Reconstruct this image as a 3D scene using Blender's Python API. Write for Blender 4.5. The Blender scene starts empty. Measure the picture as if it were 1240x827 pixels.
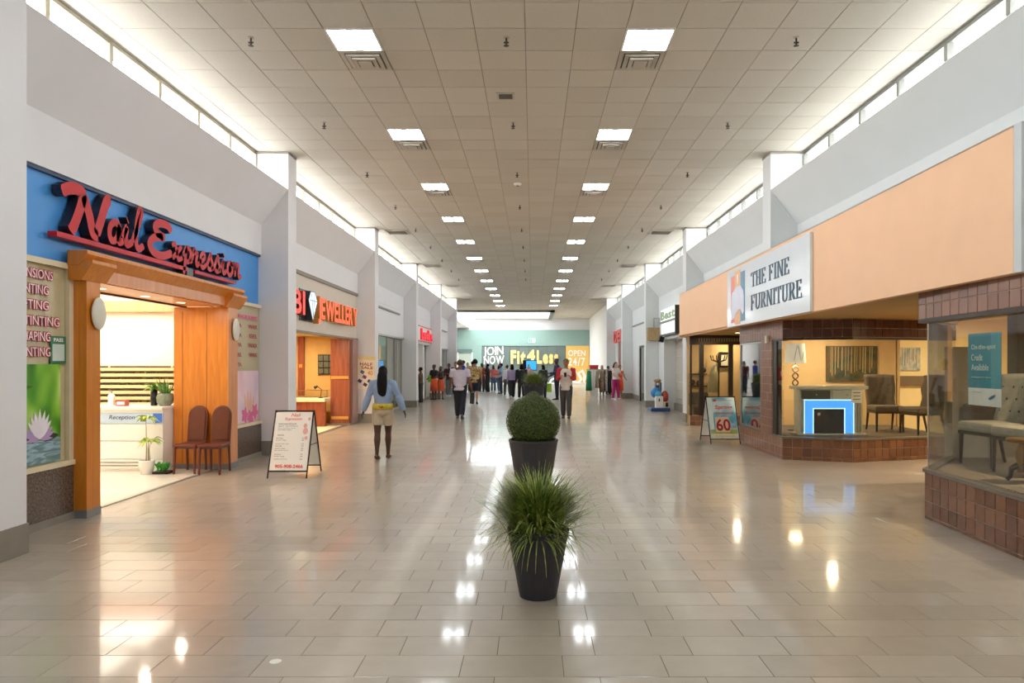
import bpy, bmesh, math, random
from mathutils import Vector, Matrix

random.seed(7)
SC = bpy.context.scene
COL = SC.collection
PI = math.pi

# ------------------------------------------------------------------ camera
H_EYE = 1.70
cam_d = bpy.data.cameras.new('camera')
cam_d.sensor_width = 36.0
cam_d.lens = 36.0 * 860.0 / 1240.0
cam_d.shift_x = -25.0 / 1240.0
cam_d.shift_y = 27.5 / 1240.0
cam_d.clip_start = 0.05
cam_d.clip_end = 300
cam = bpy.data.objects.new('camera', cam_d)
cam.location = (0, 0, H_EYE)
cam.rotation_euler = (PI / 2, 0, 0)
COL.objects.link(cam)
SC.camera = cam

# ------------------------------------------------------------------ world and exposure
world = bpy.data.worlds.new('sky')
world.use_nodes = True
SC.world = world
bg = world.node_tree.nodes['Background']
bg.inputs[0].default_value = (0.93, 0.97, 1.0, 1)
bg.inputs[1].default_value = 9.5
_nt = world.node_tree                      # bright overcast sky, clearer towards the left-hand side of the hall
_tc = _nt.nodes.new('ShaderNodeTexCoord')
_sx = _nt.nodes.new('ShaderNodeSeparateXYZ')
_mr = _nt.nodes.new('ShaderNodeMapRange')
_mr.inputs['From Min'].default_value = -1; _mr.inputs['From Max'].default_value = 1
_mr.inputs['To Min'].default_value = 11.5; _mr.inputs['To Max'].default_value = 5.0
_nt.links.new(_tc.outputs['Generated'], _sx.inputs[0])
_nt.links.new(_sx.outputs['X'], _mr.inputs[0])
_nt.links.new(_mr.outputs[0], bg.inputs[1])
SC.view_settings.view_transform = 'Standard'
SC.view_settings.look = 'None'
SC.view_settings.gamma = 1.0
SC.view_settings.use_curve_mapping = False
SC.view_settings.exposure = 1.05
LAMP = 17.0          # ceiling panels
SC.cycles.max_bounces = 10
SC.cycles.diffuse_bounces = 6
SC.cycles.glossy_bounces = 5
SC.cycles.transparent_max_bounces = 24
SC.cycles.use_denoising = True
SC.cycles.sample_clamp_indirect = 3.0
SC.cycles.caustics_reflective = False
SC.cycles.caustics_refractive = False

# ------------------------------------------------------------------ materials
def lin(h):
    h = h.lstrip('#')
    o = []
    for i in (0, 2, 4):
        c = int(h[i:i + 2], 16) / 255.0
        o.append(c / 12.92 if c <= 0.04045 else ((c + 0.055) / 1.055) ** 2.4)
    return (*o, 1.0)

MATS = {}
def new_mat(name):
    m = bpy.data.materials.new(name)
    m.use_nodes = True
    nt = m.node_tree
    b = nt.nodes['Principled BSDF']
    return m, nt, b

def M(name, hexc, rough=0.5, metal=0.0, var=0.05, scale=6.0, bump=0.0, bscale=40.0, spec=0.5, emit=0.0, stretch=None):
    if name in MATS:
        return MATS[name]
    m, nt, b = new_mat(name)
    c = lin(hexc)
    tc = nt.nodes.new('ShaderNodeTexCoord')
    src = tc.outputs['Object']
    if stretch:
        mp = nt.nodes.new('ShaderNodeMapping')
        mp.inputs['Scale'].default_value = stretch
        nt.links.new(src, mp.inputs[0]); src = mp.outputs[0]
    n = nt.nodes.new('ShaderNodeTexNoise')
    n.inputs['Scale'].default_value = scale
    n.inputs['Detail'].default_value = 3
    nt.links.new(src, n.inputs['Vector'])
    r = nt.nodes.new('ShaderNodeValToRGB')
    r.color_ramp.elements[0].position = 0.3
    r.color_ramp.elements[1].position = 0.7
    r.color_ramp.elements[0].color = (*[x * (1 - var) for x in c[:3]], 1)
    r.color_ramp.elements[1].color = (*[min(1, x * (1 + var)) for x in c[:3]], 1)
    nt.links.new(n.outputs['Fac'], r.inputs[0])
    nt.links.new(r.outputs[0], b.inputs['Base Color'])
    b.inputs['Roughness'].default_value = rough
    b.inputs['Metallic'].default_value = metal
    b.inputs['Specular IOR Level'].default_value = spec
    if bump:
        n2 = nt.nodes.new('ShaderNodeTexNoise')
        n2.inputs['Scale'].default_value = bscale
        nt.links.new(src, n2.inputs['Vector'])
        bp = nt.nodes.new('ShaderNodeBump')
        bp.inputs['Strength'].default_value = bump
        bp.inputs['Distance'].default_value = 0.01
        nt.links.new(n2.outputs['Fac'], bp.inputs['Height'])
        nt.links.new(bp.outputs[0], b.inputs['Normal'])
    if emit:
        nt.links.new(r.outputs[0], b.inputs['Emission Color'])
        b.inputs['Emission Strength'].default_value = emit
    MATS[name] = m
    return m

def tile_mat(name, c1, c2, rough, noise_scale=9.0, amount=0.06, bump=0.0, spec=0.5):
    """colour differs from piece to piece (object random for single pieces, island random in joined fields)"""
    m, nt, b = new_mat(name)
    oi = nt.nodes.new('ShaderNodeObjectInfo')
    ge = nt.nodes.new('ShaderNodeNewGeometry')
    add = nt.nodes.new('ShaderNodeMath'); add.operation = 'ADD'
    nt.links.new(oi.outputs['Random'], add.inputs[0])
    nt.links.new(ge.outputs['Random Per Island'], add.inputs[1])
    fr = nt.nodes.new('ShaderNodeMath'); fr.operation = 'FRACT'
    nt.links.new(add.outputs[0], fr.inputs[0])
    n = nt.nodes.new('ShaderNodeTexNoise')
    n.inputs['Scale'].default_value = noise_scale
    n.inputs['Detail'].default_value = 5
    nt.links.new(ge.outputs['Position'], n.inputs['Vector'])
    mul = nt.nodes.new('ShaderNodeMath'); mul.operation = 'MULTIPLY_ADD'
    mul.inputs[1].default_value = 0.45
    nt.links.new(fr.outputs[0], mul.inputs[0])
    m2 = nt.nodes.new('ShaderNodeMath'); m2.operation = 'MULTIPLY'
    m2.inputs[1].default_value = 0.55
    nt.links.new(n.outputs['Fac'], m2.inputs[0])
    nt.links.new(m2.outputs[0], mul.inputs[2])
    r = nt.nodes.new('ShaderNodeValToRGB')
    r.color_ramp.elements[0].position = 0.2
    r.color_ramp.elements[1].position = 0.8
    r.color_ramp.elements[0].color = lin(c1)
    r.color_ramp.elements[1].color = lin(c2)
    nt.links.new(mul.outputs[0], r.inputs[0])
    nt.links.new(r.outputs[0], b.inputs['Base Color'])
    b.inputs['Roughness'].default_value = rough
    b.inputs['Specular IOR Level'].default_value = spec
    if bump:
        bp = nt.nodes.new('ShaderNodeBump')
        bp.inputs['Strength'].default_value = bump
        bp.inputs['Distance'].default_value = 0.004
        nt.links.new(n.outputs['Fac'], bp.inputs['Height'])
        nt.links.new(bp.outputs[0], b.inputs['Normal'])
    MATS[name] = m
    return m

def ramp_mat(name, stops, kind='noise', scale=4.0, rough=0.5, distortion=0.0, stretch=(1, 1, 1), detail=4.0, emit=0.0, direction='X'):
    m, nt, b = new_mat(name)
    tc = nt.nodes.new('ShaderNodeTexCoord')
    mp = nt.nodes.new('ShaderNodeMapping')
    mp.inputs['Scale'].default_value = stretch
    nt.links.new(tc.outputs['Object'], mp.inputs[0])
    if kind == 'wave':
        t = nt.nodes.new('ShaderNodeTexWave')
        t.bands_direction = direction
        t.inputs['Scale'].default_value = scale
        t.inputs['Distortion'].default_value = distortion
        t.inputs['Detail'].default_value = detail
        out = t.outputs['Fac']
    elif kind == 'voronoi':
        t = nt.nodes.new('ShaderNodeTexVoronoi')
        t.inputs['Scale'].default_value = scale
        out = t.outputs['Distance']
    else:
        t = nt.nodes.new('ShaderNodeTexNoise')
        t.inputs['Scale'].default_value = scale
        t.inputs['Detail'].default_value = detail
        t.inputs['Distortion'].default_value = distortion
        out = t.outputs['Fac']
    nt.links.new(mp.outputs[0], t.inputs['Vector'])
    r = nt.nodes.new('ShaderNodeValToRGB')
    els = r.color_ramp.elements
    els[0].position, els[0].color = stops[0][0], lin(stops[0][1])
    els[1].position, els[1].color = stops[-1][0], lin(stops[-1][1])
    for p, c in stops[1:-1]:
        e = els.new(p); e.color = lin(c)
    nt.links.new(out, r.inputs[0])
    nt.links.new(r.outputs[0], b.inputs['Base Color'])
    b.inputs['Roughness'].default_value = rough
    if emit:
        nt.links.new(r.outputs[0], b.inputs['Emission Color'])
        b.inputs['Emission Strength'].default_value = emit
    MATS[name] = m
    return m

def glass_mat(name, tint='#F4FAF8', ior=1.45, gloss=1.0, boost=0.0):
    m = bpy.data.materials.new(name)
    m.use_nodes = True
    nt = m.node_tree
    nt.nodes.clear()
    out = nt.nodes.new('ShaderNodeOutputMaterial')
    tr = nt.nodes.new('ShaderNodeBsdfTransparent'); tr.inputs[0].default_value = lin(tint)
    gl = nt.nodes.new('ShaderNodeBsdfGlossy'); gl.inputs['Roughness'].default_value = 0.02
    gl.inputs[0].default_value = (gloss, gloss, gloss, 1)
    lw = nt.nodes.new('ShaderNodeLayerWeight'); lw.inputs[0].default_value = 0.5
    pw = nt.nodes.new('ShaderNodeMath'); pw.operation = 'POWER'; pw.inputs[1].default_value = 5.0
    nt.links.new(lw.outputs['Facing'], pw.inputs[0])
    f0 = ((ior - 1) / (ior + 1)) ** 2
    fr = nt.nodes.new('ShaderNodeMath'); fr.operation = 'MULTIPLY_ADD'
    fr.inputs[1].default_value = 1 - f0; fr.inputs[2].default_value = f0
    nt.links.new(pw.outputs[0], fr.inputs[0])
    n = nt.nodes.new('ShaderNodeTexNoise'); n.inputs['Scale'].default_value = 1.2
    bp = nt.nodes.new('ShaderNodeBump'); bp.inputs['Strength'].default_value = 0.02
    nt.links.new(n.outputs['Fac'], bp.inputs['Height'])
    nt.links.new(bp.outputs[0], gl.inputs['Normal'])
    ad = nt.nodes.new('ShaderNodeMath'); ad.operation = 'ADD'; ad.use_clamp = True
    ad.inputs[1].default_value = boost
    nt.links.new(fr.outputs[0], ad.inputs[0])
    mx = nt.nodes.new('ShaderNodeMixShader')
    nt.links.new(ad.outputs[0], mx.inputs[0])
    nt.links.new(tr.outputs[0], mx.inputs[1])
    nt.links.new(gl.outputs[0], mx.inputs[2])
    nt.links.new(mx.outputs[0], out.inputs[0])
    MATS[name] = m
    return m

def emit_mat(name, hexc, strength, lamp=False):
    m = bpy.data.materials.new(name)
    m.cycles.emission_sampling = 'FRONT' if lamp else 'NONE'
    m.use_nodes = True
    nt = m.node_tree
    b = nt.nodes['Principled BSDF']
    b.inputs['Base Color'].default_value = lin(hexc)
    b.inputs['Emission Color'].default_value = lin(hexc)
    n = nt.nodes.new('ShaderNodeTexNoise'); n.inputs['Scale'].default_value = 30
    mr = nt.nodes.new('ShaderNodeMapRange')
    mr.inputs['To Min'].default_value = strength * 0.92
    mr.inputs['To Max'].default_value = strength * 1.08
    nt.links.new(n.outputs['Fac'], mr.inputs[0])
    nt.links.new(mr.outputs[0], b.inputs['Emission Strength'])
    MATS[name] = m
    return m

W_WALL = M('wall paint', '#E4E2E4', 0.75, var=0.015, scale=2, bump=0.03, bscale=120)
W_WALL_R = M('wall paint cool light', '#DEE2E2', 0.75, var=0.015, scale=2, bump=0.03, bscale=120)  # same white paint, the cooler light of this side put into its colour
BASEBD = M('vinyl base', '#8A8378', 0.45, var=0.06)
CEIL_T = tile_mat('ceiling tile', '#C4BDB0', '#CFC9BD', 0.85, noise_scale=30, bump=0.15)
CEIL_G = M('ceiling grid', '#8F887B', 0.6, var=0.03)
FLOOR_T = tile_mat('floor tile', '#AA9F8F', '#BCB2A3', 0.32, noise_scale=7, spec=0.5)
_b = FLOOR_T.node_tree.nodes['Principled BSDF']      # a satin body under a thin polish
_b.inputs['Coat Weight'].default_value = 0.6
_b.inputs['Coat Roughness'].default_value = 0.075
GROUT = M('floor grout', '#6E6355', 0.8, var=0.08)
ALU_L = M('window frame beige', '#A59C86', 0.4, 0.2, var=0.03)
ALU_R = M('window frame grey', '#84857F', 0.4, 0.2, var=0.03)
GLASS = glass_mat('clear glass', '#FAFAF6')
GLASS_SHOW = glass_mat('showcase glass', '#F2F3EE', 1.5)
GLASS_WIN = glass_mat('clerestory glass', '#FFFFFF', 1.3)
GLASS_MIR = glass_mat('reflective glass', '#B4BCB8', 1.5, 0.85, boost=0.4)
BLUE = M('blue fascia', '#4A95DC', 0.45, var=0.03)
RED_SIGN = M('red acrylic', '#C01A22', 0.4, var=0.05, spec=0.3)
DARK_RET = M('sign return dark', '#27242E', 0.3, var=0.05)
WOOD = ramp_mat('orange wood', [(0.25, '#C0701F'), (0.5, '#CC7B26'), (0.75, '#D68A33')], 'noise', 3.0, 0.32, 0.6, (6, 6, 0.6), 5)
WOOD_PALE = ramp_mat('pale cherry wood', [(0.25, '#CE8757'), (0.5, '#D59263'), (0.75, '#DC9D70')], 'noise', 3.0, 0.35, 0.6, (6, 6, 0.6), 5)
GRANITE = ramp_mat('brown granite', [(0.3, '#3D322B'), (0.5, '#5C4D42'), (0.62, '#74645A'), (0.8, '#8A7A6D')], 'noise', 45.0, 0.2, 0.3, (1, 1, 1), 6)
CREAM = M('cream film', '#E3D4B4', 0.5, var=0.03)
WHITE_G = M('white gloss', '#F2F0EC', 0.25, var=0.02)
WHITE_M = M('white matt', '#F0EEEA', 0.7, var=0.02)
BLACK = M('black metal', '#1B1A1A', 0.4, 0.3, var=0.1)
CHROME = M('brushed metal', '#B9B7B0', 0.3, 0.9, var=0.04)
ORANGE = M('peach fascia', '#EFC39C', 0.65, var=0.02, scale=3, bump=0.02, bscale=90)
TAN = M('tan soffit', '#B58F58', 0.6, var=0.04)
GREYEND = M('grey end panel', '#C9CFD0', 0.6, var=0.02)
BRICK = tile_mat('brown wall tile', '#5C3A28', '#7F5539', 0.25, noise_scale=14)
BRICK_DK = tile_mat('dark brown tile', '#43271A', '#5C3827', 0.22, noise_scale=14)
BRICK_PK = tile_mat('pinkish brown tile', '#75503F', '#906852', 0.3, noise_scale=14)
TGROUT = M('tile grout', '#B9A48C', 0.8, var=0.05)
BRONZE = M('dark bronze frame', '#3A322A', 0.35, 0.5, var=0.05)
YELLOW = M('warm yellow wall', '#D9B683', 0.7, var=0.03)
TEAL = M('teal wall', '#87A39B', 0.6, var=0.02)

# ------------------------------------------------------------------ mesh building
class MB:
    def __init__(self):
        self.v = []; self.f = []; self.mi = []
    def _add(self, vs, fs, mi=0):
        o = len(self.v)
        self.v.extend([tuple(p) for p in vs])
        self.f.extend([tuple(i + o for i in f) for f in fs])
        self.mi.extend([mi] * len(fs))
        return self
    def box(self, x0, x1, y0, y1, z0, z1, mi=0):
        x0, x1 = min(x0, x1), max(x0, x1); y0, y1 = min(y0, y1), max(y0, y1); z0, z1 = min(z0, z1), max(z0, z1)
        vs = [(x0, y0, z0), (x1, y0, z0), (x1, y1, z0), (x0, y1, z0), (x0, y0, z1), (x1, y0, z1), (x1, y1, z1), (x0, y1, z1)]
        return self._add(vs, [(3, 2, 1, 0), (4, 5, 6, 7), (0, 1, 5, 4), (1, 2, 6, 5), (2, 3, 7, 6), (3, 0, 4, 7)], mi)
    def obox(self, c, sx, sy, sz, rot=(0, 0, 0), mi=0):
        R = Matrix.Rotation(rot[2], 3, 'Z') @ Matrix.Rotation(rot[1], 3, 'Y') @ Matrix.Rotation(rot[0], 3, 'X')
        c = Vector(c)
        vs = []
        for dz in (-1, 1):
            for dx, dy in ((-1, -1), (1, -1), (1, 1), (-1, 1)):
                vs.append(c + R @ Vector((dx * sx / 2, dy * sy / 2, dz * sz / 2)))
        return self._add(vs, [(3, 2, 1, 0), (4, 5, 6, 7), (0, 1, 5, 4), (1, 2, 6, 5), (2, 3, 7, 6), (3, 0, 4, 7)], mi)
    def prism(self, pts, a, b, axis='z', mi=0):
        """polygon of 2D points extruded between a and b along axis (z: pts=(x,y); y: pts=(x,z); x: pts=(y,z))"""
        def P(p, t):
            return (p[0], p[1], t) if axis == 'z' else ((p[0], t, p[1]) if axis == 'y' else (t, p[0], p[1]))
        n = len(pts)
        vs = [P(p, a) for p in pts] + [P(p, b) for p in pts]
        fs = [tuple(range(n))[::-1], tuple(range(n, 2 * n))]
        for i in range(n):
            j = (i + 1) % n
            fs.append((i, j, n + j, n + i))
        return self._add(vs, fs, mi)
    def plate(self, pts3, n, t, mi=0):
        """a 3D polygon pushed along n by thickness t"""
        n = Vector(n); k = len(pts3)
        vs = [Vector(p) for p in pts3] + [Vector(p) + n * t for p in pts3]
        fs = [tuple(range(k))[::-1], tuple(range(k, 2 * k))]
        for i in range(k):
            j = (i + 1) % k
            fs.append((i, j, k + j, k + i))
        return self._add(vs, fs, mi)
    def lathe(self, prof, c=(0, 0, 0), seg=24, mi=0, cap=True):
        vs = []; fs = []
        for r, z in prof:
            for i in range(seg):
                a = 2 * PI * i / seg
                vs.append((c[0] + r * math.cos(a), c[1] + r * math.sin(a), c[2] + z))
        for k in range(len(prof) - 1):
            for i in range(seg):
                j = (i + 1) % seg
                fs.append((k * seg + i, k * seg + j, (k + 1) * seg + j, (k + 1) * seg + i))
        if cap:
            fs.append(tuple(range(seg))[::-1])
            fs.append(tuple((len(prof) - 1) * seg + i for i in range(seg)))
        return self._add(vs, fs, mi)
    def tube(self, pts, rad, seg=10, ref=(1, 0, 0), mi=0):
        pts = [Vector(p) for p in pts]
        vs = []; fs = []
        n = len(pts)
        for k, p in enumerate(pts):
            t = (pts[min(k + 1, n - 1)] - pts[max(k - 1, 0)])
            t = t.normalized() if t.length > 1e-9 else Vector((0, 0, 1))
            u = Vector(ref) - Vector(ref).dot(t) * t
            if u.length < 1e-3:
                u = Vector((0, 1, 0.01)) - Vector((0, 1, 0.01)).dot(t) * t
            u.normalize()
            w = t.cross(u)
            r = rad[k] if isinstance(rad, (list, tuple)) else rad
            a, b = r if isinstance(r, (list, tuple)) else (r, r)
            for i in range(seg):
                th = 2 * PI * i / seg
                vs.append(p + u * (a * math.cos(th)) + w * (b * math.sin(th)))
        for k in range(n - 1):
            for i in range(seg):
                j = (i + 1) % seg
                fs.append((k * seg + i, k * seg + j, (k + 1) * seg + j, (k + 1) * seg + i))
        fs.append(tuple(range(seg))[::-1])
        fs.append(tuple((n - 1) * seg + i for i in range(seg)))
        return self._add(vs, fs, mi)
    def cyl(self, p0, p1, r0, r1=None, seg=12, mi=0):
        return self.tube([p0, p1], [r0, r0 if r1 is None else r1], seg, mi=mi)
    def ball(self, c, r, seg=14, rings=9, mi=0, keep=None):
        rx, ry, rz = r if isinstance(r, (list, tuple)) else (r, r, r)
        vs = [(c[0], c[1], c[2] - rz)]
        for k in range(1, rings):
            a = -PI / 2 + PI * k / rings
            for i in range(seg):
                t = 2 * PI * i / seg
                vs.append((c[0] + rx * math.cos(a) * math.cos(t), c[1] + ry * math.cos(a) * math.sin(t), c[2] + rz * math.sin(a)))
        vs.append((c[0], c[1], c[2] + rz))
        fs = []
        for i in range(seg):
            j = (i + 1) % seg
            fs.append((0, 1 + j, 1 + i))
            for k in range(rings - 2):
                fs.append((1 + k * seg + i, 1 + k * seg + j, 1 + (k + 1) * seg + j, 1 + (k + 1) * seg + i))
            fs.append((1 + (rings - 2) * seg + i, 1 + (rings - 2) * seg + j, len(vs) - 1))
        if keep:
            fs = [f for f in fs if keep(sum((Vector(vs[i]) for i in f), Vector()) / len(f))]
        return self._add(vs, fs, mi)
    def ribbon(self, pts, w, basis, d0, d1, closed=False, round_end=True):
        """a brush stroke: 2D path of width w on the plane basis=(origin,right,up,normal), from depth d0 to d1; face slot 0, sides slot 1"""
        O, R, U, N = [Vector(b) for b in basis]
        P = [Vector((p[0], p[1])) for p in pts]
        n = len(P)
        L = []; Rr = []
        for i in range(n):
            a = P[max(i - 1, 0)]; b = P[min(i + 1, n - 1)]
            t = (b - a); t = t.normalized() if t.length > 1e-9 else Vector((1, 0))
            nn = Vector((-t.y, t.x))
            ww = w[i] if isinstance(w, (list, tuple)) else w
            if round_end and i in (0, n - 1):
                ww *= 0.55
            L.append(P[i] + nn * ww / 2); Rr.append(P[i] - nn * ww / 2)
        def W(p, d):
            return O + R * p.x + U * p.y + N * d
        vs = [W(p, d1) for p in L] + [W(p, d1) for p in Rr] + [W(p, d0) for p in L] + [W(p, d0) for p in Rr]
        ff = []; sf = []
        for i in range(n - 1):
            ff.append((i, n + i, n + i + 1, i + 1))
            sf.append((i, i + 1, 2 * n + i + 1, 2 * n + i))
            sf.append((n + i, 3 * n + i, 3 * n + i + 1, n + i + 1))
        sf.append((0, 2 * n, 3 * n, n)); sf.append((n - 1, 2 * n - 1, 4 * n - 1, 3 * n - 1))
        o = len(self.v)
        self.v.extend([tuple(p) for p in vs])
        for f in ff:
            self.f.append(tuple(i + o for i in f)); self.mi.append(0)
        for f in sf:
            self.f.append(tuple(i + o for i in f)); self.mi.append(1)
        return self
    def move(self, mat):
        self.v = [tuple(mat @ Vector(p)) for p in self.v]
        return self

def wloc(o):
    t = Vector((0, 0, 0))
    while o is not None:
        t += o.location; o = o.parent
    return t

def link_mesh(name, me, mat, parent=None):
    o = bpy.data.objects.new(name, me)
    if mat is not None:
        for m in (mat if isinstance(mat, (list, tuple)) else [mat]):
            me.materials.append(m)
    COL.objects.link(o)
    if parent is not None:
        o.parent = parent
    return o

def ob(name, mb, mat, parent=None, smooth=False, bevel=0.0, sub=0, kind=None, label=None):
    """link a mesh written in world coordinates as ONE object under parent (whose chain is unrotated while building)"""
    off = wloc(parent) if parent is not None else Vector((0, 0, 0))
    me = bpy.data.meshes.new(name)
    me.from_pydata([tuple(Vector(p) - off) for p in mb.v], [], mb.f)
    if any(mb.mi):
        me.polygons.foreach_set('material_index', mb.mi)
    if smooth:
        me.polygons.foreach_set('use_smooth', [True] * len(me.polygons))
    me.update()
    o = link_mesh(name, me, mat, parent)
    if bevel:
        b = o.modifiers.new('bevel', 'BEVEL'); b.width = bevel; b.segments = 2; b.limit_method = 'ANGLE'
    if sub:
        s = o.modifiers.new('subdivision', 'SUBSURF'); s.levels = sub; s.render_levels = sub
    if kind: o['kind'] = kind
    if label: o['label'] = label
    return o

def tag(o, label=None, cat=None, group=None, kind=None):
    if label: o['label'] = label
    if cat: o['category'] = cat
    if group: o['group'] = group
    if kind: o['kind'] = kind
    return o

def thing(name, label, cat, loc=(0, 0, 0), group=None, kind=None):
    o = bpy.data.objects.new(name, None)
    o.empty_display_size = 0.1
    COL.objects.link(o)
    o.location = loc
    return tag(o, label, cat, group, kind)

KIDS = {}
def kids_of(o):
    return [c for c in bpy.data.objects if c.parent == o]

def dup(root, loc, rotz, label=None, group=None):
    r = root.copy(); COL.objects.link(r)
    r.location = loc; r.rotation_euler = (0, 0, rotz)
    if label: r['label'] = label
    if group: r['group'] = group
    def rec(src, dst):
        for ch in kids_of(src):
            c = ch.copy(); COL.objects.link(c); c.parent = dst
            rec(ch, c)
    rec(root, r)
    return r

# ------------------------------------------------------------------ lettering
def text_mesh(s, bold=0.0, extrude=0.0):
    cu = bpy.data.curves.new('t', 'FONT')
    cu.body = s
    cu.offset = bold
    cu.extrude = extrude
    cu.resolution_u = 3
    o = bpy.data.objects.new('t', cu)
    COL.objects.link(o)
    me = bpy.data.meshes.new_from_object(o)
    bpy.data.objects.remove(o)
    bpy.data.curves.remove(cu)
    return me

def lettering(name, s, mat, parent, origin, right, up, width=None, height=None, depth=0.004, bold=0.0, shear=0.0, d0=0.0):
    """text set on the plane origin/right/up so that its box is width x height; depth along the normal"""
    me = text_mesh(s, bold, 0.5)
    xs = [v.co.x for v in me.vertices]; ys = [v.co.y for v in me.vertices]
    x0, x1, y0, y1 = min(xs), max(xs), min(ys), max(ys)
    sx = width / (x1 - x0) if width else None
    sy = height / (y1 - y0) if height else None
    sx = sx or sy; sy = sy or sx
    R, U = Vector(right).normalized(), Vector(up).normalized()
    N = R.cross(U)
    off = wloc(parent) if parent is not None else Vector((0, 0, 0))
    O = Vector(origin) - off
    for v in me.vertices:
        x = (v.co.x - x0) * sx; y = (v.co.y - y0) * sy
        v.co = O + R * (x + shear * y) + U * y + N * (d0 + (v.co.z + 0.5) * depth)
    me.name = name
    if isinstance(mat, (list, tuple)):
        me.update()
        for p in me.polygons:
            p.material_index = 0 if p.normal.dot(N) > 0.7 else 1
    return link_mesh(name, me, mat, parent)

def letters(name, s, mat, parent, origin, right, up, width, height, depth, gap=0.16, bold=0.0, d0=0.0):
    """raised letters, every letter an object of its own"""
    R = Vector(right).normalized()
    meas = []
    for ch in s:
        if ch == ' ':
            meas.append(None); continue
        me = text_mesh(ch, bold, 0.0)
        xs = [v.co.x for v in me.vertices]; ys = [v.co.y for v in me.vertices]
        meas.append((min(xs), max(xs), min(ys), max(ys)))
        bpy.data.meshes.remove(me)
    top = max(m[3] for m in meas if m)
    ws = [(m[1] - m[0]) if m else 0.35 for m in meas]
    g = gap * 0.5
    tot = sum(ws) + g * (len(ws) - 1)
    k = width / tot
    hk = height / top
    x = 0.0
    out = []
    for ch, m, w in zip(s, meas, ws):
        if m:
            lo = m[2] * hk
            o = lettering(name, ch, mat, parent, Vector(origin) + R * x * k + Vector(up).normalized() * max(lo, -0.3 * height), right, up, w * k, (m[3] - m[2]) * hk, depth, bold, d0=d0)
            out.append(o)
        x += w + g
    return out

LW = ((0, 1, 0), (0, 0, 1))      # reading directions on the left wall
RW = ((0, -1, 0), (0, 0, 1))     # on the right wall
FW = ((1, 0, 0), (0, 0, 1))      # on surfaces that face the camera

# ================================================================== SETTING
NEAR = [-8.65, -1.35, 5.95, 13.25, 20.55, 27.85, 35.15, 42.45]     # near faces of the columns
CD = 0.45
ZC = 5.67
def S(name, mb, mat, label, cat, parent=None, **k):
    o = ob(name, mb, mat, parent, **k)
    if parent is None:
        tag(o, label, cat, kind='structure')
    return o
ORD = ['first', 'second', 'third', 'fourth', 'fifth', 'sixth', 'seventh', 'eighth', 'ninth', 'tenth', 'eleventh', 'twelfth', 'thirteenth', 'fourteenth']

# ---- floor: grout bed with a running bond of tiles
TW, TD = 0.573, 0.2868
floor = S('floor', MB().box(-14, 13, -9.2, 66, -0.12, -0.003), GROUT, 'polished beige tile floor of the mall hall', 'floor')
def tile_box(w, d, h, ch=0.0012):
    mb = MB()
    a, b = w / 2, d / 2
    mb._add([(-a, -b, -h), (a, -b, -h), (a, b, -h), (-a, b, -h),
             (-a, -b, -ch), (a, -b, -ch), (a, b, -ch), (-a, b, -ch),
             (-a + ch, -b + ch, 0), (a - ch, -b + ch, 0), (a - ch, b - ch, 0), (-a + ch, b - ch, 0)],
            [(8, 9, 10, 11), (4, 5, 9, 8), (5, 6, 10, 9), (6, 7, 11, 10), (7, 4, 8, 11),
             (0, 1, 5, 4), (1, 2, 6, 5), (2, 3, 7, 6), (3, 0, 4, 7)])
    return mb
GAP = 0.004
cells = []
k0 = int((-9.0 - 3.861) / TD)
for k in range(k0, int((62 - 3.861) / TD) + 1):
    y0 = 3.861 + (k) * TD
    off = 0.744 if k % 2 == 0 else 0.938
    xr = 7.4 if 5.5 < y0 < 21 else (5.3 if y0 < 43 else 4.9)
    xl = -5.12 if y0 < 42.8 else -6.6
    i0 = math.floor((xl - off) / TW)
    for i in range(i0, 60):
        a = max(off + i * TW, xl); b = min(off + (i + 1) * TW, xr)
        if b - a < 0.03:
            if off + i * TW > xr: break
            continue
        cells.append((a, b, y0, min(y0 + TD, 61.95)))
def seen(c):
    x = (c[0] + c[1]) / 2; y = (c[2] + c[3]) / 2
    return y > 3.65 and -0.76 * y < x + TW / 2 and x - TW / 2 < 0.7 * y and x < 4.9
vis = sorted([c for c in cells if seen(c)], key=lambda c: (c[2], abs(c[0])))[:300]
vset = set(vis)
tm = {}
for c in vis:
    key = (round(c[1] - c[0], 3))
    if key not in tm:
        mb = tile_box(c[1] - c[0] - GAP, TD - GAP, 0.01)
        me = bpy.data.meshes.new('floor_tile'); me.from_pydata(mb.v, [], mb.f); me.materials.append(FLOOR_T)
        tm[key] = me
    o = bpy.data.objects.new('floor_tile', tm[key]); COL.objects.link(o); o.parent = floor
    o.location = ((c[0] + c[1]) / 2, (c[2] + c[3]) / 2, random.uniform(-0.0006, 0.0))
    o.rotation_euler = (random.gauss(0, 0.0011), random.gauss(0, 0.0007), 0)
mb = MB()
for c in cells:
    if c in vset: continue
    w, d = c[1] - c[0] - GAP, c[3] - c[2] - GAP
    if w < 0.02 or d < 0.02: continue
    t = tile_box(w, d, 0.01)
    R = Matrix.Rotation(random.gauss(0, 0.0010), 4, 'X') @ Matrix.Rotation(random.gauss(0, 0.0006), 4, 'Y')
    t.move(Matrix.Translation(((c[0] + c[1]) / 2, (c[2] + c[3]) / 2, random.uniform(-0.0006, 0))) @ R)
    mb._add(t.v, t.f)
ob('far_floor_tile', mb, FLOOR_T, floor, kind='stuff')

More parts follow.
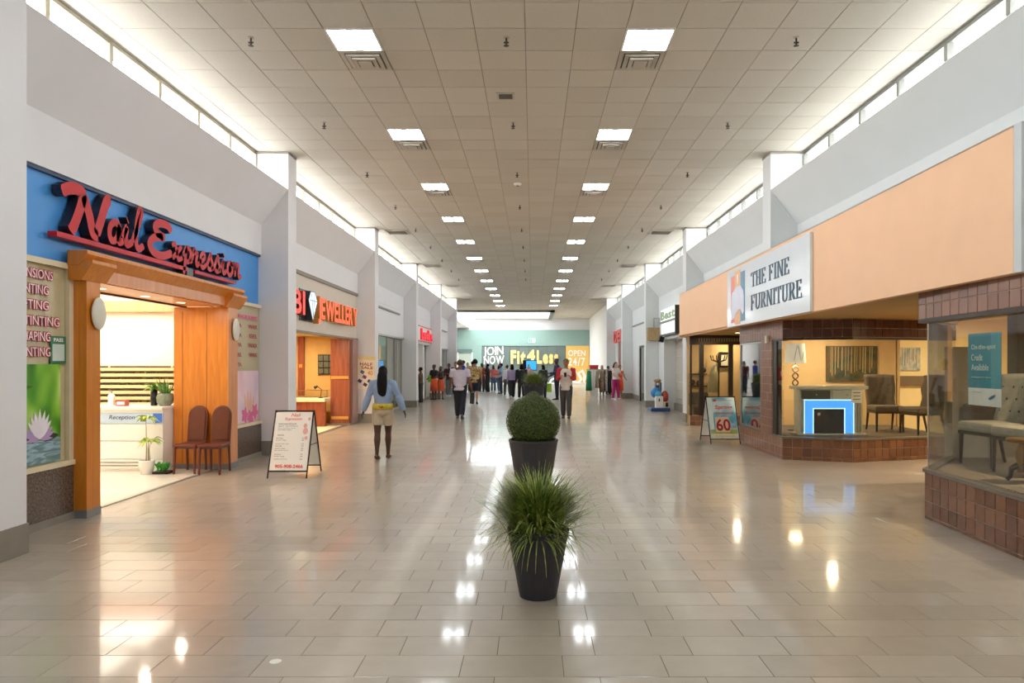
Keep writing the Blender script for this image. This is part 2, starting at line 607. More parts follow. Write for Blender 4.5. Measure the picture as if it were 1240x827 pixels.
# ---- ceiling: grid backing with lay-in tiles
TC = 0.597
CX0, CY0 = -0.089, 8.39
ceil = thing('ceiling', 'suspended ceiling of square off-white acoustic tiles', 'ceiling', (0, 0, ZC), kind='structure')
ob('ceiling_grid', MB().box(-5.5, 5.4, -9.2, 42.9, ZC + 0.006, ZC + 0.08).box(-6.9, 5.4, 42.9, 62.6, ZC + 0.006, ZC + 0.08), CEIL_G, ceil)
LIGHT_K = (-4, 2)
light_cells = {}
for r in range(-4, 12):
    for s, k in enumerate(LIGHT_K):
        light_cells[(k, r * 6)] = ('light', s, r)
VENT_ROWS = (0, 1, 2, 5, 6, 7, 8, 9, 10, -1, -2)
for r in VENT_ROWS:
    for s, k in enumerate(LIGHT_K):
        light_cells[(k, r * 6 + 1)] = ('vent', s, r)
ccells = []
for j in range(-29, 90):
    y0 = CY0 + j * TC
    xl, xr = (-5.12, 5.03) if y0 < 42.6 else (-6.7, 5.03)
    for i in range(-12, 10):
        a = max(CX0 + i * TC, xl); b = min(CX0 + (i + 1) * TC, xr)
        if b - a < 0.05 or (i, j) in light_cells: continue
        if y0 > 52 and y0 < 61.2 and b < 1.5: continue          # luminous skylight
        ccells.append((a, b, y0, min(y0 + TC, 61.95)))
cv = sorted([c for c in ccells if c[2] > 6.9 and abs((c[0] + c[1]) / 2) < 0.78 * c[3]], key=lambda c: (c[2], abs(c[0])))[:300]
cset = set(cv)
tm = {}
for c in cv:
    key = round(c[1] - c[0], 3)
    if key not in tm:
        m_ = MB().box(-(c[1] - c[0]) / 2 + 0.005, (c[1] - c[0]) / 2 - 0.005, -TC / 2 + 0.005, TC / 2 - 0.005, 0, 0.012)
        me = bpy.data.meshes.new('ceiling_tile'); me.from_pydata(m_.v, [], m_.f); me.materials.append(CEIL_T)
        tm[key] = me
    o = bpy.data.objects.new('ceiling_tile', tm[key]); COL.objects.link(o); o.parent = ceil
    o.location = ((c[0] + c[1]) / 2, (c[2] + c[3]) / 2, random.uniform(-0.003, 0.0))
    o.rotation_euler = (random.gauss(0, 0.0015), random.gauss(0, 0.0015), 0)
mb = MB()
for c in ccells:
    if c not in cset:
        z = ZC + random.uniform(-0.003, 0)
        mb.box(c[0] + 0.005, c[1] - 0.005, c[2] + 0.005, c[3] - 0.005, z, z + 0.012)
ob('far_ceiling_tile', mb, CEIL_T, ceil, kind='stuff')

# ---- side walls: vertical band, outward lean under the sill, columns, base
def side_wall(name, sgn, xw, xi, xo, mat, y0, y1):
    w = thing(name, 'tall white %s wall of the hall with square columns and leaning band under the clerestory' % ('left-hand' if sgn < 0 else 'right-hand'), 'wall', (sgn * xw, 0, 0), kind='structure')
    prof = [(sgn * xw, 3.74), (sgn * xw, 4.30), (sgn * xi, 4.95), (sgn * (xi + 0.04), 4.985), (sgn * (xo + 0.3), 4.985), (sgn * (xo + 0.3), 3.74)]
    ob('upper_band', MB().prism(prof if sgn < 0 else prof[::-1], y0, y1, 'y'), mat, w)
    for n in NEAR:
        low = 2.54 if sgn > 0 and n in (5.95, 13.25) else 0      # the furniture store is built around these two
        c = ob('column', MB().box(sgn * xi, sgn * (xo + 0.12), n, n + CD, low, 5.66), mat, w)
        if not low: ob('column_base', MB().box(sgn * (xi - 0.012), sgn * (xw + 0.05), n - 0.012, n + CD + 0.012, 0.001, 0.27), BASEBD, c)
        ob('head_trim', MB().box(sgn * (xi - 0.01), sgn * xo, n - 0.01, n + CD + 0.01, 5.625, 5.655), CEIL_G, c)
    return w
wall_l = side_wall('wall_left', -1, 5.06, 4.56, 5.16, W_WALL, -9.0, 42.9)
wall_r = side_wall('wall_right', 1, 4.94, 4.44, 5.06, W_WALL_R, -9.0, 42.9)

# ---- clerestory windows, one per bay and side
wn = 0
for sgn, xp, mat, side in ((-1, 5.16, ALU_L, 'left'), (1, 5.06, ALU_R, 'right')):
    for b in range(len(NEAR) - 1):
        ya, yb = NEAR[b] + CD, NEAR[b + 1]
        wn += 1
        num = b - 1
        lab = 'clerestory window strip high on the %s wall, %s' % (side, ('behind the camera, %s back' % ORD[1 - b]) if b < 2 else ('%s bay from the camera' % ORD[b - 2]))
        w = thing('window_%d' % wn, lab, 'window', (sgn * xp, ya, 4.97), kind='structure')
        z0, z1 = 4.985, 5.66
        fr = MB().box(sgn * xp, sgn * (xp + 0.07), ya, yb, z1 - 0.05, z1)
        ob('head_rail', fr, mat, w)
        ob('sill_rail', MB().box(sgn * xp, sgn * (xp + 0.07), ya, yb, z0, z0 + 0.045), mat, w)
        n = 6
        for i in range(n + 1):
            y = ya + (yb - ya) * i / n
            hw = 0.035
            ob('mullion', MB().box(sgn * (xp - 0.012), sgn * (xp + 0.07), max(ya, y - hw), min(yb, y + hw), z0 + 0.045, z1 - 0.05), mat, w)
        for i in range(n):
            y = ya + (yb - ya) * i / n; y2 = ya + (yb - ya) * (i + 1) / n
            ob('pane', MB().box(sgn * (xp + 0.028), sgn * (xp + 0.034), y + 0.036, y2 - 0.036, z0 + 0.046, z1 - 0.051), GLASS_WIN, w)
        # portals guide the sky light through each strip
        pd = bpy.data.lights.new('window_portal', 'AREA')
        pd.shape = 'RECTANGLE'; pd.size = yb - ya; pd.size_y = z1 - z0
        pd.cycles.is_portal = True
        po = bpy.data.objects.new('window_portal', pd); COL.objects.link(po)
        po.location = (sgn * (xp + 0.3), (ya + yb) / 2, (z0 + z1) / 2)
        po.rotation_euler = (PI / 2, 0, sgn * PI / 2)

# roofs over the shops, outer walls, end walls
S('roof_left', MB().box(-13.2, -5.47, -9.2, 62.6, 4.86, 4.98), WHITE_M, 'flat white roof over the left-hand shops', 'roof')
S('roof_right', MB().box(5.37, 13.2, -9.2, 62.6, 4.86, 4.98), WHITE_M, 'flat white roof over the right-hand shops', 'roof')
S('outer_wall_left', MB().box(-13.3, -13.2, -9.2, 62.6, 0, 4.98), WHITE_M, 'outer wall behind the left-hand shops', 'wall')
S('outer_wall_right', MB().box(13.2, 13.3, -9.2, 62.6, 0, 4.98), WHITE_M, 'outer wall behind the right-hand shops', 'wall')
S('wall_front', MB().box(-13.2, 13.2, -9.2, -9.0, 0, 5.7), W_WALL, 'white end wall behind the camera', 'wall')
# plain lower walls beside and behind the camera
S('lower_wall_left', MB().box(-5.3, -5.06, -9.0, 5.95, 0, 3.74), W_WALL, 'plain white lower wall left of the camera', 'wall')
S('lower_wall_right', MB().box(4.94, 5.2, -9.0, 5.86, 0, 3.74), W_WALL_R, 'plain white lower wall right of the camera', 'wall')

# ---- far court: wall returns, back wall, gym front
S('wall_court_left', MB().box(-7.0, -6.7, 42.9, 62.0, 0, 5.7).box(-6.7, -5.06, 42.9, 43.1, 0, 5.7), W_WALL, 'white side wall of the far court on the left', 'wall')
S('wall_court_right', MB().box(4.94, 5.3, 42.9, 62.0, 0, 5.7), WHITE_M, 'bright white wall right of the gym front', 'wall')
wb = thing('wall_back', 'pale end wall above the teal gym front', 'wall', (0, 62, 0), kind='structure')
ob('upper_wall', MB().box(-13.3, 13.3, 62.0, 62.4, 0, 4.98).box(-7, 5.3, 62.0, 62.4, 4.98, 5.7), W_WALL, wb)
ob('pilaster', MB().box(-5.6, -5.0, 61.9, 62.0, 4.7, 5.66), WHITE_M, wb)
gym = thing('gym_shopfront', 'teal gym shopfront with dark lettered window and yellow panel across the end of the hall', 'shopfront', (0, 62, 0))
ob('fascia', MB().box(-6.7, 4.92, 61.72, 61.99, 3.3, 4.68), TEAL, gym)
ob('side_panel', MB().box(-6.7, -4.42, 61.72, 61.99, 0, 3.3), TEAL, gym)
DARKW = tile_mat('dark window film', '#5E6B67', '#6F7B77', 0.3)
x = -4.42
n = 9
for i in range(n):
    a = -4.42 + (2.9 + 4.42) * i / n; b = -4.42 + (2.9 + 4.42) * (i + 1) / n
    ob('window_panel', MB().box(a + 0.01, b - 0.01, 61.80, 61.9, 0.05, 3.29), DARKW, gym)
ob('window_frame', MB().box(-4.42, 2.9, 61.9, 61.98, 0, 3.3), BRONZE, gym)
YEL = M('yellow panel', '#F2C468', 0.5, var=0.02)
ob('yellow_panel', MB().box(2.9, 4.9, 61.74, 61.98, 0, 3.32), YEL, gym)
ob('threshold', MB().box(-4.4, 4.8, 61.45, 61.7, 0.0, 0.1), WHITE_M, gym)
dr = ob('side_door', MB().box(-6.45, -5.3, 61.66, 61.72, 0, 2.6), M('grey green door', '#A9B3A6', 0.5), gym)
ob('door_head', MB().box(-6.6, -5.25, 61.64, 61.72, 2.72, 3.0), M('dark door head', '#5E7470', 0.5), dr)
ob('door_frame', MB().box(-6.55, -6.45, 61.64, 61.72, 0, 2.72).box(-5.3, -5.22, 61.64, 61.72, 0, 2.72), WHITE_M, dr)
def back(px, py):
    return ((px - 645) / 860 * 61.8, 1.7 + (441 - py) * 61.8 / 860)
GW = M('white vinyl', '#F7F5EE', 0.5, var=0.01)
GYL = M('cream yellow letter', '#F6D98A', 0.4, var=0.02)
for txt, x0, x1, yb, yt, m_, tilt in (('JOIN', 585.5, 609.5, 430.5, 420.5, GW, -0.07), ('NOW', 586, 610.5, 441, 431.5, GW, -0.05)):
    a = back(x0, yb); b = back(x1, yt)
    for o in letters('letter', txt, m_, gym, (a[0], 61.79, a[1]), (1, 0, -tilt), (0, 0, 1), b[0] - a[0], b[1] - a[1], 0.02, bold=0.015):
        pass
for txt, x0, x1, yb, yt in (('Fit', 618.5, 636.5, 439.5, 424), ('4', 638, 648, 437, 423.5), ('Less', 650, 676, 439.5, 424)):
    a = back(x0, yb); b = back(x1, yt)
    letters('raised_letter', txt, GYL, gym, (a[0], 61.79, a[1]), (1, 0, 0), (0, 0, 1), b[0] - a[0], b[1] - a[1], 0.12, bold=0.05)
for txt, x0, x1, yb, yt in (('OPEN', 688, 709, 431, 424), ('24/7', 688, 708.5, 442.5, 433)):
    a = back(x0, yb); b = back(x1, yt)
    letters('letter', txt, GW, gym, (a[0], 61.73, a[1]), (1, 0, 0), (0, 0, 1), b[0] - a[0], b[1] - a[1], 0.02, bold=0.02)
# white vinyl graphics low on the window: ring weight and swooping shape
mb = MB()
cx, cz = back(672, 464)
ring = [(cx + 0.42 * math.cos(a), cz + 0.42 * math.sin(a)) for a in [PI * 2 * i / 22 for i in range(23)]]
mb.ribbon(ring, 0.17, ((0, 61.79, 0), (1, 0, 0), (0, 0, 1), (0, -1, 0)), 0, 0.012, round_end=False)
ob('ring_graphic', mb, [GW, GW], gym)
mb = MB()
p = [back(*q) for q in ((698, 450), (692, 455), (694, 462), (700, 464), (704, 459), (700, 452), (705, 449), (708, 455), (707, 464))]
mb.ribbon(p, 0.28, ((0, 61.73, 0), (1, 0, 0), (0, 0, 1), (0, -1, 0)), 0, 0.012)
ob('swoosh_graphic', mb, [GW, GW], gym)
# luminous skylight panel in the far ceiling
sk = thing('skylight', 'long luminous skylight panel in the ceiling before the gym', 'skylight', (-2.7, 56.5, ZC), kind='structure')
ob('diffuser', MB().box(-6.7, 1.3, 52.4, 61.0, ZC - 0.01, ZC + 0.003), emit_mat('skylight diffuser', '#F6FBFF', 2.8, True), sk)
ob('frame', MB().box(1.3, 1.62, 52.0, 61.3, ZC - 0.16, ZC + 0.003).box(-6.7, 1.62, 52.0, 52.4, ZC - 0.16, ZC + 0.003), ALU_R, sk)
ex = thing('exit_sign', 'small green and white exit sign above the gym window', 'sign', (-0.08, 61.72, 3.75))
ob('sign_box', MB().box(-0.38, 0.22, 61.62, 61.72, 3.56, 3.92), emit_mat('exit sign face', '#BFEFE0', 0.6), ex)
mb = MB()
EXG = M('exit green', '#1C9C70', 0.4)
mb.box(-0.34, -0.08, 61.61, 61.62, 3.6, 3.88)
ob('green_field', mb, EXG, ex)
mb = MB()
mb.ball((-0.19, 61.606, 3.82), (0.03, 0.006, 0.03), 10, 6)
mb.ribbon([(-0.2, 3.79), (-0.21, 3.72), (-0.17, 3.68), (-0.2, 3.62)], 0.03, ((0, 61.61, 0), (1, 0, 0), (0, 0, 1), (0, -1, 0)), 0, 0.006)
mb.ribbon([(-0.27, 3.73), (-0.2, 3.77), (-0.14, 3.74)], 0.022, ((0, 61.61, 0), (1, 0, 0), (0, 0, 1), (0, -1, 0)), 0, 0.006)
mb.ribbon([(-0.21, 3.71), (-0.25, 3.67), (-0.29, 3.68)], 0.026, ((0, 61.61, 0), (1, 0, 0), (0, 0, 1), (0, -1, 0)), 0, 0.006)
ob('running_figure', mb, [GW, GW], ex)

# ================================================================== CEILING FITTINGS
def ceiling_light(label):
    t = thing('ceiling_light', label, 'ceiling light', (0, 0, 0), 'square fluorescent ceiling lights in two rows')
    h = TC / 2
    f = MB().box(-h + .004, h - .004, -h + .004, -h + .03, -0.012, 0.012).box(-h + .004, h - .004, h - .03, h - .004, -0.012, 0.012)
    f.box(-h + .004, -h + .03, -h + .03, h - .03, -0.012, 0.012).box(h - .03, h - .004, -h + .03, h - .03, -0.012, 0.012)
    ob('frame', f, WHITE_G, t)
    for a, b in ((-h + .03, -0.045), (0.045, h - .03)):
        ob('diffuser', MB().box(a, b, -h + .03, h - .03, -0.004, 0.006), EM_LIGHT, t)
    ob('centre_strip', MB().box(-0.045, 0.045, -h + .03, h - .03, -0.008, 0.006), EM_STRIP, t)
    return t
EM_LIGHT = emit_mat('fluorescent diffuser', '#F4FBFF', LAMP, True)
EM_STRIP = emit_mat('fluorescent strip', '#E3EEF0', LAMP * 0.06)
VENT_M = M('vent metal', '#B9B1A4', 0.45, 0.2, var=0.06)
VENT_D = M('vent slot', '#5C554C', 0.7, var=0.06)
def air_vent(label):
    t = thing('air_vent', label, 'air vent', (0, 0, 0), 'square air vents beside the ceiling lights')
    for i, (h, z) in enumerate(((0.285, -0.004), (0.215, -0.022), (0.15, -0.04))):
        w = 0.05
        f = MB()
        for s in (-1, 1):
            f.box(-h, h, s * h, s * (h - w), z - 0.006, z + 0.01)
            f.box(s * h, s * (h - w), -h + w, h - w, z - 0.006, z + 0.01)
        ob('vane', f, VENT_M, t)
    ob('centre_plate', MB().box(-0.085, 0.085, -0.085, 0.085, -0.056, -0.046), VENT_M, t)
    ob('duct', MB().box(-0.28, 0.28, -0.28, 0.28, 0.002, 0.014), VENT_D, t)
    return t
lp = vp = None
for (k, j), (kind, s, r) in sorted(light_cells.items(), key=lambda q: q[0][1]):
    cx = CX0 + (k + 0.5) * TC; cy = CY0 + (j + 0.5) * TC
    side = 'left' if s == 0 else 'right'
    where = ('%s from the camera in the %s row' % (ORD[r], side)) if r >= 0 else ('in the %s row, %s behind the camera' % (side, ORD[-r - 1]))
    if r < -3: continue
    if kind == 'light':
        lab = 'square white fluorescent ceiling light, ' + where
        if lp is None:
            lp = ceiling_light(lab); o = lp; o.location = (cx, cy, ZC)
        else:
            o = dup(lp, (cx, cy, ZC), 0, lab)
    else:
        lab = 'stepped square air vent beside the ceiling light, ' + where
        if vp is None:
            vp = air_vent(lab); o = vp; o.location = (cx, cy, ZC)
        else:
            o = dup(vp, (cx, cy, ZC), 0, lab)

SPK = M('sprinkler metal', '#4F4A44', 0.4, 0.5)
def sprinkler(label):
    t = thing('sprinkler_head', label, 'sprinkler', (0, 0, 0), 'sprinkler heads on the ceiling')
    ob('escutcheon', MB().lathe([(0.035, 0.0), (0.04, -0.006), (0.02, -0.012)], seg=12), VENT_M, t)
    ob('stem', MB().cyl((0, 0, -0.01), (0, 0, -0.1), 0.012, 0.01, 8).box(-0.03, 0.03, -0.004, 0.004, -0.075, -0.055), SPK, t)
    ob('deflector', MB().lathe([(0.03, -0.1), (0.034, -0.104), (0.01, -0.108)], seg=12), SPK, t)
    return t
sp = None
for c, (x, nm) in enumerate(((-3.42, 'left'), (-0.32, 'middle'), (3.2, 'right'))):
    for k in range(9):
        y = 8.62 + 3.03 * k
        lab = 'small dark sprinkler head on the ceiling, %s from the camera in the %s line' % (ORD[k], nm)
        if sp is None:
            sp = sprinkler(lab); sp.location = (x, y, ZC - 0.002)
        else:
            dup(sp, (x, y, ZC - 0.002), 0, lab)
t = thing('ceiling_speaker', 'brownish square speaker grille on the ceiling between the light rows', 'speaker', (-0.4, 10.5, ZC))
ob('grille', MB().box(-0.5, -0.3, 10.4, 10.6, ZC - 0.012, ZC - 0.004), VENT_D, t)
ob('rim', MB().box(-0.53, -0.27, 10.37, 10.4, ZC - 0.016, ZC - 0.003).box(-0.53, -0.27, 10.6, 10.63, ZC - 0.016, ZC - 0.003).box(-0.53, -0.5, 10.4, 10.6, ZC - 0.016, ZC - 0.003).box(-0.3, -0.27, 10.4, 10.6, ZC - 0.016, ZC - 0.003), VENT_M, t)
t = thing('smoke_detector', 'small round white smoke detector on the ceiling midline', 'smoke detector', (-0.33, 15.6, ZC))
ob('housing', MB().lathe([(0.09, -0.003), (0.09, -0.03), (0.05, -0.05)], (-0.33, 15.6, ZC), 16), WHITE_G, t)
ob('sensor_window', MB().lathe([(0.03, -0.05), (0.03, -0.06)], (-0.33, 15.6, ZC), 12), VENT_D, t)
gp = None
for s, x in ((-1, -4.05), (1, 3.85)):
    for i, y in enumerate((21.3, 28.6, 35.9, 43.2)):
        lab = 'flat grey return grille on the ceiling, %s side, beside the %s column' % ('left' if s < 0 else 'right', ORD[i + 2])
        if gp is None:
            gp = thing('return_grille', lab, 'air grille', (0, 0, 0), 'return grilles on the ceiling by the columns')
            for q in range(7):
                ob('louvre', MB().obox((0, -0.24 + q * 0.08, -0.018), 0.56, 0.05, 0.006, (0.5, 0, 0)), VENT_M, gp)
            ob('backing', MB().box(-0.3, 0.3, -0.3, 0.3, -0.004, -0.002), VENT_D, gp)
            ob('rim', MB().box(-0.32, 0.32, -0.32, -0.28, -0.03, -0.003).box(-0.32, 0.32, 0.28, 0.32, -0.03, -0.003).box(-0.32, -0.28, -0.28, 0.28, -0.03, -0.003).box(0.28, 0.32, -0.28, 0.28, -0.03, -0.003), VENT_M, gp)
            gp.location = (x, y, ZC)
        else:
            dup(gp, (x, y, ZC), 0, lab)
t = tag(ob('floor_sticker', MB().lathe([(0.034, 0.0005), (0.034, 0.002)], (-1.47, 4.06, 0), 18), GW), 'small round white sticker on the near floor tiles', 'sticker')

# ================================================================== LEFT SHOPS
def lamp_area(parent, loc, sx, sy, watts, color=(1, 0.86, 0.66), rot=(0, 0, 0)):
    d = bpy.data.lights.new('lamp_light', 'AREA')
    d.shape = 'RECTANGLE'; d.size = sx; d.size_y = sy; d.energy = watts; d.color = color
    o = bpy.data.objects.new('lamp_light', d); COL.objects.link(o)
    o.parent = parent
    o.location = Vector(loc) - wloc(parent); o.rotation_euler = rot
    return o

def shop_room(name, label, x0, x1, y0, y1, zc, wall, floor_m, ceil_m, open_side):
    """plain rendered shop interior; the side that faces the hall stays open"""
    r = thing(name, label, 'shop interior', ((x0 + x1) / 2, (y0 + y1) / 2, 0), kind='structure')
    ob('interior_floor', MB().box(x0, x1, y0, y1, -0.002, 0.004), floor_m, r)
    ob('interior_ceiling', MB().box(x0, x1, y0, y1, zc, zc + 0.05), ceil_m, r)
    ob('interior_wall', MB().box(x0, x1, y1, y1 + 0.05, 0, zc), wall, r)
    ob('interior_wall', MB().box(x0, x1, y0 - 0.05, y0, 0, zc), wall, r)
    if open_side < 0:
        ob('interior_wall', MB().box(x1, x1 + 0.05, y0, y1, 0, zc), wall, r)
    else:
        ob('interior_wall', MB().box(x0 - 0.05, x0, y0, y1, 0, zc), wall, r)
    return r

# ---------------- nail salon
XL = -5.06
SALON_FLOOR = tile_mat('salon floor tile', '#E4DDD0', '#EFE9DE', 0.2)
SALON_WALL = M('salon wall', '#EFE8D8', 0.7, var=0.02)
room = shop_room('nail_salon_interior', 'bright cream interior of the nail salon', -9.2, -5.3, 6.5, 13.15, 3.05, SALON_WALL, WHITE_M, WHITE_M, 1)
mb_cells = []
for i in range(9):
    for j in range(15):
        xa = -9.2 + i * 0.45; ya = 6.5 + j * 0.45
        xb = min(xa + 0.45, -5.12)
        if xb - xa < 0.05: continue
        mb_cells.append((xa, xb, ya, min(ya + 0.45, 13.15)))
for (xa, xb, ya, yb) in mb_cells:
    if xb > -8 and yb > 8:
        ob('salon_floor_tile', MB().box(xa + 0.002, xb - 0.002, ya + 0.002, yb - 0.002, 0.0, 0.012), SALON_FLOOR, room)
ob('peach_band', MB().box(-9.2, -5.9, 13.0, 13.14, 2.66, 2.86), WOOD_PALE, room)
ob('floor_edge_strip', MB().box(-5.14, -5.10, 8.12, 11.46, -0.001, 0.013), CHROME, room)
for i, (x, y, n) in enumerate(((-7.6, 8.6, 'nearest the entrance'), (-7.6, 11.0, 'in the middle of the salon'), (-7.6, 12.45, 'above the polish rack'))):
    t = thing('salon_ceiling_light', 'white rectangular ceiling light inside the nail salon, ' + n, 'ceiling light', (x, y, 3.05))
    ob('diffuser', MB().box(x - 1.1, x + 1.1, y - 0.55, y + 0.55, 3.02, 3.03), emit_mat('salon diffuser', '#FFF6E4', 1.2) if 'salon diffuser' not in MATS else MATS['salon diffuser'], t)
    ob('housing', MB().box(x - 1.15, x + 1.15, y - 0.6, y + 0.6, 3.03, 3.045), WHITE_G, t)
    lamp_area(t, (x, y, 3.0), 2.2, 1.1, 17, (1, 0.95, 0.84))

front = thing('nail_salon_shopfront', 'blue and orange-wood nail salon shopfront with cornice and granite panels', 'shopfront', (XL, 9.6, 0))
ob('blue_fascia', MB().box(-5.3, -5.12, 6.4, 13.25, 2.78, 3.76), BLUE, front)
ob('fascia_painted_shadow', MB().box(-5.12, -5.075, 6.4, 13.25, 3.70, 3.74), M('painted shadow blue', '#3B4A66', 0.5), front)  # dark strip painted in for the shadow line below the upper wall
for (ya, yb) in ((6.4, 7.83), (11.84, 13.25)):
    ob('granite_panel', MB().box(-5.3, XL, ya, yb, 0.08, 0.60), GRANITE, front)
    ob('base_strip', MB().box(-5.3, XL + 0.012, ya, yb, 0.0, 0.08), BASEBD, front)
    ob('sill_rail', MB().box(-5.3, XL + 0.02, ya, yb, 0.60, 0.655), CREAM, front)
    ob('window_head', MB().box(-5.3, XL, ya, yb, 2.74, 2.80), CREAM, front)
    ob('film', MB().box(-5.20, -5.115, ya, yb, 0.655, 2.74), CREAM, front)
    ob('window_pane', MB().box(-5.105, -5.098, ya, yb, 0.655, 2.74), GLASS, front)
ob('window_stile', MB().box(-5.12, XL, 7.76, 7.83, 0.655, 2.74), CREAM, front)
# portal: two pillars with deep reveals, a lintel and a stepped cornice
XP = -4.93
for ya, yb, nm in ((7.83, 8.08, 'near'), (11.48, 11.84, 'far')):
    p = ob('pillar', MB().box(-5.80, XP, ya, yb, 0.09, 2.62), WOOD, front)
    ob('face_board', MB().box(XP, XP + 0.012, ya, yb, 0.09, 2.62), WOOD_PALE if nm == 'far' else WOOD, p)
    ob('plinth', MB().box(-5.80, XP + 0.018, ya - 0.006, yb + 0.006, 0.0, 0.09), M('plinth grey', '#7E7E7C', 0.4, var=0.06), p)
    if nm == 'far':
        for x in (-5.27, -5.66):
            ob('seam', MB().box(x - 0.004, x + 0.004, ya - 0.004, ya + 0.002, 0.09, 2.55), M('seam', '#8C4E14', 0.6), p)
    cz = 2.62
    cap = MB()
    cap.prism([(-5.06, 2.62), (XP + 0.02, 2.62), (XP + 0.14, 2.80), (XP + 0.14, 2.84), (-5.06, 2.84)], ya - 0.10, yb + 0.10, 'y')
    ob('capital', cap, WOOD, p, bevel=0.004)
ob('lintel', MB().box(-5.80, XP, 8.08, 11.48, 2.645, 2.79), WOOD_PALE, front)
cr = MB().prism([(-5.06, 2.78), (XP + 0.005, 2.78), (XP + 0.09, 2.90), (XP + 0.09, 2.945), (-5.06, 2.945)], 7.72, 11.95, 'y')
ob('cornice', cr, WOOD, front, bevel=0.004)
ob('soffit_panel', MB().box(-5.80, -5.0, 8.08, 11.48, 2.635, 2.646), WOOD_PALE, front)
ob('soffit_track', MB().box(-5.62, -5.59, 8.08, 11.48, 2.61, 2.636), BRONZE, front)
for i, y in enumerate((8.75, 9.75, 10.75)):
    t = thing('downlight', 'small round downlight in the wooden salon soffit, %s from the camera' % ORD[i], 'downlight', (-5.32, y, 2.635), 'downlights in the salon soffit')
    ob('trim_ring', MB().lathe([(0.075, -0.002), (0.07, -0.008), (0.055, -0.002)], (-5.32, y, 2.635), 16, cap=False), WHITE_G, t)
    ob('bulb', MB().lathe([(0.055, -0.006), (0.055, -0.002)], (-5.32, y, 2.635), 14), emit_mat('warm bulb', '#FFE7B8', 3.0) if 'warm bulb' not in MATS else MATS['warm bulb'], t)
    lamp_area(t, (-5.32, y, 2.60), 0.1, 0.1, 4)
for i, (y, nm) in enumerate(((7.96, 'near'), (11.66, 'far'))):
    t = thing('wall_sconce', 'pale oval wall plate on the %s orange pillar of the salon' % nm, 'wall light', (XP + 0.012, y, 2.25))
    mb = MB().ball((XP + 0.045, y + 0.04, 2.27), (0.032, 0.13, 0.185), 20, 10)
    ob('oval_plate', mb, M('sconce shell', '#D8D2C0', 0.35, var=0.04), t, smooth=True)
    ob('mount', MB().box(XP + 0.012, XP + 0.035, y - 0.02, y + 0.10, 2.2, 2.34), CHROME, t)

# script sign, every letter its own brush strokes
sign = thing('script_shop_sign', 'red raised script lettering on the blue nail salon fascia', 'sign', (-5.12, 9.8, 3.2))
def cat(pts, k=6):
    P = [Vector((p[0], p[1])) for p in pts]
    out = []
    for i in range(len(P) - 1):
        a = P[max(i - 1, 0)]; b = P[i]; c = P[i + 1]; d = P[min(i + 2, len(P) - 1)]
        for s in range(k):
            t = s / k
            out.append(0.5 * ((2 * b) + (c - a) * t + (2 * a - 5 * b + 4 * c - d) * t * t + (3 * b - a - 3 * c + d) * t ** 3))
    out.append(P[-1])
    return [(p.x, p.y) for p in out]
STROKES = {   # x in letter widths, y: 0 base line, 1 x-height, 2 capital height
    'N': [[(-0.05, 1.6), (0.12, 1.88), (0.3, 1.95), (0.4, 1.8), (0.36, 1.2), (0.24, 0.3), (0.16, -0.1)], [(0.42, 1.75), (0.55, 1.0), (0.66, 0.15), (0.78, 0.05)], [(0.74, 0.1), (0.84, 0.9), (0.92, 1.6), (0.98, 1.95), (1.06, 1.98)]],
    'a': [[(0.8, 0.85), (0.5, 1.02), (0.2, 0.75), (0.15, 0.3), (0.35, 0.02), (0.65, 0.25), (0.82, 0.9)], [(0.82, 0.95), (0.74, 0.4), (0.82, 0.05), (1.1, 0.2)]],
    'i': [[(0.05, 0.35), (0.42, 0.95), (0.36, 0.45), (0.5, 0.03), (1.05, 0.3)], [(0.44, 1.3), (0.52, 1.36)]],
    'l': [[(0.0, 0.3), (0.45, 1.2), (0.72, 1.95), (0.55, 2.1), (0.36, 1.4), (0.32, 0.4), (0.55, 0.0), (1.0, 0.25)]],
    'E': [[(0.95, 1.62), (0.78, 1.92), (0.45, 1.9), (0.25, 1.6), (0.38, 1.25), (0.68, 1.12)], [(0.6, 1.12), (0.25, 0.95), (0.05, 0.5), (0.22, 0.08), (0.6, 0.0), (1.0, 0.35)]],
    'x': [[(0.0, 0.8), (0.25, 0.98), (0.45, 0.55), (0.62, 0.08), (1.0, 0.25)], [(0.9, 0.95), (0.5, 0.5), (0.08, 0.03)]],
    'p': [[(0.05, 0.4), (0.36, 0.98), (0.3, 0.3), (0.2, -0.75)], [(0.3, 0.6), (0.55, 1.0), (0.85, 0.75), (0.75, 0.2), (0.38, 0.08)], [(0.75, 0.15), (1.05, 0.25)]],
    'r': [[(0.0, 0.3), (0.3, 1.05), (0.4, 0.85), (0.75, 0.85), (0.62, 0.4), (0.72, 0.03), (1.05, 0.25)]],
    'e': [[(0.05, 0.35), (0.55, 0.5), (0.75, 0.8), (0.5, 1.0), (0.22, 0.7), (0.22, 0.25), (0.5, 0.0), (1.0, 0.3)]],
    's': [[(0.0, 0.2), (0.5, 1.08), (0.6, 0.75), (0.8, 0.4), (0.55, 0.02), (0.15, 0.12)], [(0.65, 0.05), (1.0, 0.25)]],
    'o': [[(0.55, 0.98), (0.2, 0.75), (0.2, 0.2), (0.5, 0.02), (0.8, 0.3), (0.8, 0.75), (0.55, 0.98), (0.7, 0.85), (1.05, 0.9)]],
    'n': [[(0.0, 0.75), (0.2, 0.98), (0.2, 0.05)], [(0.2, 0.5), (0.5, 1.0), (0.68, 0.85), (0.64, 0.3), (0.78, 0.02), (1.05, 0.25)]],
}
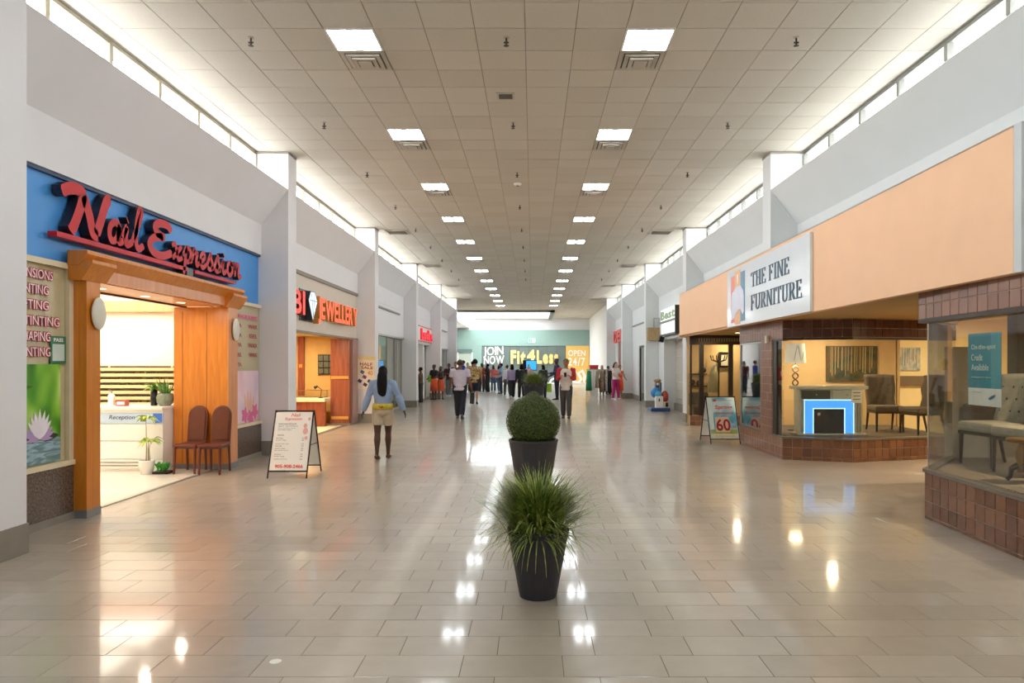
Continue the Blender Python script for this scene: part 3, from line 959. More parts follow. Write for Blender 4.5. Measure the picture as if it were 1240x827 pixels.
def script_word(word, y0, widths, zb, xh, w):
    y = y0
    for ch, wd in zip(word, widths):
        cap = ch in 'NE'
        mb = MB()
        for st in STROKES[ch]:
            pts = cat(st)
            P = [(q[0] * wd + 0.05 * q[1] * xh, q[1] * xh) for q in pts]
            mb.ribbon(P, w * (1.55 if cap else 1.0), ((-5.12, y, zb), (0, 1, 0), (0, 0, 1), (1, 0, 0)), 0.03, 0.13)
        ob('script_letter', mb, [RED_SIGN, DARK_RET], sign)
        y += wd
script_word('Nail', 7.55, (0.78, 0.30, 0.22, 0.26), 3.16, 0.235, 0.085)
script_word('Expression', 9.22, (0.60, 0.30, 0.28, 0.22, 0.25, 0.25, 0.25, 0.2, 0.28, 0.3), 3.16, 0.225, 0.07)
ob('underline', MB().box(-5.09, -4.99, 7.45, 10.28, 3.045, 3.10).box(-5.09, -4.99, 10.5, 11.95, 3.045, 3.09), RED_SIGN, sign)
ob('underline_foot', MB().box(-5.12, -5.0, 10.27, 10.46, 2.97, 3.10), DARK_RET, sign)

# window lettering and posters of the near window
POSTER_RED = M('lettering red', '#B3304A', 0.4)
LETTER_PINK = M('lettering pale', '#F7E4E2', 0.4)
pn = thing('service_lettering', 'red and white list of salon services on the near window', 'lettering', (-5.1, 7.3, 2.2))
for txt, zb, y1, h in (('EXTENSIONS', 2.585, 7.54, 0.095), ('TINTING', 2.425, 7.47, 0.095), ('LIFTING', 2.265, 7.47, 0.095), ('LIFT & TINTING', 2.10, 7.64, 0.095), ('SHAPING', 1.94, 7.5, 0.095), ('TINTING', 1.78, 7.5, 0.095)):
    w = len(txt) * 0.066
    lettering('line_outline', txt, POSTER_RED, pn, (-5.096, y1 - w - 0.008, zb - 0.008), *LW, w + 0.016, h + 0.016, 0.003, bold=0.075)
    lettering('line_of_text', txt, LETTER_PINK, pn, (-5.096, y1 - w, zb), *LW, w, h, 0.002, bold=0.0, d0=0.003)
LOTUS_BG = ramp_mat('lotus poster green', [(0.25, '#1F5A12'), (0.42, '#4F9A1F'), (0.55, '#8CC63C'), (0.68, '#CFE58A'), (0.8, '#EAF3D2')], 'noise', 2.6, 0.35, 0.4, (1, 1, 0.8), 1)
lot = thing('lotus_poster', 'green poster of a white and violet lotus flower in the near window', 'poster', (-5.096, 7.35, 1.2))
ob('sheet', MB().box(-5.098, -5.092, 6.5, 7.66, 0.665, 1.70), LOTUS_BG, lot)
ob('water_print', MB().box(-5.0925, -5.0905, 6.5, 7.655, 0.667, 0.92), ramp_mat('lotus water', [(0.2, '#4E6A62'), (0.45, '#6E8F96'), (0.65, '#A6C6D6'), (0.85, '#7E9EAA')], 'noise', 3, 0.35, 1.5, (1, 1, 6), 2), lot)
def petal(mb, c, ang, ln, wd, x):
    pts = []
    for t, s in ((0, 0.25), (0.3, 0.9), (0.6, 0.8), (0.85, 0.4), (1, 0.02)):
        pts.append((t * ln, s * wd / 2))
    pts += [(a, -b) for a, b in reversed(pts)]
    ca, sa = math.cos(ang), math.sin(ang)
    P = [(x, c[0] + a * ca - b * sa, c[1] + a * sa + b * ca) for a, b in pts]
    mb.plate(P, (1, 0, 0), 0.001)
for nm, mat_, rng in (('leaf_print', M('lily pad dark', '#2F3A26', 0.5), [(0.05, 0.30, 0.10), (PI - 0.05, 0.34, 0.10), (0.3, 0.22, 0.07)]),
                      ('outer_petal_print', M('violet petal', '#B79AC8', 0.5), [(0.25, 0.24, 0.07), (PI - 0.25, 0.26, 0.07), (0.5, 0.23, 0.07), (PI - 0.5, 0.24, 0.07), (-0.05, 0.2, 0.05), (PI + 0.08, 0.22, 0.05)]),
                      ('inner_petal_print', M('white petal', '#EFE9F2', 0.5), [(0.8, 0.25, 0.07), (1.05, 0.28, 0.07), (1.3, 0.30, 0.07), (1.57, 0.31, 0.07), (1.85, 0.30, 0.07), (2.1, 0.28, 0.07), (2.35, 0.25, 0.07)])):
    for q, (a, l, w_) in enumerate(rng):
        mb = MB(); petal(mb, (7.33, 0.93), a, l, w_, -5.0905 + 0.0004 * q + {'l': 0, 'o': 0.001, 'i': 0.003}[nm[0]])
        ob(nm, mb, mat_, lot)
mb = MB()
petal(mb, (6.98, 1.45), 0.1, 0.26, 0.05, -5.0905); petal(mb, (7.0, 1.47), 0.55, 0.16, 0.05, -5.0905)
ob('stem_print', mb, M('leaf print green', '#3C6E1E', 0.5), lot)
ce = thing('certificate', 'small green bordered notice taped inside the near salon window', 'notice', (-5.09, 7.62, 1.8))
ob('border', MB().box(-5.094, -5.088, 7.50, 7.74, 1.705, 2.0), M('notice green', '#3F7B5A', 0.5), ce)
ob('sheet', MB().box(-5.0885, -5.086, 7.525, 7.715, 1.735, 1.915), M('notice pale', '#CBD8CF', 0.5), ce)
lettering('heading', 'PASS', WHITE_M, ce, (-5.0875, 7.545, 1.94), *LW, 0.15, 0.04, 0.002, bold=0.02)
# far window: price list and hand poster
pr = thing('price_list', 'cream window print with pink price boxes beside the far orange pillar', 'lettering', (-5.09, 12.6, 2.2))
ob('heading_box', MB().box(-5.095, -5.09, 12.1, 13.15, 2.50, 2.58), M('pink outline', '#D98A98', 0.5), pr)
lettering('heading', 'PRICE LIST', POSTER_RED, pr, (-5.089, 12.16, 2.515), *LW, 0.92, 0.045, 0.002)
for r, z in enumerate((2.34, 2.17, 2.0, 1.83, 1.66)):
    for y0, y1 in ((12.12, 12.42), (12.72, 13.12)):
        if r == 4 and y0 > 12.5: continue
        a, b = (y0, y1) if r % 2 == 0 else (y0 + 0.04, y1)
        lettering('price_row', random.choice(('NAIL', 'GEL', 'SPA', 'FULL', 'WAX')), POSTER_RED, pr, (-5.089, a, z), *LW, b - a, 0.075, 0.002, bold=0.02)
hp = thing('hand_poster', 'pink poster of a manicured hand and flowers in the far window', 'poster', (-5.09, 12.6, 1.0))
ob('sheet', MB().box(-5.096, -5.09, 11.9, 13.2, 0.665, 1.58), ramp_mat('pink haze', [(0.3, '#E9B4C4'), (0.5, '#EFD2DC'), (0.7, '#DCC9DE'), (0.85, '#F3D9C4')], 'noise', 1.8, 0.4, 0.3, (1, 1, 1), 1), hp)
SKINP = M('skin print', '#E6B99E', 0.5)
for q in range(4):
    mb = MB(); petal(mb, (12.62 + q * 0.09, 0.8), 1.75 - q * 0.12, 0.45 - 0.05 * abs(q - 1), 0.1, -5.0895 + 0.0004 * q)
    ob('finger_print', mb, SKINP, hp)
for q, (fy, fz) in enumerate(((12.55, 0.80), (13.0, 0.84), (12.8, 0.74))):
    for a in range(5):
        mb = MB(); petal(mb, (fy, fz), a * 1.257 + q, 0.16, 0.12, -5.0875 + 0.0004 * a)
        ob('flower_petal_print', mb, M('flower print pink', '#DF6F9B', 0.5), hp)

# reception counter and things on it
ctr = thing('reception_counter', 'white panelled reception counter inside the nail salon', 'counter', (-6.45, 11.5, 0.012))
for z0, z1 in ((0.06, 0.20), (0.215, 0.485), (0.50, 0.76)):
    ob('front_panel', MB().box(-7.25, -5.81, 11.16, 11.19, z0, z1), WHITE_G, ctr, bevel=0.004)
ob('body', MB().box(-7.24, -5.82, 11.19, 11.85, 0.012, 1.0), WHITE_M, ctr)
ob('kick_slot', MB().box(-7.1, -6.2, 11.15, 11.19, 0.10, 0.115).box(-7.1, -6.2, 11.15, 11.19, 0.15, 0.165), M('slot grey', '#8E8A82', 0.5), ctr)
ob('banner', MB().box(-7.25, -5.81, 11.155, 11.19, 0.77, 0.93), M('pale blue banner', '#C3D9F2', 0.4), ctr)
ob('banner_end', MB().box(-5.96, -5.82, 11.150, 11.156, 0.775, 0.925), M('banner blue', '#4A78D8', 0.4), ctr)
ob('banner_flower', MB().box(-6.16, -6.07, 11.150, 11.156, 0.80, 0.90), M('banner olive', '#7E8A34', 0.4), ctr)
lettering('banner_text', 'Reception', M('banner ink', '#2A2E55', 0.4), ctr, (-6.66, 11.154, 0.815), *FW, 0.40, 0.085, 0.003, shear=0.25)
ob('worktop', MB().box(-7.3, -5.80, 11.12, 11.9, 0.985, 1.03), WHITE_G, ctr, bevel=0.004)
ob('top_panel', MB().box(-7.25, -5.81, 11.165, 11.19, 0.935, 0.985), WHITE_G, ctr)
rk = thing('polish_rack', 'wide wall rack of nail polish rows behind the reception counter', 'shelf', (-7.2, 13.0, 1.0))
ob('back_board', MB().box(-8.8, -5.9, 13.06, 13.12, 0.9, 1.66), M('rack gold', '#C9B27C', 0.5), rk)
for i in range(7):
    z = 0.95 + i * 0.105
    ob('ledge', MB().box(-8.8, -5.9, 12.94, 13.06, z, z + 0.055), M('rack ledge', '#D9C696', 0.5), rk)
    mb = MB()
    for j in range(70):
        if random.random() < 0.12: continue
        x = -8.78 + j * 0.041
        mb.box(x, x + 0.024, 12.97, 13.0, z + 0.055, z + 0.088)
    ob('polish_bottles', mb, M('polish dark', '#57492F', 0.3, var=0.3, scale=30), rk, kind='stuff')
t = thing('pump_bottle', 'white pump bottle at the left end of the reception counter', 'bottle', (-6.76, 11.4, 1.03))
ob('bottle_body', MB().lathe([(0.05, 0.0), (0.052, 0.02), (0.05, 0.17), (0.02, 0.2)], (-6.76, 11.4, 1.03), 16), WHITE_G, t, smooth=True)
ob('pump', MB().cyl((-6.76, 11.4, 1.23), (-6.76, 11.4, 1.27), 0.012).box(-6.79, -6.745, 11.39, 11.41, 1.26, 1.28), M('pump grey', '#9A9A94', 0.4), t)
t = thing('red_box', 'small red printed box beside the pump bottle on the counter', 'box', (-6.6, 11.4, 1.03))
ob('carton', MB().box(-6.67, -6.51, 11.36, 11.46, 1.03, 1.13), M('carton red', '#B5544C', 0.5), t)
ob('carton_label', MB().box(-6.65, -6.53, 11.356, 11.36, 1.05, 1.10), WHITE_M, t)
LEAF = M('leaf green', '#5E8F2E', 0.5, var=0.2, scale=20)
LEAF2 = M('leaf yellow green', '#A9BF4C', 0.5, var=0.2, scale=20)
LEAF_D = M('leaf dark green', '#3B6B28', 0.5, var=0.25, scale=20)
def leaf(mb, p, d, ln, wd, droop=0.3):
    d = Vector(d).normalized(); p = Vector(p)
    s = d.cross(Vector((0, 0, 1)))
    s = s.normalized() if s.length > 1e-3 else Vector((1, 0, 0))
    m_ = p + d * ln * 0.5 + Vector((0, 0, 0.02)); e = p + d * ln + Vector((0, 0, -droop * ln))
    mb._add([p, m_ + s * wd / 2, e, m_ - s * wd / 2, m_ - Vector((0, 0, 0.012))], [(0, 1, 4), (1, 2, 4), (2, 3, 4), (3, 0, 4)])
    return mb
t = thing('vase_plant', 'leafy plant in a dark slim vase on the reception counter', 'plant', (-6.13, 11.5, 1.03))
ob('vase', MB().lathe([(0.05, 0), (0.055, 0.1), (0.05, 0.26), (0.045, 0.26)], (-6.13, 11.5, 1.03), 14), BLACK, t, smooth=True)
for i in range(26):
    a = random.uniform(0, 2 * PI); r = random.uniform(0.3, 1)
    ob('leaf', leaf(MB(), (-6.13, 11.5, 1.28), (math.cos(a) * r, math.sin(a) * r, random.uniform(0.1, 0.7)), random.uniform(0.12, 0.26), 0.06), LEAF if i % 3 else LEAF2, t)
t = thing('bowl_plant', 'upright plant in a round glass bowl at the right end of the counter', 'plant', (-5.95, 11.5, 1.03))
ob('bowl', MB().lathe([(0.08, 0), (0.125, 0.05), (0.135, 0.13), (0.11, 0.2)], (-5.95, 11.5, 1.03), 18, cap=False), M('bowl glass', '#7D8672', 0.15, var=0.2, scale=25), t, smooth=True)
ob('pebbles', MB().lathe([(0.1, 0.02), (0.12, 0.09), (0.02, 0.1)], (-5.95, 11.5, 1.03), 14), M('pebble', '#B9AB90', 0.7, var=0.3, scale=40), t)
for i in range(22):
    a = random.uniform(0, 2 * PI)
    ob('leaf', leaf(MB(), (-5.95 + 0.04 * math.cos(a), 11.5 + 0.04 * math.sin(a), 1.13), (math.cos(a) * 0.5, math.sin(a) * 0.5, 1.3), random.uniform(0.2, 0.42), 0.04, 0.05), LEAF_D if i % 2 else LEAF, t)
# floor plant, planter box
t = thing('potted_tree', 'slender young plant in a white pot before the reception counter', 'plant', (-5.93, 10.92, 0.012))
px, py = -5.93, 10.92
ob('pot', MB().lathe([(0.085, 0), (0.115, 0.2), (0.12, 0.215), (0.1, 0.215), (0.1, 0.19)], (px, py, 0.012), 20), WHITE_G, t, smooth=True)
ob('soil', MB().lathe([(0.1, 0.185), (0.1, 0.195)], (px, py, 0.012), 16), M('soil', '#3A2B1E', 0.9), t)
for x, zt in ((-0.012, 0.86), (0.02, 0.55), (0.045, 0.5)):
    ob('stem', MB().tube([(px + x, py, 0.2), (px + x * 0.7, py, 0.4), (px + x * 1.2, py, zt)], [0.009, 0.007, 0.004], 6), M('stem brown', '#7A6A3A', 0.6), t)
for (cx, zt, n, sp_) in ((0.0, 0.86, 14, 0.24), (0.05, 0.52, 12, 0.26), (0.02, 0.5, 10, 0.26)):
    for i in range(n):
        a = i * 2.4 + cx
        ob('leaf', leaf(MB(), (px + cx, py, zt), (math.cos(a), math.sin(a) * 0.8, random.uniform(-0.1, 0.45)), random.uniform(0.6, 1.0) * sp_, 0.055, 0.35), LEAF2 if i % 3 else LEAF, t)
t = thing('planter_box', 'low dark tray of bright green leaves beside the white pot', 'plant', (-5.72, 10.95, 0.012))
ob('tray', MB().box(-5.83, -5.60, 10.88, 11.06, 0.012, 0.05), BLACK, t)
for i in range(40):
    a = random.uniform(0, 2 * PI)
    ob('leaf', leaf(MB(), (random.uniform(-5.8, -5.63), random.uniform(10.9, 11.04), 0.05), (math.cos(a), math.sin(a), random.uniform(0.8, 2)), random.uniform(0.08, 0.2), 0.05, 0.1), M('bright leaf', '#3FA03A', 0.5, var=0.2, scale=20), t)

# two slim leather chairs
LEATHER = M('brown leather', '#5E2814', 0.35, var=0.12, scale=12, bump=0.05)
LEATHER2 = M('rusty leather edge', '#662A1A', 0.35, var=0.1)
def leather_chair(label):
    t = thing('leather_chair', label, 'chair', (0, 0, 0), 'brown leather chairs by the salon entrance')
    # local: faces -Y, back at +Y
    w = 0.152
    mb = MB()
    n = 14
    prof = [(-w, 0.44), (w, 0.44)] + [(w * math.cos(a), 0.87 + 0.165 * math.sin(a)) for a in [PI * i / n for i in range(n + 1)]]
    mb.prism(prof, 0.0, 0.035, 'y')
    mb.v = [(x, y + 0.215 + 0.10 * ((z - 0.44) / 0.6) ** 1.3, z) for x, y, z in mb.v]
    ob('backrest', mb, LEATHER, t, bevel=0.008)
    mb = MB().prism([(x * 0.8, 0.5 + (z - 0.44) * 0.88) for x, z in prof], -0.012, 0.0, 'y')
    mb.v = [(x, y + 0.212 + 0.10 * ((z - 0.44) / 0.6) ** 1.3, z) for x, y, z in mb.v]
    ob('back_pad', mb, LEATHER, t, bevel=0.005)
    mb = MB()
    seat = [(-0.175, -0.24), (0.175, -0.24), (0.185, -0.2), (0.17, 0.22), (-0.17, 0.22), (-0.185, -0.2)]
    mb.prism(seat, 0.425, 0.462, 'z')
    ob('seat', mb, LEATHER2, t, bevel=0.012)
    ob('seat_frame', MB().box(-0.15, 0.15, -0.2, 0.2, 0.395, 0.425), LEATHER, t)
    for sx in (-1, 1):
        ob('leg', MB().tube([(sx * 0.15, -0.205, 0.42), (sx * 0.155, -0.225, 0.0)], [0.022, 0.018], 8), LEATHER2, t)
        ob('leg', MB().tube([(sx * 0.14, 0.2, 0.42), (sx * 0.145, 0.235, 0.0)], [0.022, 0.018], 8), LEATHER2, t)
    return t
lc = leather_chair('brown leather high-back chair nearer the counter, against the orange reveal')
lc2 = dup(lc, (-4.98, 11.16, 0.0), 0.06, 'brown leather high-back chair farther from the counter, against the orange reveal')
lc.location = (-5.36, 11.13, 0.001); lc.rotation_euler = (0, 0, 0.05)
lc2.location = (-4.965, 11.10, 0.001)

# ---------------- sandwich boards
def sandwich_board(name, label, w, hgt, spread, face_mat, x, y, rz, rear_mat=None):
    t = thing(name, label, 'sandwich board', (0, 0, 0))
    top = hgt; a = math.atan2(spread / 2, top)
    def side(s, nm):
        fr = MB()
        yb = s * spread / 2
        for sx in (-1, 1):
            fr.tube([(sx * w / 2, yb, 0.0), (sx * w / 2, s * 0.012, top)], 0.011, 6)
        for z in (0.10, top - 0.01):
            yy = yb + (s * 0.012 - yb) * z / top
            fr.tube([(-w / 2, yy, z), (w / 2, yy, z)], 0.011, 6)
        f = ob(nm, fr, BLACK, t)
        z0, z1 = 0.115, top - 0.03
        def P(x_, z, off):
            yy = yb + (s * 0.012 - yb) * z / top
            return (x_, yy + s * off, z + abs(off) * 0.3)
        pb = MB()
        q = [P(-w / 2 + 0.012, z0, 0.004), P(w / 2 - 0.012, z0, 0.004), P(w / 2 - 0.012, z1, 0.004), P(-w / 2 + 0.012, z1, 0.004)]
        if s > 0: q = q[::-1]
        nrm = (Vector(q[1]) - Vector(q[0])).cross(Vector(q[2]) - Vector(q[0])).normalized()
        pb.plate(q, -nrm, 0.006)
        p = ob('panel', pb, face_mat if s < 0 else (rear_mat or face_mat), f)
        return f, P, z0, z1
    fr, P, z0, z1 = side(-1, 'front_frame')
    side(1, 'rear_frame')
    for sx in (-1, 1):
        ob('spreader_bar', MB().tube([(sx * w / 2, -spread * 0.26, top * 0.48), (sx * w / 2, spread * 0.26, top * 0.48)], 0.006, 6), BLACK, t)
    return t, P
SB_WHITE = M('board white', '#F1EFEB', 0.35, var=0.01)
sb, P = sandwich_board('sandwich_board', 'white price sandwich board with black frame beside the column', 0.58, 0.99, 0.74, SB_WHITE, 0, 0, 0)
up = Vector(P(0, 1, 0)) - Vector(P(0, 0, 0))
front_frame = [c for c in kids_of(sb) if c.name.startswith('front_frame')][0]
INK = M('board ink', '#5A5A60', 0.5); REDINK = M('board red', '#E2503E', 0.5); PINKINK = M('board pink', '#EBB3AE', 0.5); BLUEINK = M('board blue', '#7C9CCB', 0.5)
def on_board(txt, x, z, wd, ht, m_, P_=P, par=front_frame, bold=0.0, shear=0.0, up_=up, nm='print', d=0.005):
    return lettering(nm, txt, m_, par, P_(x, z, d), (1, 0, 0), up_, wd, ht, 0.0015, bold=bold, shear=shear)
on_board('Nail', -0.04, 0.895, 0.13, 0.05, REDINK, shear=0.2)
on_board('Expression', -0.13, 0.83, 0.25, 0.055, REDINK, shear=0.2)
on_board('MANICURE & PEDICURE', -0.22, 0.775, 0.27, 0.022, INK)
for i, (z, l) in enumerate(((0.745, 0.3), (0.715, 0.26), (0.69, 0.2))):
    on_board('gel shellac polish  25'[:12 + i * 4], -0.22, z, l, 0.018, BLUEINK if i == 1 else INK)
on_board('WAXING', -0.22, 0.61, 0.1, 0.022, INK)
for i, z in enumerate((0.57, 0.54, 0.485, 0.455, 0.42, 0.39, 0.335, 0.305, 0.265)):
    on_board(('full face', 'half leg', 'eyebrow tint', 'lash lift', 'back wax', 'lip and chin')[i % 6], -0.23, z, 0.1 + 0.05 * ((i * 7) % 3), 0.017, INK)
    on_board(('25', '30', '15', '45')[i % 4], 0.16, z, 0.035, 0.017, INK)
on_board('905-908-2466', -0.2, 0.145, 0.42, 0.055, REDINK, bold=0.03)
mb = MB()
for i, (x, z, r) in enumerate(((0.19, 0.76, 0.035), (0.2, 0.68, 0.05), (0.22, 0.58, 0.03), (0.24, 0.86, 0.025))):
    pts = [P(x + r * math.cos(a) * 0.8, z + r * math.sin(a), 0.005) for a in [PI * 2 * k / 10 for k in range(10)]]
    mb2 = MB().plate(pts, (0, -1, 0.3), 0.001)
    ob('flower_print', mb2, PINKINK, front_frame)
sb.location = (-3.655, 10.93, 0.001); sb.rotation_euler = (0, 0, 0.0)

# ---------------- jewellery shop
GOLDW = M('honey wall', '#DDB46C', 0.6, var=0.04)
MAROON = ramp_mat('reddish wood', [(0.25, '#84402C'), (0.5, '#96503A'), (0.75, '#A66048')], 'noise', 3, 0.3, 0.5, (6, 6, 0.6), 4)
BRASS = M('brass band', '#E0A95A', 0.3, 0.4, var=0.05)
jr = shop_room('jewellery_interior', 'warm honey coloured interior of the jewellery shop', -9.2, -5.3, 13.8, 20.5, 2.5, GOLDW, CREAM, M('warm ceiling', '#E8D2A0', 0.6), 1)
jf = thing('jewellery_shopfront', 'beige jewellery shopfront with reddish wood pier and brass bands', 'shopfront', (XL, 17, 0))
ob('fascia', MB().box(-5.3, -5.09, 13.7, 20.55, 2.42, 3.74), M('beige fascia', '#D9CDBE', 0.65, var=0.02), jf)
ob('fascia_painted_shadow', MB().box(-5.09, -5.05, 13.7, 20.55, 3.66, 3.74), M('taupe strip', '#8C8378', 0.6), jf)  # shadow line over the beige fascia, drawn as a taupe strip
ob('head_rail', MB().box(-5.3, -5.05, 13.7, 20.55, 2.40, 2.44), M('taupe strip', '#8C8378', 0.6), jf)
pier = ob('pier', MB().box(-5.62, -5.10, 19.75, 20.55, 0.0, 2.40), MAROON, jf)
ob('pier_corner', MB().box(-5.10, -5.05, 19.95, 20.55, 0.0, 2.40), M('mauve panel', '#A58078', 0.3, var=0.04), pier)
for z in (1.29, 0.17):
    ob('brass_band', MB().box(-5.60, -5.12, 19.725, 19.75, z, z + 0.08), BRASS, pier)
ob('base_strip', MB().box(-5.64, -5.04, 19.72, 20.55, 0.0, 0.05), BASEBD, pier)
jc = thing('jewellery_counter', 'reddish wood counter with pale top and low glass case in the jewellery shop', 'counter', (-6.6, 19.6, 0))
ob('front_panel', MB().box(-8.0, -5.63, 19.3, 19.36, 0.005, 0.68), MAROON, jc)
ob('end_panel', MB().box(-5.98, -5.64, 19.27, 19.30, 0.005, 0.68), MAROON, jc)
ob('worktop', MB().box(-8.05, -5.62, 19.2, 20.2, 0.68, 0.77), M('pale stone top', '#EFE3C2', 0.3), jc, bevel=0.01)
ob('case_glass', MB().box(-8.0, -5.7, 19.75, 19.76, 0.77, 0.98).box(-8.0, -5.7, 19.75, 20.15, 0.98, 0.988), GLASS, jc)
ob('case_tray', MB().box(-7.9, -5.8, 19.85, 20.1, 0.775, 0.80), M('tray grey', '#A9A593', 0.4, var=0.3, scale=25), jc)
ob('case_rail', MB().box(-8.0, -5.7, 19.74, 19.77, 0.965, 0.985).box(-5.72, -5.70, 19.74, 19.77, 0.77, 0.985), CHROME, jc)
t = thing('display_board', 'dark board of nine trays on the honey coloured jewellery wall', 'board', (-6.0, 20.48, 1.7))
ob('board', MB().box(-6.18, -5.68, 20.44, 20.49, 1.40, 1.98), BLACK, t)
for i in range(3):
    for j in range(3):
        ob('tray', MB().box(-6.16 + i * 0.155, -6.03 + i * 0.155, 20.42, 20.44, 1.43 + j * 0.185, 1.58 + j * 0.185), M('tray slate', '#5F6356', 0.4, var=0.3, scale=30), t)
t = thing('wood_post', 'dark wooden post against the honey coloured jewellery wall', 'post', (-6.65, 20.45, 0))
ob('post_shaft', MB().box(-6.74, -6.57, 20.38, 20.48, 0.77, 2.48), MAROON, t)
ob('post_clip', MB().box(-6.70, -6.61, 20.36, 20.38, 1.6, 1.7), BRASS, t)
t = thing('desk_lamp', 'small dark desk lamp on the jewellery counter before the board', 'lamp', (-5.85, 19.6, 0.77))
ob('lamp_foot', MB().lathe([(0.06, 0), (0.06, 0.015), (0.01, 0.02)], (-5.85, 19.6, 0.77), 14), BLACK, t)
ob('lamp_arm', MB().tube([(-5.85, 19.6, 0.78), (-5.83, 19.6, 1.0), (-5.95, 19.6, 1.1)], 0.01, 6), BLACK, t)
ob('lamp_head', MB().tube([(-5.93, 19.6, 1.1), (-6.02, 19.6, 1.05)], [0.02, 0.05], 10), BLACK, t)
for i, (x, y) in enumerate(((-5.7, 15.5), (-5.7, 17.5), (-6.5, 19.0))):
    t = thing('shop_downlight', 'warm downlight in the jewellery ceiling, %s from the camera' % ORD[i], 'downlight', (x, y, 2.5))
    ob('bulb', MB().lathe([(0.07, -0.012), (0.07, -0.004)], (x, y, 2.5), 14), MATS['warm bulb'], t)
    ob('trim_ring', MB().lathe([(0.09, -0.004), (0.09, -0.01), (0.072, -0.01)], (x, y, 2.5), 14, cap=False), WHITE_G, t)
    lamp_area(t, (x, y, 2.46), 0.15, 0.15, 26, (1, 0.8, 0.52))
js = thing('jewellery_sign', 'glowing red and orange raised letters with a white diamond over the jewellery shop', 'sign', (-5.09, 17.5, 3.0))
SGN_R = [emit_mat('lit red letter', '#F2493E', 0.42), M('sign return red', '#8E2A1E', 0.4)]
SGN_O = [emit_mat('lit orange letter', '#F25A33', 0.45), M('sign return amber', '#C98A45', 0.4)]
letters('letter', 'BI', SGN_R, js, (-5.08, 14.72, 2.79), *LW, 0.74, 0.49, 0.13, bold=0.03)
letters('letter', 'JEWELLERY', SGN_O, js, (-5.08, 16.42, 2.78), *LW, 3.65, 0.47, 0.13, gap=0.1, bold=0.03)
dm = [(15.62, 3.12), (15.78, 3.33), (16.06, 3.33), (16.24, 3.12), (15.92, 2.68)]
ob('diamond_box', MB().prism([(p[0], p[1]) for p in dm], -5.08, -4.93, 'x'), DARK_RET, js)
ob('diamond_face', MB().prism([(15.93 + (p[0] - 15.93) * 0.93, 3.03 + (p[1] - 3.03) * 0.93) for p in dm], -4.93, -4.92, 'x'), emit_mat('lit diamond', '#DCEBFB', 0.4), js)
mb = MB()
for a, b in (((15.66, 3.12), (16.2, 3.12)), ((15.78, 3.31), (15.85, 3.12)), ((16.06, 3.31), (16.0, 3.12)), ((15.85, 3.12), (15.92, 2.74)), ((16.0, 3.12), (15.92, 2.74))):
    mb.ribbon([a, b], 0.018, ((-4.92, 0, 0), (0, 1, 0), (0, 0, 1), (1, 0, 0)), 0, 0.004, round_end=False)
ob('facet_line', mb, [M('facet blue', '#6E93B5', 0.4)] * 2, js)
ob('sign_back_panel', MB().box(-5.09, -5.075, 15.45, 16.40, 2.66, 3.36), DARK_RET, js)
# tilted sale poster on the third column
po = thing('sale_poster', 'tilted cream sale poster with small pictures on the third left column', 'poster', (0, 0, 0))
PC = ramp_mat('sale poster paper', [(0.3, '#F0DDB0'), (0.6, '#F3E6D8'), (0.8, '#EFE2E6')], 'noise', 1.2, 0.5, 0.0, (1, 1, 1), 1)
ob('sheet', MB().box(-0.27, 0.27, 0.0, 0.012, -0.48, 0.48), PC, po)
ob('header', MB().box(-0.27, 0.27, -0.004, 0.0, 0.38, 0.48), M('header gold', '#E5CF92', 0.5), po)
PR = M('poster brick red', '#A03C38', 0.5)
lettering('heading', 'HALF', PR, po, (-0.17, -0.002, 0.21), *FW, 0.36, 0.085, 0.003, bold=0.02)
lettering('heading', 'SALE', PR, po, (-0.13, -0.002, 0.11), *FW, 0.34, 0.085, 0.003, bold=0.02)
lettering('discount', '40', M('poster orange', '#E09A48', 0.5), po, (0.06, -0.002, -0.06), *FW, 0.15, 0.13, 0.003, bold=0.02)
for x, z, c in ((-0.09, 0.02, '#5F7288'), (-0.02, -0.12, '#7A4660'), (-0.15, -0.24, '#4E4A5A'), (0.13, -0.24, '#4C4656'), (0.01, -0.34, '#3E3444')):
    ob('picture', MB().obox((x, -0.003, z), 0.11, 0.006, 0.09, (0, 0.5, 0)), M('picture ' + c, c, 0.5, var=0.3, scale=30), po)
po.location = (-4.83, 20.515, 1.45)
po.rotation_euler = (0, 0.05, 0)

# ---------------- third and fourth left bays, fifth
GREYG = M('grey blind', '#BFC3BF', 0.5, var=0.03)
def glazed_bay(name, label, cat_, y0, y1, ztop, shade):
    f = thing(name, label, cat_, (XL, (y0 + y1) / 2, 0))
    ob('fascia', MB().box(-5.3, -5.07, y0, y1, ztop, 3.74), W_WALL, f)
    ob('fascia_ledge', MB().box(-5.07, -5.02, y0, y1 - 0.9, 3.56, 3.62), M('taupe strip', '#8C8378', 0.6), f)
    ob('head_rail', MB().box(-5.25, -5.04, y0, y1, ztop - 0.06, ztop), CHROME, f)
    n = 5
    for i in range(n):
        a = y0 + (y1 - y0) * i / n; b = y0 + (y1 - y0) * (i + 1) / n
        ob('pane', MB().box(-5.16, -5.152, a + 0.02, b - 0.02, 0.1, ztop - 0.06), GLASS_SHOW, f)
        ob('mullion', MB().box(-5.18, -5.13, b - 0.02, b + 0.02, 0.1, ztop - 0.06), CHROME, f)
        ob('blind', MB().box(-5.5, -5.47, a, b - 0.05, 0.1, ztop - 0.06), shade, f)
    ob('kick_plate', MB().box(-5.3, -5.08, y0, y1, 0.0, 0.1), BASEBD, f)
    ob('back_panel', MB().box(-5.62, -5.56, y0, y1, 0, ztop + 0.2), GREYG, f)
    return f
glazed_bay('glazed_shopfront', 'white fronted empty shop with pale grey glazing behind the walking woman', 'shopfront', 21.0, 27.85, 2.72, GREYG)
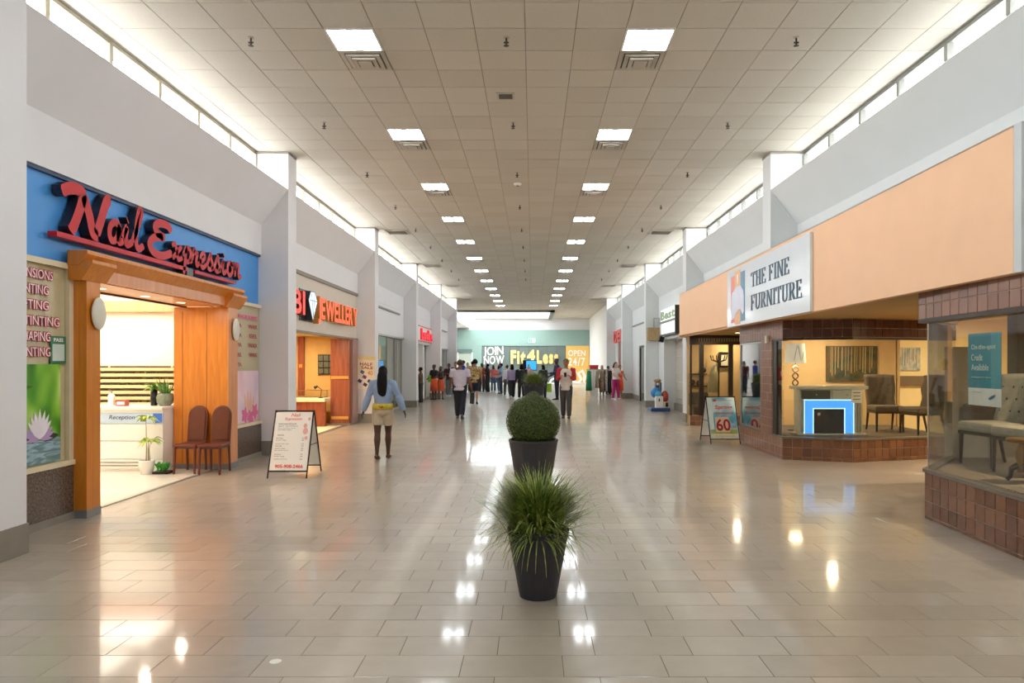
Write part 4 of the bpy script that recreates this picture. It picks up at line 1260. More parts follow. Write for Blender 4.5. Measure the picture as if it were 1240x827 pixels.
glazed_bay('blind_shopfront', 'small pale glazed shopfront in the last left bay', 'shopfront', 35.6, 42.45, 2.6, GREYG)
f4 = thing('cream_shopfront', 'cream doorway shopfront under the red and white sign on the left', 'shopfront', (XL, 31, 0))
ob('fascia', MB().box(-5.3, -5.07, 28.3, 35.15, 2.62, 3.74), W_WALL, f4)
for i in range(4):
    ob('door_panel', MB().box(-5.5, -5.42, 28.4 + i * 1.7, 28.4 + (i + 1) * 1.7 - 0.03, 0.1, 2.62), M('cream door', '#D9D0BC', 0.5, var=0.03), f4)
ob('jamb', MB().box(-5.5, -5.07, 32.9, 33.2, 0, 2.62), W_WALL, f4)
ob('base_strip', MB().box(-5.5, -5.06, 28.3, 35.15, 0, 0.1), BASEBD, f4)
s4 = thing('red_letter_sign', 'white sign board with red raised letters, left side of hall', 'sign', (-5.06, 33.2, 3.0))
ob('board', MB().box(-5.07, -4.99, 31.0, 35.1, 2.72, 3.42), WHITE_M, s4)
letters('letter', 'Looks', emit_mat('lit crimson letter', '#D81F34', 0.3), s4, (-4.985, 31.5, 2.84), *LW, 3.3, 0.46, 0.08, bold=0.06)
ob('border', MB().box(-4.99, -4.98, 31.0, 35.1, 3.37, 3.42).box(-4.99, -4.98, 31.0, 35.1, 2.72, 2.77), M('sign edge red', '#C8404A', 0.4), s4)

# ================================================================== RIGHT SHOPS: FURNITURE STORE
ZS = 2.50
store = thing('furniture_store_interior', 'warm yellow interior of the furniture store', 'shop interior', (9, 13, 0), kind='structure')
ob('interior_floor', MB().box(7.2, 13.1, 5.9, 20.5, -0.002, 0.006), M('store floor', '#8F7F68', 0.4, var=0.08), store)
ob('ceiling_panel', MB().box(4.46, 13.1, 5.9, 20.5, ZS + 0.26, ZS + 0.32), M('store ceiling', '#E4D3A6', 0.7, var=0.03), store)
ob('interior_wall', MB().box(4.46, 13.1, 20.48, 20.54, 0, ZS + 0.3), YELLOW, store)
ob('interior_wall', MB().box(13.0, 13.1, 5.9, 20.5, 0, ZS + 0.3), YELLOW, store)
ob('interior_wall', MB().box(5.0, 13.1, 5.84, 5.9, 0, ZS + 0.3), YELLOW, store)
ob('interior_wall', MB().box(8.1, 13.0, 17.0, 17.06, 0, ZS + 0.26), M('pale yellow wall', '#F0DBA8', 0.7, var=0.03), store)
ob('partition', MB().box(4.95, 7.80, 15.2, 15.28, 0, ZS + 0.26), YELLOW, store)
ob('partition', MB().box(7.78, 7.86, 15.2, 17.0, 0, ZS + 0.26), YELLOW, store)
ob('dark_post', MB().box(6.75, 6.95, 9.9, 10.1, 0, ZS + 0.26), M('grey brown post', '#5D564C', 0.5), store)
ob('grey_cabinet_wall', MB().box(5.95, 6.6, 10.2, 10.26, 0, 1.95), M('grey cabinet', '#A8A08E', 0.6, var=0.04), store)

fas = thing('fascia_canopy', 'long peach coloured canopy fascia over the furniture store', 'fascia', (4.15, 13, 2.5))
A0, A1 = (4.06, 6.0), (4.25, 20.56)
def canopy(p, q, z0, z1, t):
    return MB().plate([(p[0], p[1], z0), (q[0], q[1], z0), (q[0], q[1], z1), (p[0], p[1], z1)], (1, 0, 0), t)
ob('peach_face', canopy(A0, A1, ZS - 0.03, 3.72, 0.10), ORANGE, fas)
ob('top_board', MB().plate([(4.06, 6.0, 3.70), (4.25, 20.56, 3.70), (5.2, 20.56, 3.70), (5.2, 6.0, 3.70)], (0, 0, 1), 0.02), GREYEND, fas)
ob('end_panel', MB().box(4.062, 5.6, 5.90, 5.998, ZS - 0.03, 3.72), GREYEND, fas)
ob('far_end_panel', MB().box(4.35, 4.94, 20.46, 20.55, ZS - 0.03, 3.72), ORANGE, fas)
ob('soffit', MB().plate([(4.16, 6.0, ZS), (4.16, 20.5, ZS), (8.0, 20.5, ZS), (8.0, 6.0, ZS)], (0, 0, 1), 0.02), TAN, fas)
sg = thing('furniture_sign', 'white lightbox sign with grey-blue serif letters and chair emblem on the peach canopy', 'sign', (4.1, 12.7, 3.05))
def fx(y):
    return A0[0] + (A1[0] - A0[0]) * (y - A0[1]) / (A1[1] - A0[1])
SY0, SY1 = 10.42, 15.05
ob('panel', MB().plate([(fx(SY0) - 0.05, SY0, 2.475), (fx(SY1) - 0.05, SY1, 2.475), (fx(SY1) - 0.05, SY1, 3.64), (fx(SY0) - 0.05, SY0, 3.64)], (1, 0, 0), 0.045), M('sign white', '#E2EBF1', 0.12, var=0.01), sg)
INKB = M('grey blue letter', '#4C6376', 0.4, var=0.04)
SR = Vector((fx(SY0) - fx(SY1), SY0 - SY1, 0)).normalized()
SN = SR.cross(Vector((0, 0, 1)))
SERIF = {  # rectangles x0,x1,y0,y1 and polygons in a unit box
    'T': [(0.42, 0.58, 0, 1), (0.02, 0.98, 0.93, 1), (0.02, 0.07, 0.76, 0.95), (0.93, 0.98, 0.76, 0.95), (0.28, 0.72, 0, 0.05)],
    'H': [(0.12, 0.28, 0, 1), (0.72, 0.88, 0, 1), (0.2, 0.8, 0.48, 0.54), (0, 0.4, 0, 0.05), (0.6, 1, 0, 0.05), (0, 0.4, 0.95, 1), (0.6, 1, 0.95, 1)],
    'E': [(0.12, 0.3, 0, 1), (0, 0.9, 0.94, 1), (0, 0.96, 0, 0.06), (0.2, 0.68, 0.48, 0.54), (0.84, 0.9, 0.76, 0.95), (0.9, 0.96, 0.05, 0.25), (0.63, 0.68, 0.4, 0.62)],
    'F': [(0.12, 0.3, 0, 1), (0, 0.92, 0.94, 1), (0.2, 0.68, 0.48, 0.54), (0.86, 0.92, 0.76, 0.95), (0.63, 0.68, 0.4, 0.62), (0, 0.44, 0, 0.05)],
    'I': [(0.32, 0.68, 0, 1), (0.02, 0.98, 0, 0.05), (0.02, 0.98, 0.95, 1)],
    'N': [(0.12, 0.2, 0, 1), (0.8, 0.88, 0, 1), (0, 0.32, 0, 0.05), (0.66, 1, 0.95, 1), (0, 0.2, 0.95, 1), [(0.1, 1), (0.28, 1), (0.88, 0), (0.78, 0)]],
    'U': [(0.12, 0.28, 0.25, 1), (0.78, 0.85, 0.25, 1), (0, 0.4, 0.95, 1), (0.64, 1, 0.95, 1), [(0.12, 0.26), (0.28, 0.26), (0.36, 0.1), (0.5, 0.06), (0.68, 0.1), (0.78, 0.26), (0.85, 0.26), (0.76, 0.06), (0.5, -0.02), (0.22, 0.06)]],
    'R': [(0.12, 0.3, 0, 1), (0, 0.44, 0, 0.05), (0, 0.5, 0.95, 1), (0.2, 0.5, 0.46, 0.51), [(0.5, 1), (0.72, 0.96), (0.84, 0.86), (0.84, 0.62), (0.72, 0.5), (0.5, 0.46), (0.5, 0.51), (0.62, 0.56), (0.66, 0.66), (0.66, 0.8), (0.62, 0.9), (0.5, 0.95)], [(0.42, 0.48), (0.6, 0.48), (0.98, 0), (0.78, 0)]],
}
WIDTH = {'T': 0.62, 'H': 0.74, 'E': 0.62, 'F': 0.58, 'I': 0.32, 'N': 0.76, 'U': 0.72, 'R': 0.7, ' ': 0.3}
def serif_word(word, y_start, z0, width, height):
    tot = sum(WIDTH[c] for c in word) + 0.07 * (len(word) - 1)
    k = width / tot
    x = 0
    for ch in word:
        w = WIDTH[ch] * k
        if ch != ' ':
            O = Vector((fx(y_start) - 0.052, y_start, z0)) + SR * x
            mb = MB()
            for i, s in enumerate(SERIF[ch]):
                pts = [(s[0], s[2]), (s[1], s[2]), (s[1], s[3]), (s[0], s[3])] if isinstance(s, tuple) else s
                mb.plate([O + SR * (p[0] * w) + Vector((0, 0, p[1] * height)) + SN * (0.0008 * i) for p in pts], SN, 0.012)
            ob('letter', mb, INKB, sg)
        x += w + 0.07 * k
serif_word('THE FINE', 13.32, 3.14, 2.05, 0.27)
serif_word('FURNITURE', 13.34, 2.71, 2.62, 0.28)
def on_sign(pts, d, m_, nm, base=15.0):
    P = [Vector((fx(base - p[0]) - 0.05, base - p[0], p[1])) + SN * d for p in pts]
    return ob(nm, MB().plate(P, SN, 0.004), m_, sg)
on_sign([(0.25, 2.55), (0.55, 2.55), (0.55, 3.5), (0.25, 3.5)], 0.002, M('emblem coral', '#DF7C68', 0.4), 'emblem_strip')
on_sign([(0.55, 2.5), (0.95, 2.5), (0.95, 3.58), (0.55, 3.58)], 0.002, M('emblem tan', '#E0A873', 0.4), 'emblem_strip')
on_sign([(0.95, 2.55), (1.25, 2.55), (1.25, 3.52), (0.95, 3.52)], 0.002, M('emblem blue', '#4E86A8', 0.4), 'emblem_strip')
ch = [(0.3, 2.62), (0.3, 3.05), (0.36, 3.16), (0.5, 3.2), (0.58, 3.26), (0.98, 3.26), (1.06, 3.2), (1.16, 3.14), (1.2, 3.02), (1.2, 2.72), (1.1, 2.68), (0.98, 2.78), (0.9, 2.8), (0.62, 2.72), (0.5, 2.62)]
on_sign(ch, 0.007, M('emblem pale chair', '#D7DAEA', 0.4), 'emblem_chair')
on_sign([(0.72, 3.32), (0.8, 3.32), (0.8, 3.5), (0.72, 3.5)], 0.007, WHITE_M, 'emblem_lamp')

TS = 0.158
tile_cache = {}
def tile_field(parent, p0, p1, z0, z1, mat, start_top=True, nm='tile', ts=TS, proud=0.008):
    """square wall tiles between ground points p0 -> p1 (seen with p0 on the left), every tile its own object"""
    a = Vector((p0[0], p0[1], 0)); b = Vector((p1[0], p1[1], 0))
    L = (b - a).length
    d = (b - a) / L
    n = Vector((d.y, -d.x, 0))
    nc = max(1, round(L / ts)); cw = L / nc
    zs = []
    z = z1 if start_top else z0
    while (z > z0 + 0.02) if start_top else (z < z1 - 0.02):
        if start_top:
            zs.append((max(z0, z - ts), z)); z -= ts
        else:
            zs.append((z, min(z1, z + ts))); z += ts
    off = wloc(parent)
    ang = math.atan2(d.y, d.x)
    for (za, zb) in zs:
        key = (round(cw, 4), round(zb - za, 4), mat.name)
        if key not in tile_cache:
            g = 0.004; w2 = cw / 2 - g; h2 = (zb - za) / 2 - g; c = 0.003
            mb = MB()
            mb._add([(-w2, 0.004, -h2), (w2, 0.004, -h2), (w2, 0.004, h2), (-w2, 0.004, h2),
                     (-w2, -proud + c, -h2), (w2, -proud + c, -h2), (w2, -proud + c, h2), (-w2, -proud + c, h2),
                     (-w2 + c, -proud, -h2 + c), (w2 - c, -proud, -h2 + c), (w2 - c, -proud, h2 - c), (-w2 + c, -proud, h2 - c)],
                    [(8, 9, 10, 11), (4, 5, 9, 8), (5, 6, 10, 9), (6, 7, 11, 10), (7, 4, 8, 11), (0, 1, 5, 4), (1, 2, 6, 5), (2, 3, 7, 6), (3, 0, 4, 7)])
            me = bpy.data.meshes.new(nm); me.from_pydata(mb.v, [], mb.f); me.materials.append(mat)
            tile_cache[key] = me
        for i in range(nc):
            o = bpy.data.objects.new(nm, tile_cache[key]); COL.objects.link(o); o.parent = parent
            c_ = a + d * (i + 0.5) * cw + n * 0.002
            o.location = Vector((c_.x, c_.y, (za + zb) / 2)) - off
            o.rotation_euler = (random.gauss(0, 0.004), 0, ang + random.gauss(0, 0.004))

def wall_seg(name, parent, p0, p1, z0, z1, mat, t=0.12):
    a = Vector((p0[0], p0[1], 0)); b = Vector((p1[0], p1[1], 0)); d = (b - a).normalized(); n = Vector((d.y, -d.x, 0))
    m = MB().plate([(p0[0], p0[1], z0), (p1[0], p1[1], z0), (p1[0], p1[1], z1), (p0[0], p0[1], z1)], -n, t)
    return ob(name, m, mat, parent)
def glass_seg(name, parent, p0, p1, z0, z1, mat):
    return wall_seg(name, parent, p0, p1, z0, z1, mat, 0.008)

# ---- near showcase (D)
D = thing('near_showcase', 'near furniture showcase window with brown tiled base, right edge of the hall', 'shopfront', (5.2, 7.3, 0))
d0, d1, d2 = (4.34, 7.84), (4.24, 5.9), (5.25, 8.92)
ZD = 0.53
bw = wall_seg('tiled_base', D, d0, d1, 0.0, ZD - 0.02, TGROUT)
tile_field(bw, d0, d1, 0.0, ZD - 0.02, BRICK)
bw = wall_seg('tiled_base', D, d2, d0, 0.0, ZD - 0.02, TGROUT)
tile_field(bw, d2, d0, 0.0, ZD - 0.02, BRICK)
ob('platform', MB().prism([d1, (7.1, 5.9), (7.1, 8.92), d2, d0], ZD - 0.06, ZD - 0.005, 'z'), M('platform board', '#6B6256', 0.6), D)
sill = MB().plate([(4.22, 5.9, ZD - 0.02), (4.32, 7.87, ZD - 0.02), (5.25, 8.97, ZD - 0.02), (5.33, 8.92, ZD - 0.02), (4.42, 7.80, ZD - 0.02), (4.33, 5.9, ZD - 0.02)][::-1], (0, 0, 1), 0.035)
ob('sill_cap', sill, M('sill grey', '#6F675D', 0.3, 0.2), D)
RUG = ramp_mat('striped carpet', [(0.2, '#54483F'), (0.45, '#7C6B5B'), (0.6, '#CDBB9F'), (0.8, '#5D5047')], 'wave', 3.2, 0.9, 0.6, (1, 1, 1), 2, direction='Y')
ob('carpet', MB().prism([(4.42, 5.95), (7.0, 5.95), (7.0, 8.85), (5.33, 8.86), (4.44, 7.78)], ZD - 0.004, ZD + 0.006, 'z'), RUG, D)
bk = wall_seg('tiled_bulkhead', D, (4.27, 7.84), (4.17, 5.9), 2.19, 2.51, TGROUT)
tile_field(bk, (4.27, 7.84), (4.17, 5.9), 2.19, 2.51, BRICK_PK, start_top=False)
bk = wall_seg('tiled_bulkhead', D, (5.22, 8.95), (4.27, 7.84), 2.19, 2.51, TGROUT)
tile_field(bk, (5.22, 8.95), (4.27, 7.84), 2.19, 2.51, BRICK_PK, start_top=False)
wall_seg('head_channel', D, (4.265, 7.86), (4.165, 5.9), 2.15, 2.195, BRONZE, 0.16)
glass_seg('window_pane', D, (4.36, 7.83), (4.26, 5.9), ZD, 2.17, GLASS_SHOW)
glass_seg('window_pane', D, (5.25, 8.90), (4.37, 7.85), ZD, 2.17, GLASS_SHOW)
ob('corner_seal', MB().cyl((4.365, 7.84, ZD), (4.365, 7.84, 2.17), 0.008, seg=8), CHROME, D)
# credit poster on the glass
cp = thing('credit_poster', 'teal credit poster with white foot hung inside the near showcase glass', 'poster', (4.4, 6.7, 1.65))
def gx(y): return 4.26 + (4.36 - 4.26) * (y - 5.9) / (7.83 - 5.9) + 0.016
def on_glass(y0, y1, z0, z1, m_, nm, off=0.0, t=0.003):
    q = [(gx(y1) - off, y1, z0), (gx(y0) - off, y0, z0), (gx(y0) - off, y0, z1), (gx(y1) - off, y1, z1)]
    return ob(nm, MB().plate(q, (1, 0, 0), t), m_, cp)
on_glass(6.53, 7.07, 1.47, 2.00, M('poster teal', '#2E8CA6', 0.4, var=0.04), 'teal_sheet')
on_glass(6.53, 6.69, 1.47, 2.00, M('poster light teal', '#57A5BB', 0.4, var=0.04), 'teal_band', 0.001)
on_glass(6.53, 7.07, 1.30, 1.47, M('poster white', '#E8E8EA', 0.4), 'white_foot')
PR2 = Vector((gx(6.46) - gx(7.0), 6.46 - 7.0, 0)).normalized()
for txt, z, w in (('On-the-spot', 1.83, 0.40), ('Credit', 1.735, 0.19), ('Available', 1.64, 0.29)):
    lettering('print', txt, WHITE_M, cp, (gx(7.01) - 0.003, 7.01, z), PR2, (0, 0, 1), w, 0.062, 0.0015)
lettering('small_print', 'monthly payments on approval', WHITE_M, cp, (gx(7.01) - 0.003, 7.01, 1.565), PR2, (0, 0, 1), 0.33, 0.018, 0.0015)
lettering('small_print', 'Ask us today', M('faint grey', '#B9BCC4', 0.5), cp, (gx(7.01) - 0.003, 7.01, 1.42), PR2, (0, 0, 1), 0.17, 0.016, 0.0015)
P = [(gx(6.60) - 0.003, 6.69, 1.36), (gx(6.60) - 0.003, 6.64, 1.385), (gx(6.56) - 0.003, 6.61, 1.415), (gx(6.58) - 0.003, 6.67, 1.40), (gx(6.6) - 0.003, 6.72, 1.375)]
ob('bird_mark', MB().plate(P, SN, 0.002), M('mark teal', '#2B6A78', 0.4), cp)

# ---- far showcase (B and C)
C = thing('far_showcase', 'furniture showcase with brown tiled base and angled corner window beyond the store entrance', 'shopfront', (5.6, 13.6, 0))
c0, c1, c2, c3, c4 = (4.46, 15.28), (4.46, 12.67), (5.54, 12.29), (7.15, 12.75), (7.7, 12.92)
ZP = 0.40
for a, b, m_ in ((c0, c1, BRICK_PK), (c1, c2, BRICK), (c2, c3, BRICK), (c3, c4, BRICK)):
    bw = wall_seg('tiled_base', C, a, b, 0.0, ZP - 0.02, TGROUT)
    tile_field(bw, a, b, 0.0, ZP - 0.02, m_)
ob('platform', MB().prism([c1, c2, c3, c4, (7.7, 15.2), (4.6, 15.2), (4.6, 12.9)], ZP - 0.06, ZP - 0.004, 'z'), M('platform board', '#6B6256', 0.6), C)
sill = MB().plate([(4.44, 12.65, ZP - 0.02), (5.54, 12.26, ZP - 0.02), (7.16, 12.72, ZP - 0.02), (7.7, 12.89, ZP - 0.02), (7.7, 13.0, ZP - 0.02), (5.54, 12.38, ZP - 0.02), (4.5, 12.76, ZP - 0.02), (4.5, 13.2, ZP - 0.02), (4.44, 13.2, ZP - 0.02)], (0, 0, 1), 0.03)
ob('sill_cap', sill, M('sill grey', '#6F675D', 0.3, 0.2), C)
ob('carpet', MB().prism([(4.6, 12.8), (5.54, 12.42), (7.6, 13.02), (7.6, 15.18), (4.6, 15.18)], ZP - 0.004, ZP + 0.004, 'z'), M('brown carpet', '#5E5245', 0.9, var=0.12, scale=30), C)
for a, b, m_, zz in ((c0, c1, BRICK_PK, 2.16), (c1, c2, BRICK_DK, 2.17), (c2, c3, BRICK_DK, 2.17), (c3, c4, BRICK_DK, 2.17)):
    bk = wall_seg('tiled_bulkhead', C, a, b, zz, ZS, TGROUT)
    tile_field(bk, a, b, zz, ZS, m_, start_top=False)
    wall_seg('head_channel', C, a, b, zz - 0.04, zz, BRONZE, 0.1)
glass_seg('window_pane', C, (4.48, 13.0), (4.48, 12.69), ZP, 2.13, GLASS_SHOW)
glass_seg('window_pane', C, (4.48, 12.685), (5.54, 12.315), ZP, 2.13, GLASS_SHOW)
glass_seg('window_pane', C, (5.545, 12.315), (7.15, 12.77), ZP, 2.13, GLASS_SHOW)
glass_seg('window_pane', C, (7.16, 12.775), (7.7, 12.94), ZP, 2.13, GLASS_SHOW)
pl = wall_seg('tiled_pier', C, (4.46, 13.85), (4.46, 13.22), ZP - 0.02, 2.16, TGROUT)
tile_field(pl, (4.46, 13.85), (4.46, 13.22), ZP - 0.02, 2.16, BRICK_PK, start_top=False)
ob('window_post', MB().box(4.465, 4.56, 13.0, 13.22, ZP - 0.02, 2.14), BRONZE, C)
ob('mirror_frame', MB().box(4.45, 4.5, 13.85, 13.88, 0.43, 2.14).box(4.45, 4.5, 15.2, 15.25, 0.43, 2.14).box(4.45, 4.5, 13.88, 15.2, 2.11, 2.14).box(4.45, 4.5, 13.88, 15.2, 0.40, 0.44), CHROME, C)
ob('reflective_pane', MB().box(4.47, 4.478, 13.88, 15.2, 0.44, 2.11), GLASS_MIR, C)
ob('pane_backing', MB().box(4.52, 4.56, 13.86, 15.24, 0.40, 2.15), M('pane backing', '#A7AAA2', 0.7), C)
ob('wall_fixture', MB().box(4.40, 4.455, 13.36, 13.46, 2.10, 2.24), M('fixture beige', '#D8CDB4', 0.5), C)
# made-up sheet with the pink garment reflection painted on it
t = thing('pink_painted_reflection', 'pink dress reflection painted on a sheet behind the reflective window left of the tiled pier', 'poster', (4.5, 14.4, 1.6))
ob('sheet', MB().box(4.485, 4.488, 14.28, 14.72, 1.05, 2.0), M('reflection pale grey', '#C9CBC8', 0.5), t)
ob('dress_reflection', MB().plate([(4.4845, 14.68, 1.3), (4.4845, 14.32, 1.3), (4.4845, 14.4, 1.62), (4.4845, 14.44, 1.75), (4.4845, 14.42, 1.98), (4.4845, 14.56, 1.98), (4.4845, 14.55, 1.75), (4.4845, 14.62, 1.62)], (-1, 0, 0), 0.002), M('pink reflection', '#D8447E', 0.5), t)

# ---- electric fireplace with blue light frame
fp = thing('electric_fireplace', 'mirrored fireplace console with a glowing blue frame in the showcase', 'fireplace', (5.48, 13.15, ZP))
X0, X1, YF = 4.88, 6.08, 13.02
MIRR = M('mirrored panel', '#DADDD6', 0.18, 0.3, var=0.06)
MIRR_DARK_REFL = M('mirror with dark reflection', '#5E6158', 0.15, 0.7, var=0.1)  # same mirror finish, its dark reflection put into the colour
SILV = M('silver trim', '#CFD2CC', 0.25, 0.6)
ob('mantel_top', MB().box(X0 - 0.06, X1 + 0.06, YF - 0.04, YF + 0.34, 1.24, 1.30), MIRR, fp, bevel=0.006)
ob('body', MB().box(X0 + 0.02, X1 - 0.02, YF + 0.02, YF + 0.30, ZP, 1.24), MIRR, fp)
for xa, xb, m_ in ((X0 + 0.05, (X0 + X1) / 2 - 0.02, MIRR_DARK_REFL), ((X0 + X1) / 2 + 0.02, X1 - 0.05, MIRR)):
    dw = ob('drawer', MB().box(xa, xb, YF, YF + 0.02, 1.06, 1.22), m_, fp, bevel=0.004)
    ob('knob', MB().ball(((xa + xb) / 2, YF - 0.015, 1.14), 0.016, 10, 6), SILV, dw)
BL = emit_mat('blue light strip', '#3E8FE6', 0.75)
BLW = emit_mat('pale blue light edge', '#B5DDFF', 0.9)
fa, fb, fz = 4.99, 5.88, 1.035
ob('light_frame', MB().box(fa, fa + 0.15, YF + 0.008, YF + 0.02, ZP + 0.03, fz).box(fb - 0.15, fb, YF + 0.008, YF + 0.02, ZP + 0.03, fz).box(fa + 0.15, fb - 0.15, YF + 0.008, YF + 0.02, fz - 0.14, fz), BL, fp)
e = 0.014
ob('light_edge', MB().box(fa - e, fa, YF, YF + 0.02, ZP + 0.03, fz + e).box(fb, fb + e, YF, YF + 0.02, ZP + 0.03, fz + e).box(fa, fb, YF, YF + 0.02, fz, fz + e)
   .box(fa + 0.15, fa + 0.15 + e, YF, YF + 0.02, ZP + 0.03, fz - 0.14).box(fb - 0.15 - e, fb - 0.15, YF, YF + 0.02, ZP + 0.03, fz - 0.14).box(fa + 0.15, fb - 0.15, YF, YF + 0.02, fz - 0.14 - e, fz - 0.14), BLW, fp)
ob('firebox', MB().box(fa + 0.15, fb - 0.13, YF + 0.012, YF + 0.03, ZP + 0.03, fz - 0.16), M('firebox black', '#1C1A1C', 0.15, var=0.2), fp)
ob('firebox_sticker', MB().box(fa + 0.24, fa + 0.29, YF + 0.008, YF + 0.012, 0.76, 0.81), M('sticker pale', '#D9A9A0', 0.4), fp)
for x in (X0 + 0.06, X0 + 0.1, X1 - 0.06, X1 - 0.10, X1 - 0.14):
    ob('fluting', MB().box(x - 0.012, x + 0.012, YF + 0.004, YF + 0.02, ZP + 0.05, 1.04), SILV, fp)
ob('plinth', MB().box(X0 - 0.03, X1 + 0.03, YF - 0.02, YF + 0.32, ZP, ZP + 0.03), MIRR, fp)
t = thing('price_sheet', 'white price sheet taped to the right end of the fireplace console', 'paper', (5.98, 13.0, 1.1))
ob('paper_sheet', MB().obox((5.94, YF - 0.008, 1.12), 0.2, 0.003, 0.26, (0, 0.05, 0)), WHITE_M, t)
for q in range(3):
    ob('printed_line', MB().box(5.87, 6.0, YF - 0.0105, YF - 0.0095, 1.05 + q * 0.06, 1.065 + q * 0.06), M('board ink', '#5A5A60'), t)
# floor lamp with looped stem
fl_ = thing('floor_lamp', 'floor lamp with pale drum shade and looped dark stem behind the fireplace', 'lamp', (5.18, 13.95, ZP))
lx, ly = 5.16, 13.95
ob('base', MB().lathe([(0.15, 0), (0.15, 0.02), (0.03, 0.04)], (lx, ly, ZP), 20), BLACK, fl_)
ob('pole', MB().cyl((lx, ly, ZP + 0.03), (lx, ly, 1.28), 0.014, seg=10), BLACK, fl_)
ob('pole', MB().cyl((lx, ly, 1.66), (lx, ly, 1.74), 0.012, seg=10), BLACK, fl_)
for s in (-1, 1):
    ob('loop', MB().tube([(lx + s * 0.055 * math.sin((z - 1.27) / 0.40 * PI * 3), ly, z) for z in [1.27 + 0.40 * i / 30 for i in range(31)]], 0.014, 8), M('stem dark brown', '#4A3526', 0.4), fl_)
ob('shade', MB().lathe([(0.20, 1.72), (0.175, 2.10), (0.172, 2.10), (0.197, 1.72)], (lx, ly, 0), 26, cap=False), M('shade fabric', '#E9E1CC', 0.8, var=0.05, emit=0.3), fl_, smooth=True)
ob('shade_pattern', MB().tube([(lx - 0.1 + 0.19 * t_, ly - 0.19, 1.78 + 0.28 * math.sin(t_ * 4) ** 2) for t_ in [i / 14 for i in range(15)]], 0.006, 5), M('shade swirl', '#BFC3C8', 0.5), fl_)
lamp_area(fl_, (lx, ly - 0.02, 1.70), 0.2, 0.2, 6, (1, 0.8, 0.5))
# paintings
def painting(name, label, x0, x1, y, z0, z1, m_, trunks, tm_):
    t = thing(name, label, 'painting', ((x0 + x1) / 2, y, (z0 + z1) / 2))
    ob('canvas', MB().box(x0, x1, y - 0.04, y, z0, z1), m_, t)
    for i in range(trunks):
        x = x0 + (x1 - x0) * (0.06 + 0.88 * (i + random.uniform(-0.3, 0.3)) / trunks)
        w = random.uniform(0.008, 0.02)
        zb = z0 + (z1 - z0) * random.uniform(0.15, 0.42)
        ob('trunk_stroke', MB().plate([(x, y - 0.041, zb), (x + w, y - 0.041, zb), (x + w * 0.8 + 0.01, y - 0.041, z1 - 0.02), (x + 0.01, y - 0.041, z1 - 0.02)], (0, -1, 0), 0.002), tm_, t)
painting('forest_painting', 'large dark green and brown birch forest painting on the yellow wall', 6.27, 7.36, 15.2, 1.33, 2.09,
         ramp_mat('forest canvas', [(0.25, '#231F16'), (0.4, '#33442C'), (0.52, '#5E4F2C'), (0.62, '#6A4226'), (0.78, '#566E62')], 'noise', 5, 0.6, 0.8, (1, 1, 1.6), 6), 15, M('birch stroke', '#B9A878', 0.6, var=0.2, scale=30))
painting('winter_painting', 'small grey and rust birch painting on the paler wall, right of the forest painting', 8.72, 9.26, 17.0, 1.55, 2.10,
         ramp_mat('winter canvas', [(0.25, '#6E7C84'), (0.45, '#A9B2B2'), (0.6, '#C9C4B4'), (0.75, '#B98A62')], 'noise', 6, 0.6, 0.8, (1.5, 1, 1), 6), 8, M('dark birch stroke', '#6E6A62', 0.6, var=0.2, scale=30))
ob('shelf_band', MB().box(8.6, 9.7, 16.9, 17.0, 1.2, 1.42), M('shelf dark', '#6E5F4E', 0.5), thing('wall_shelf', 'dark wall shelf below the small birch painting', 'shelf', (9.1, 16.95, 1.3)))

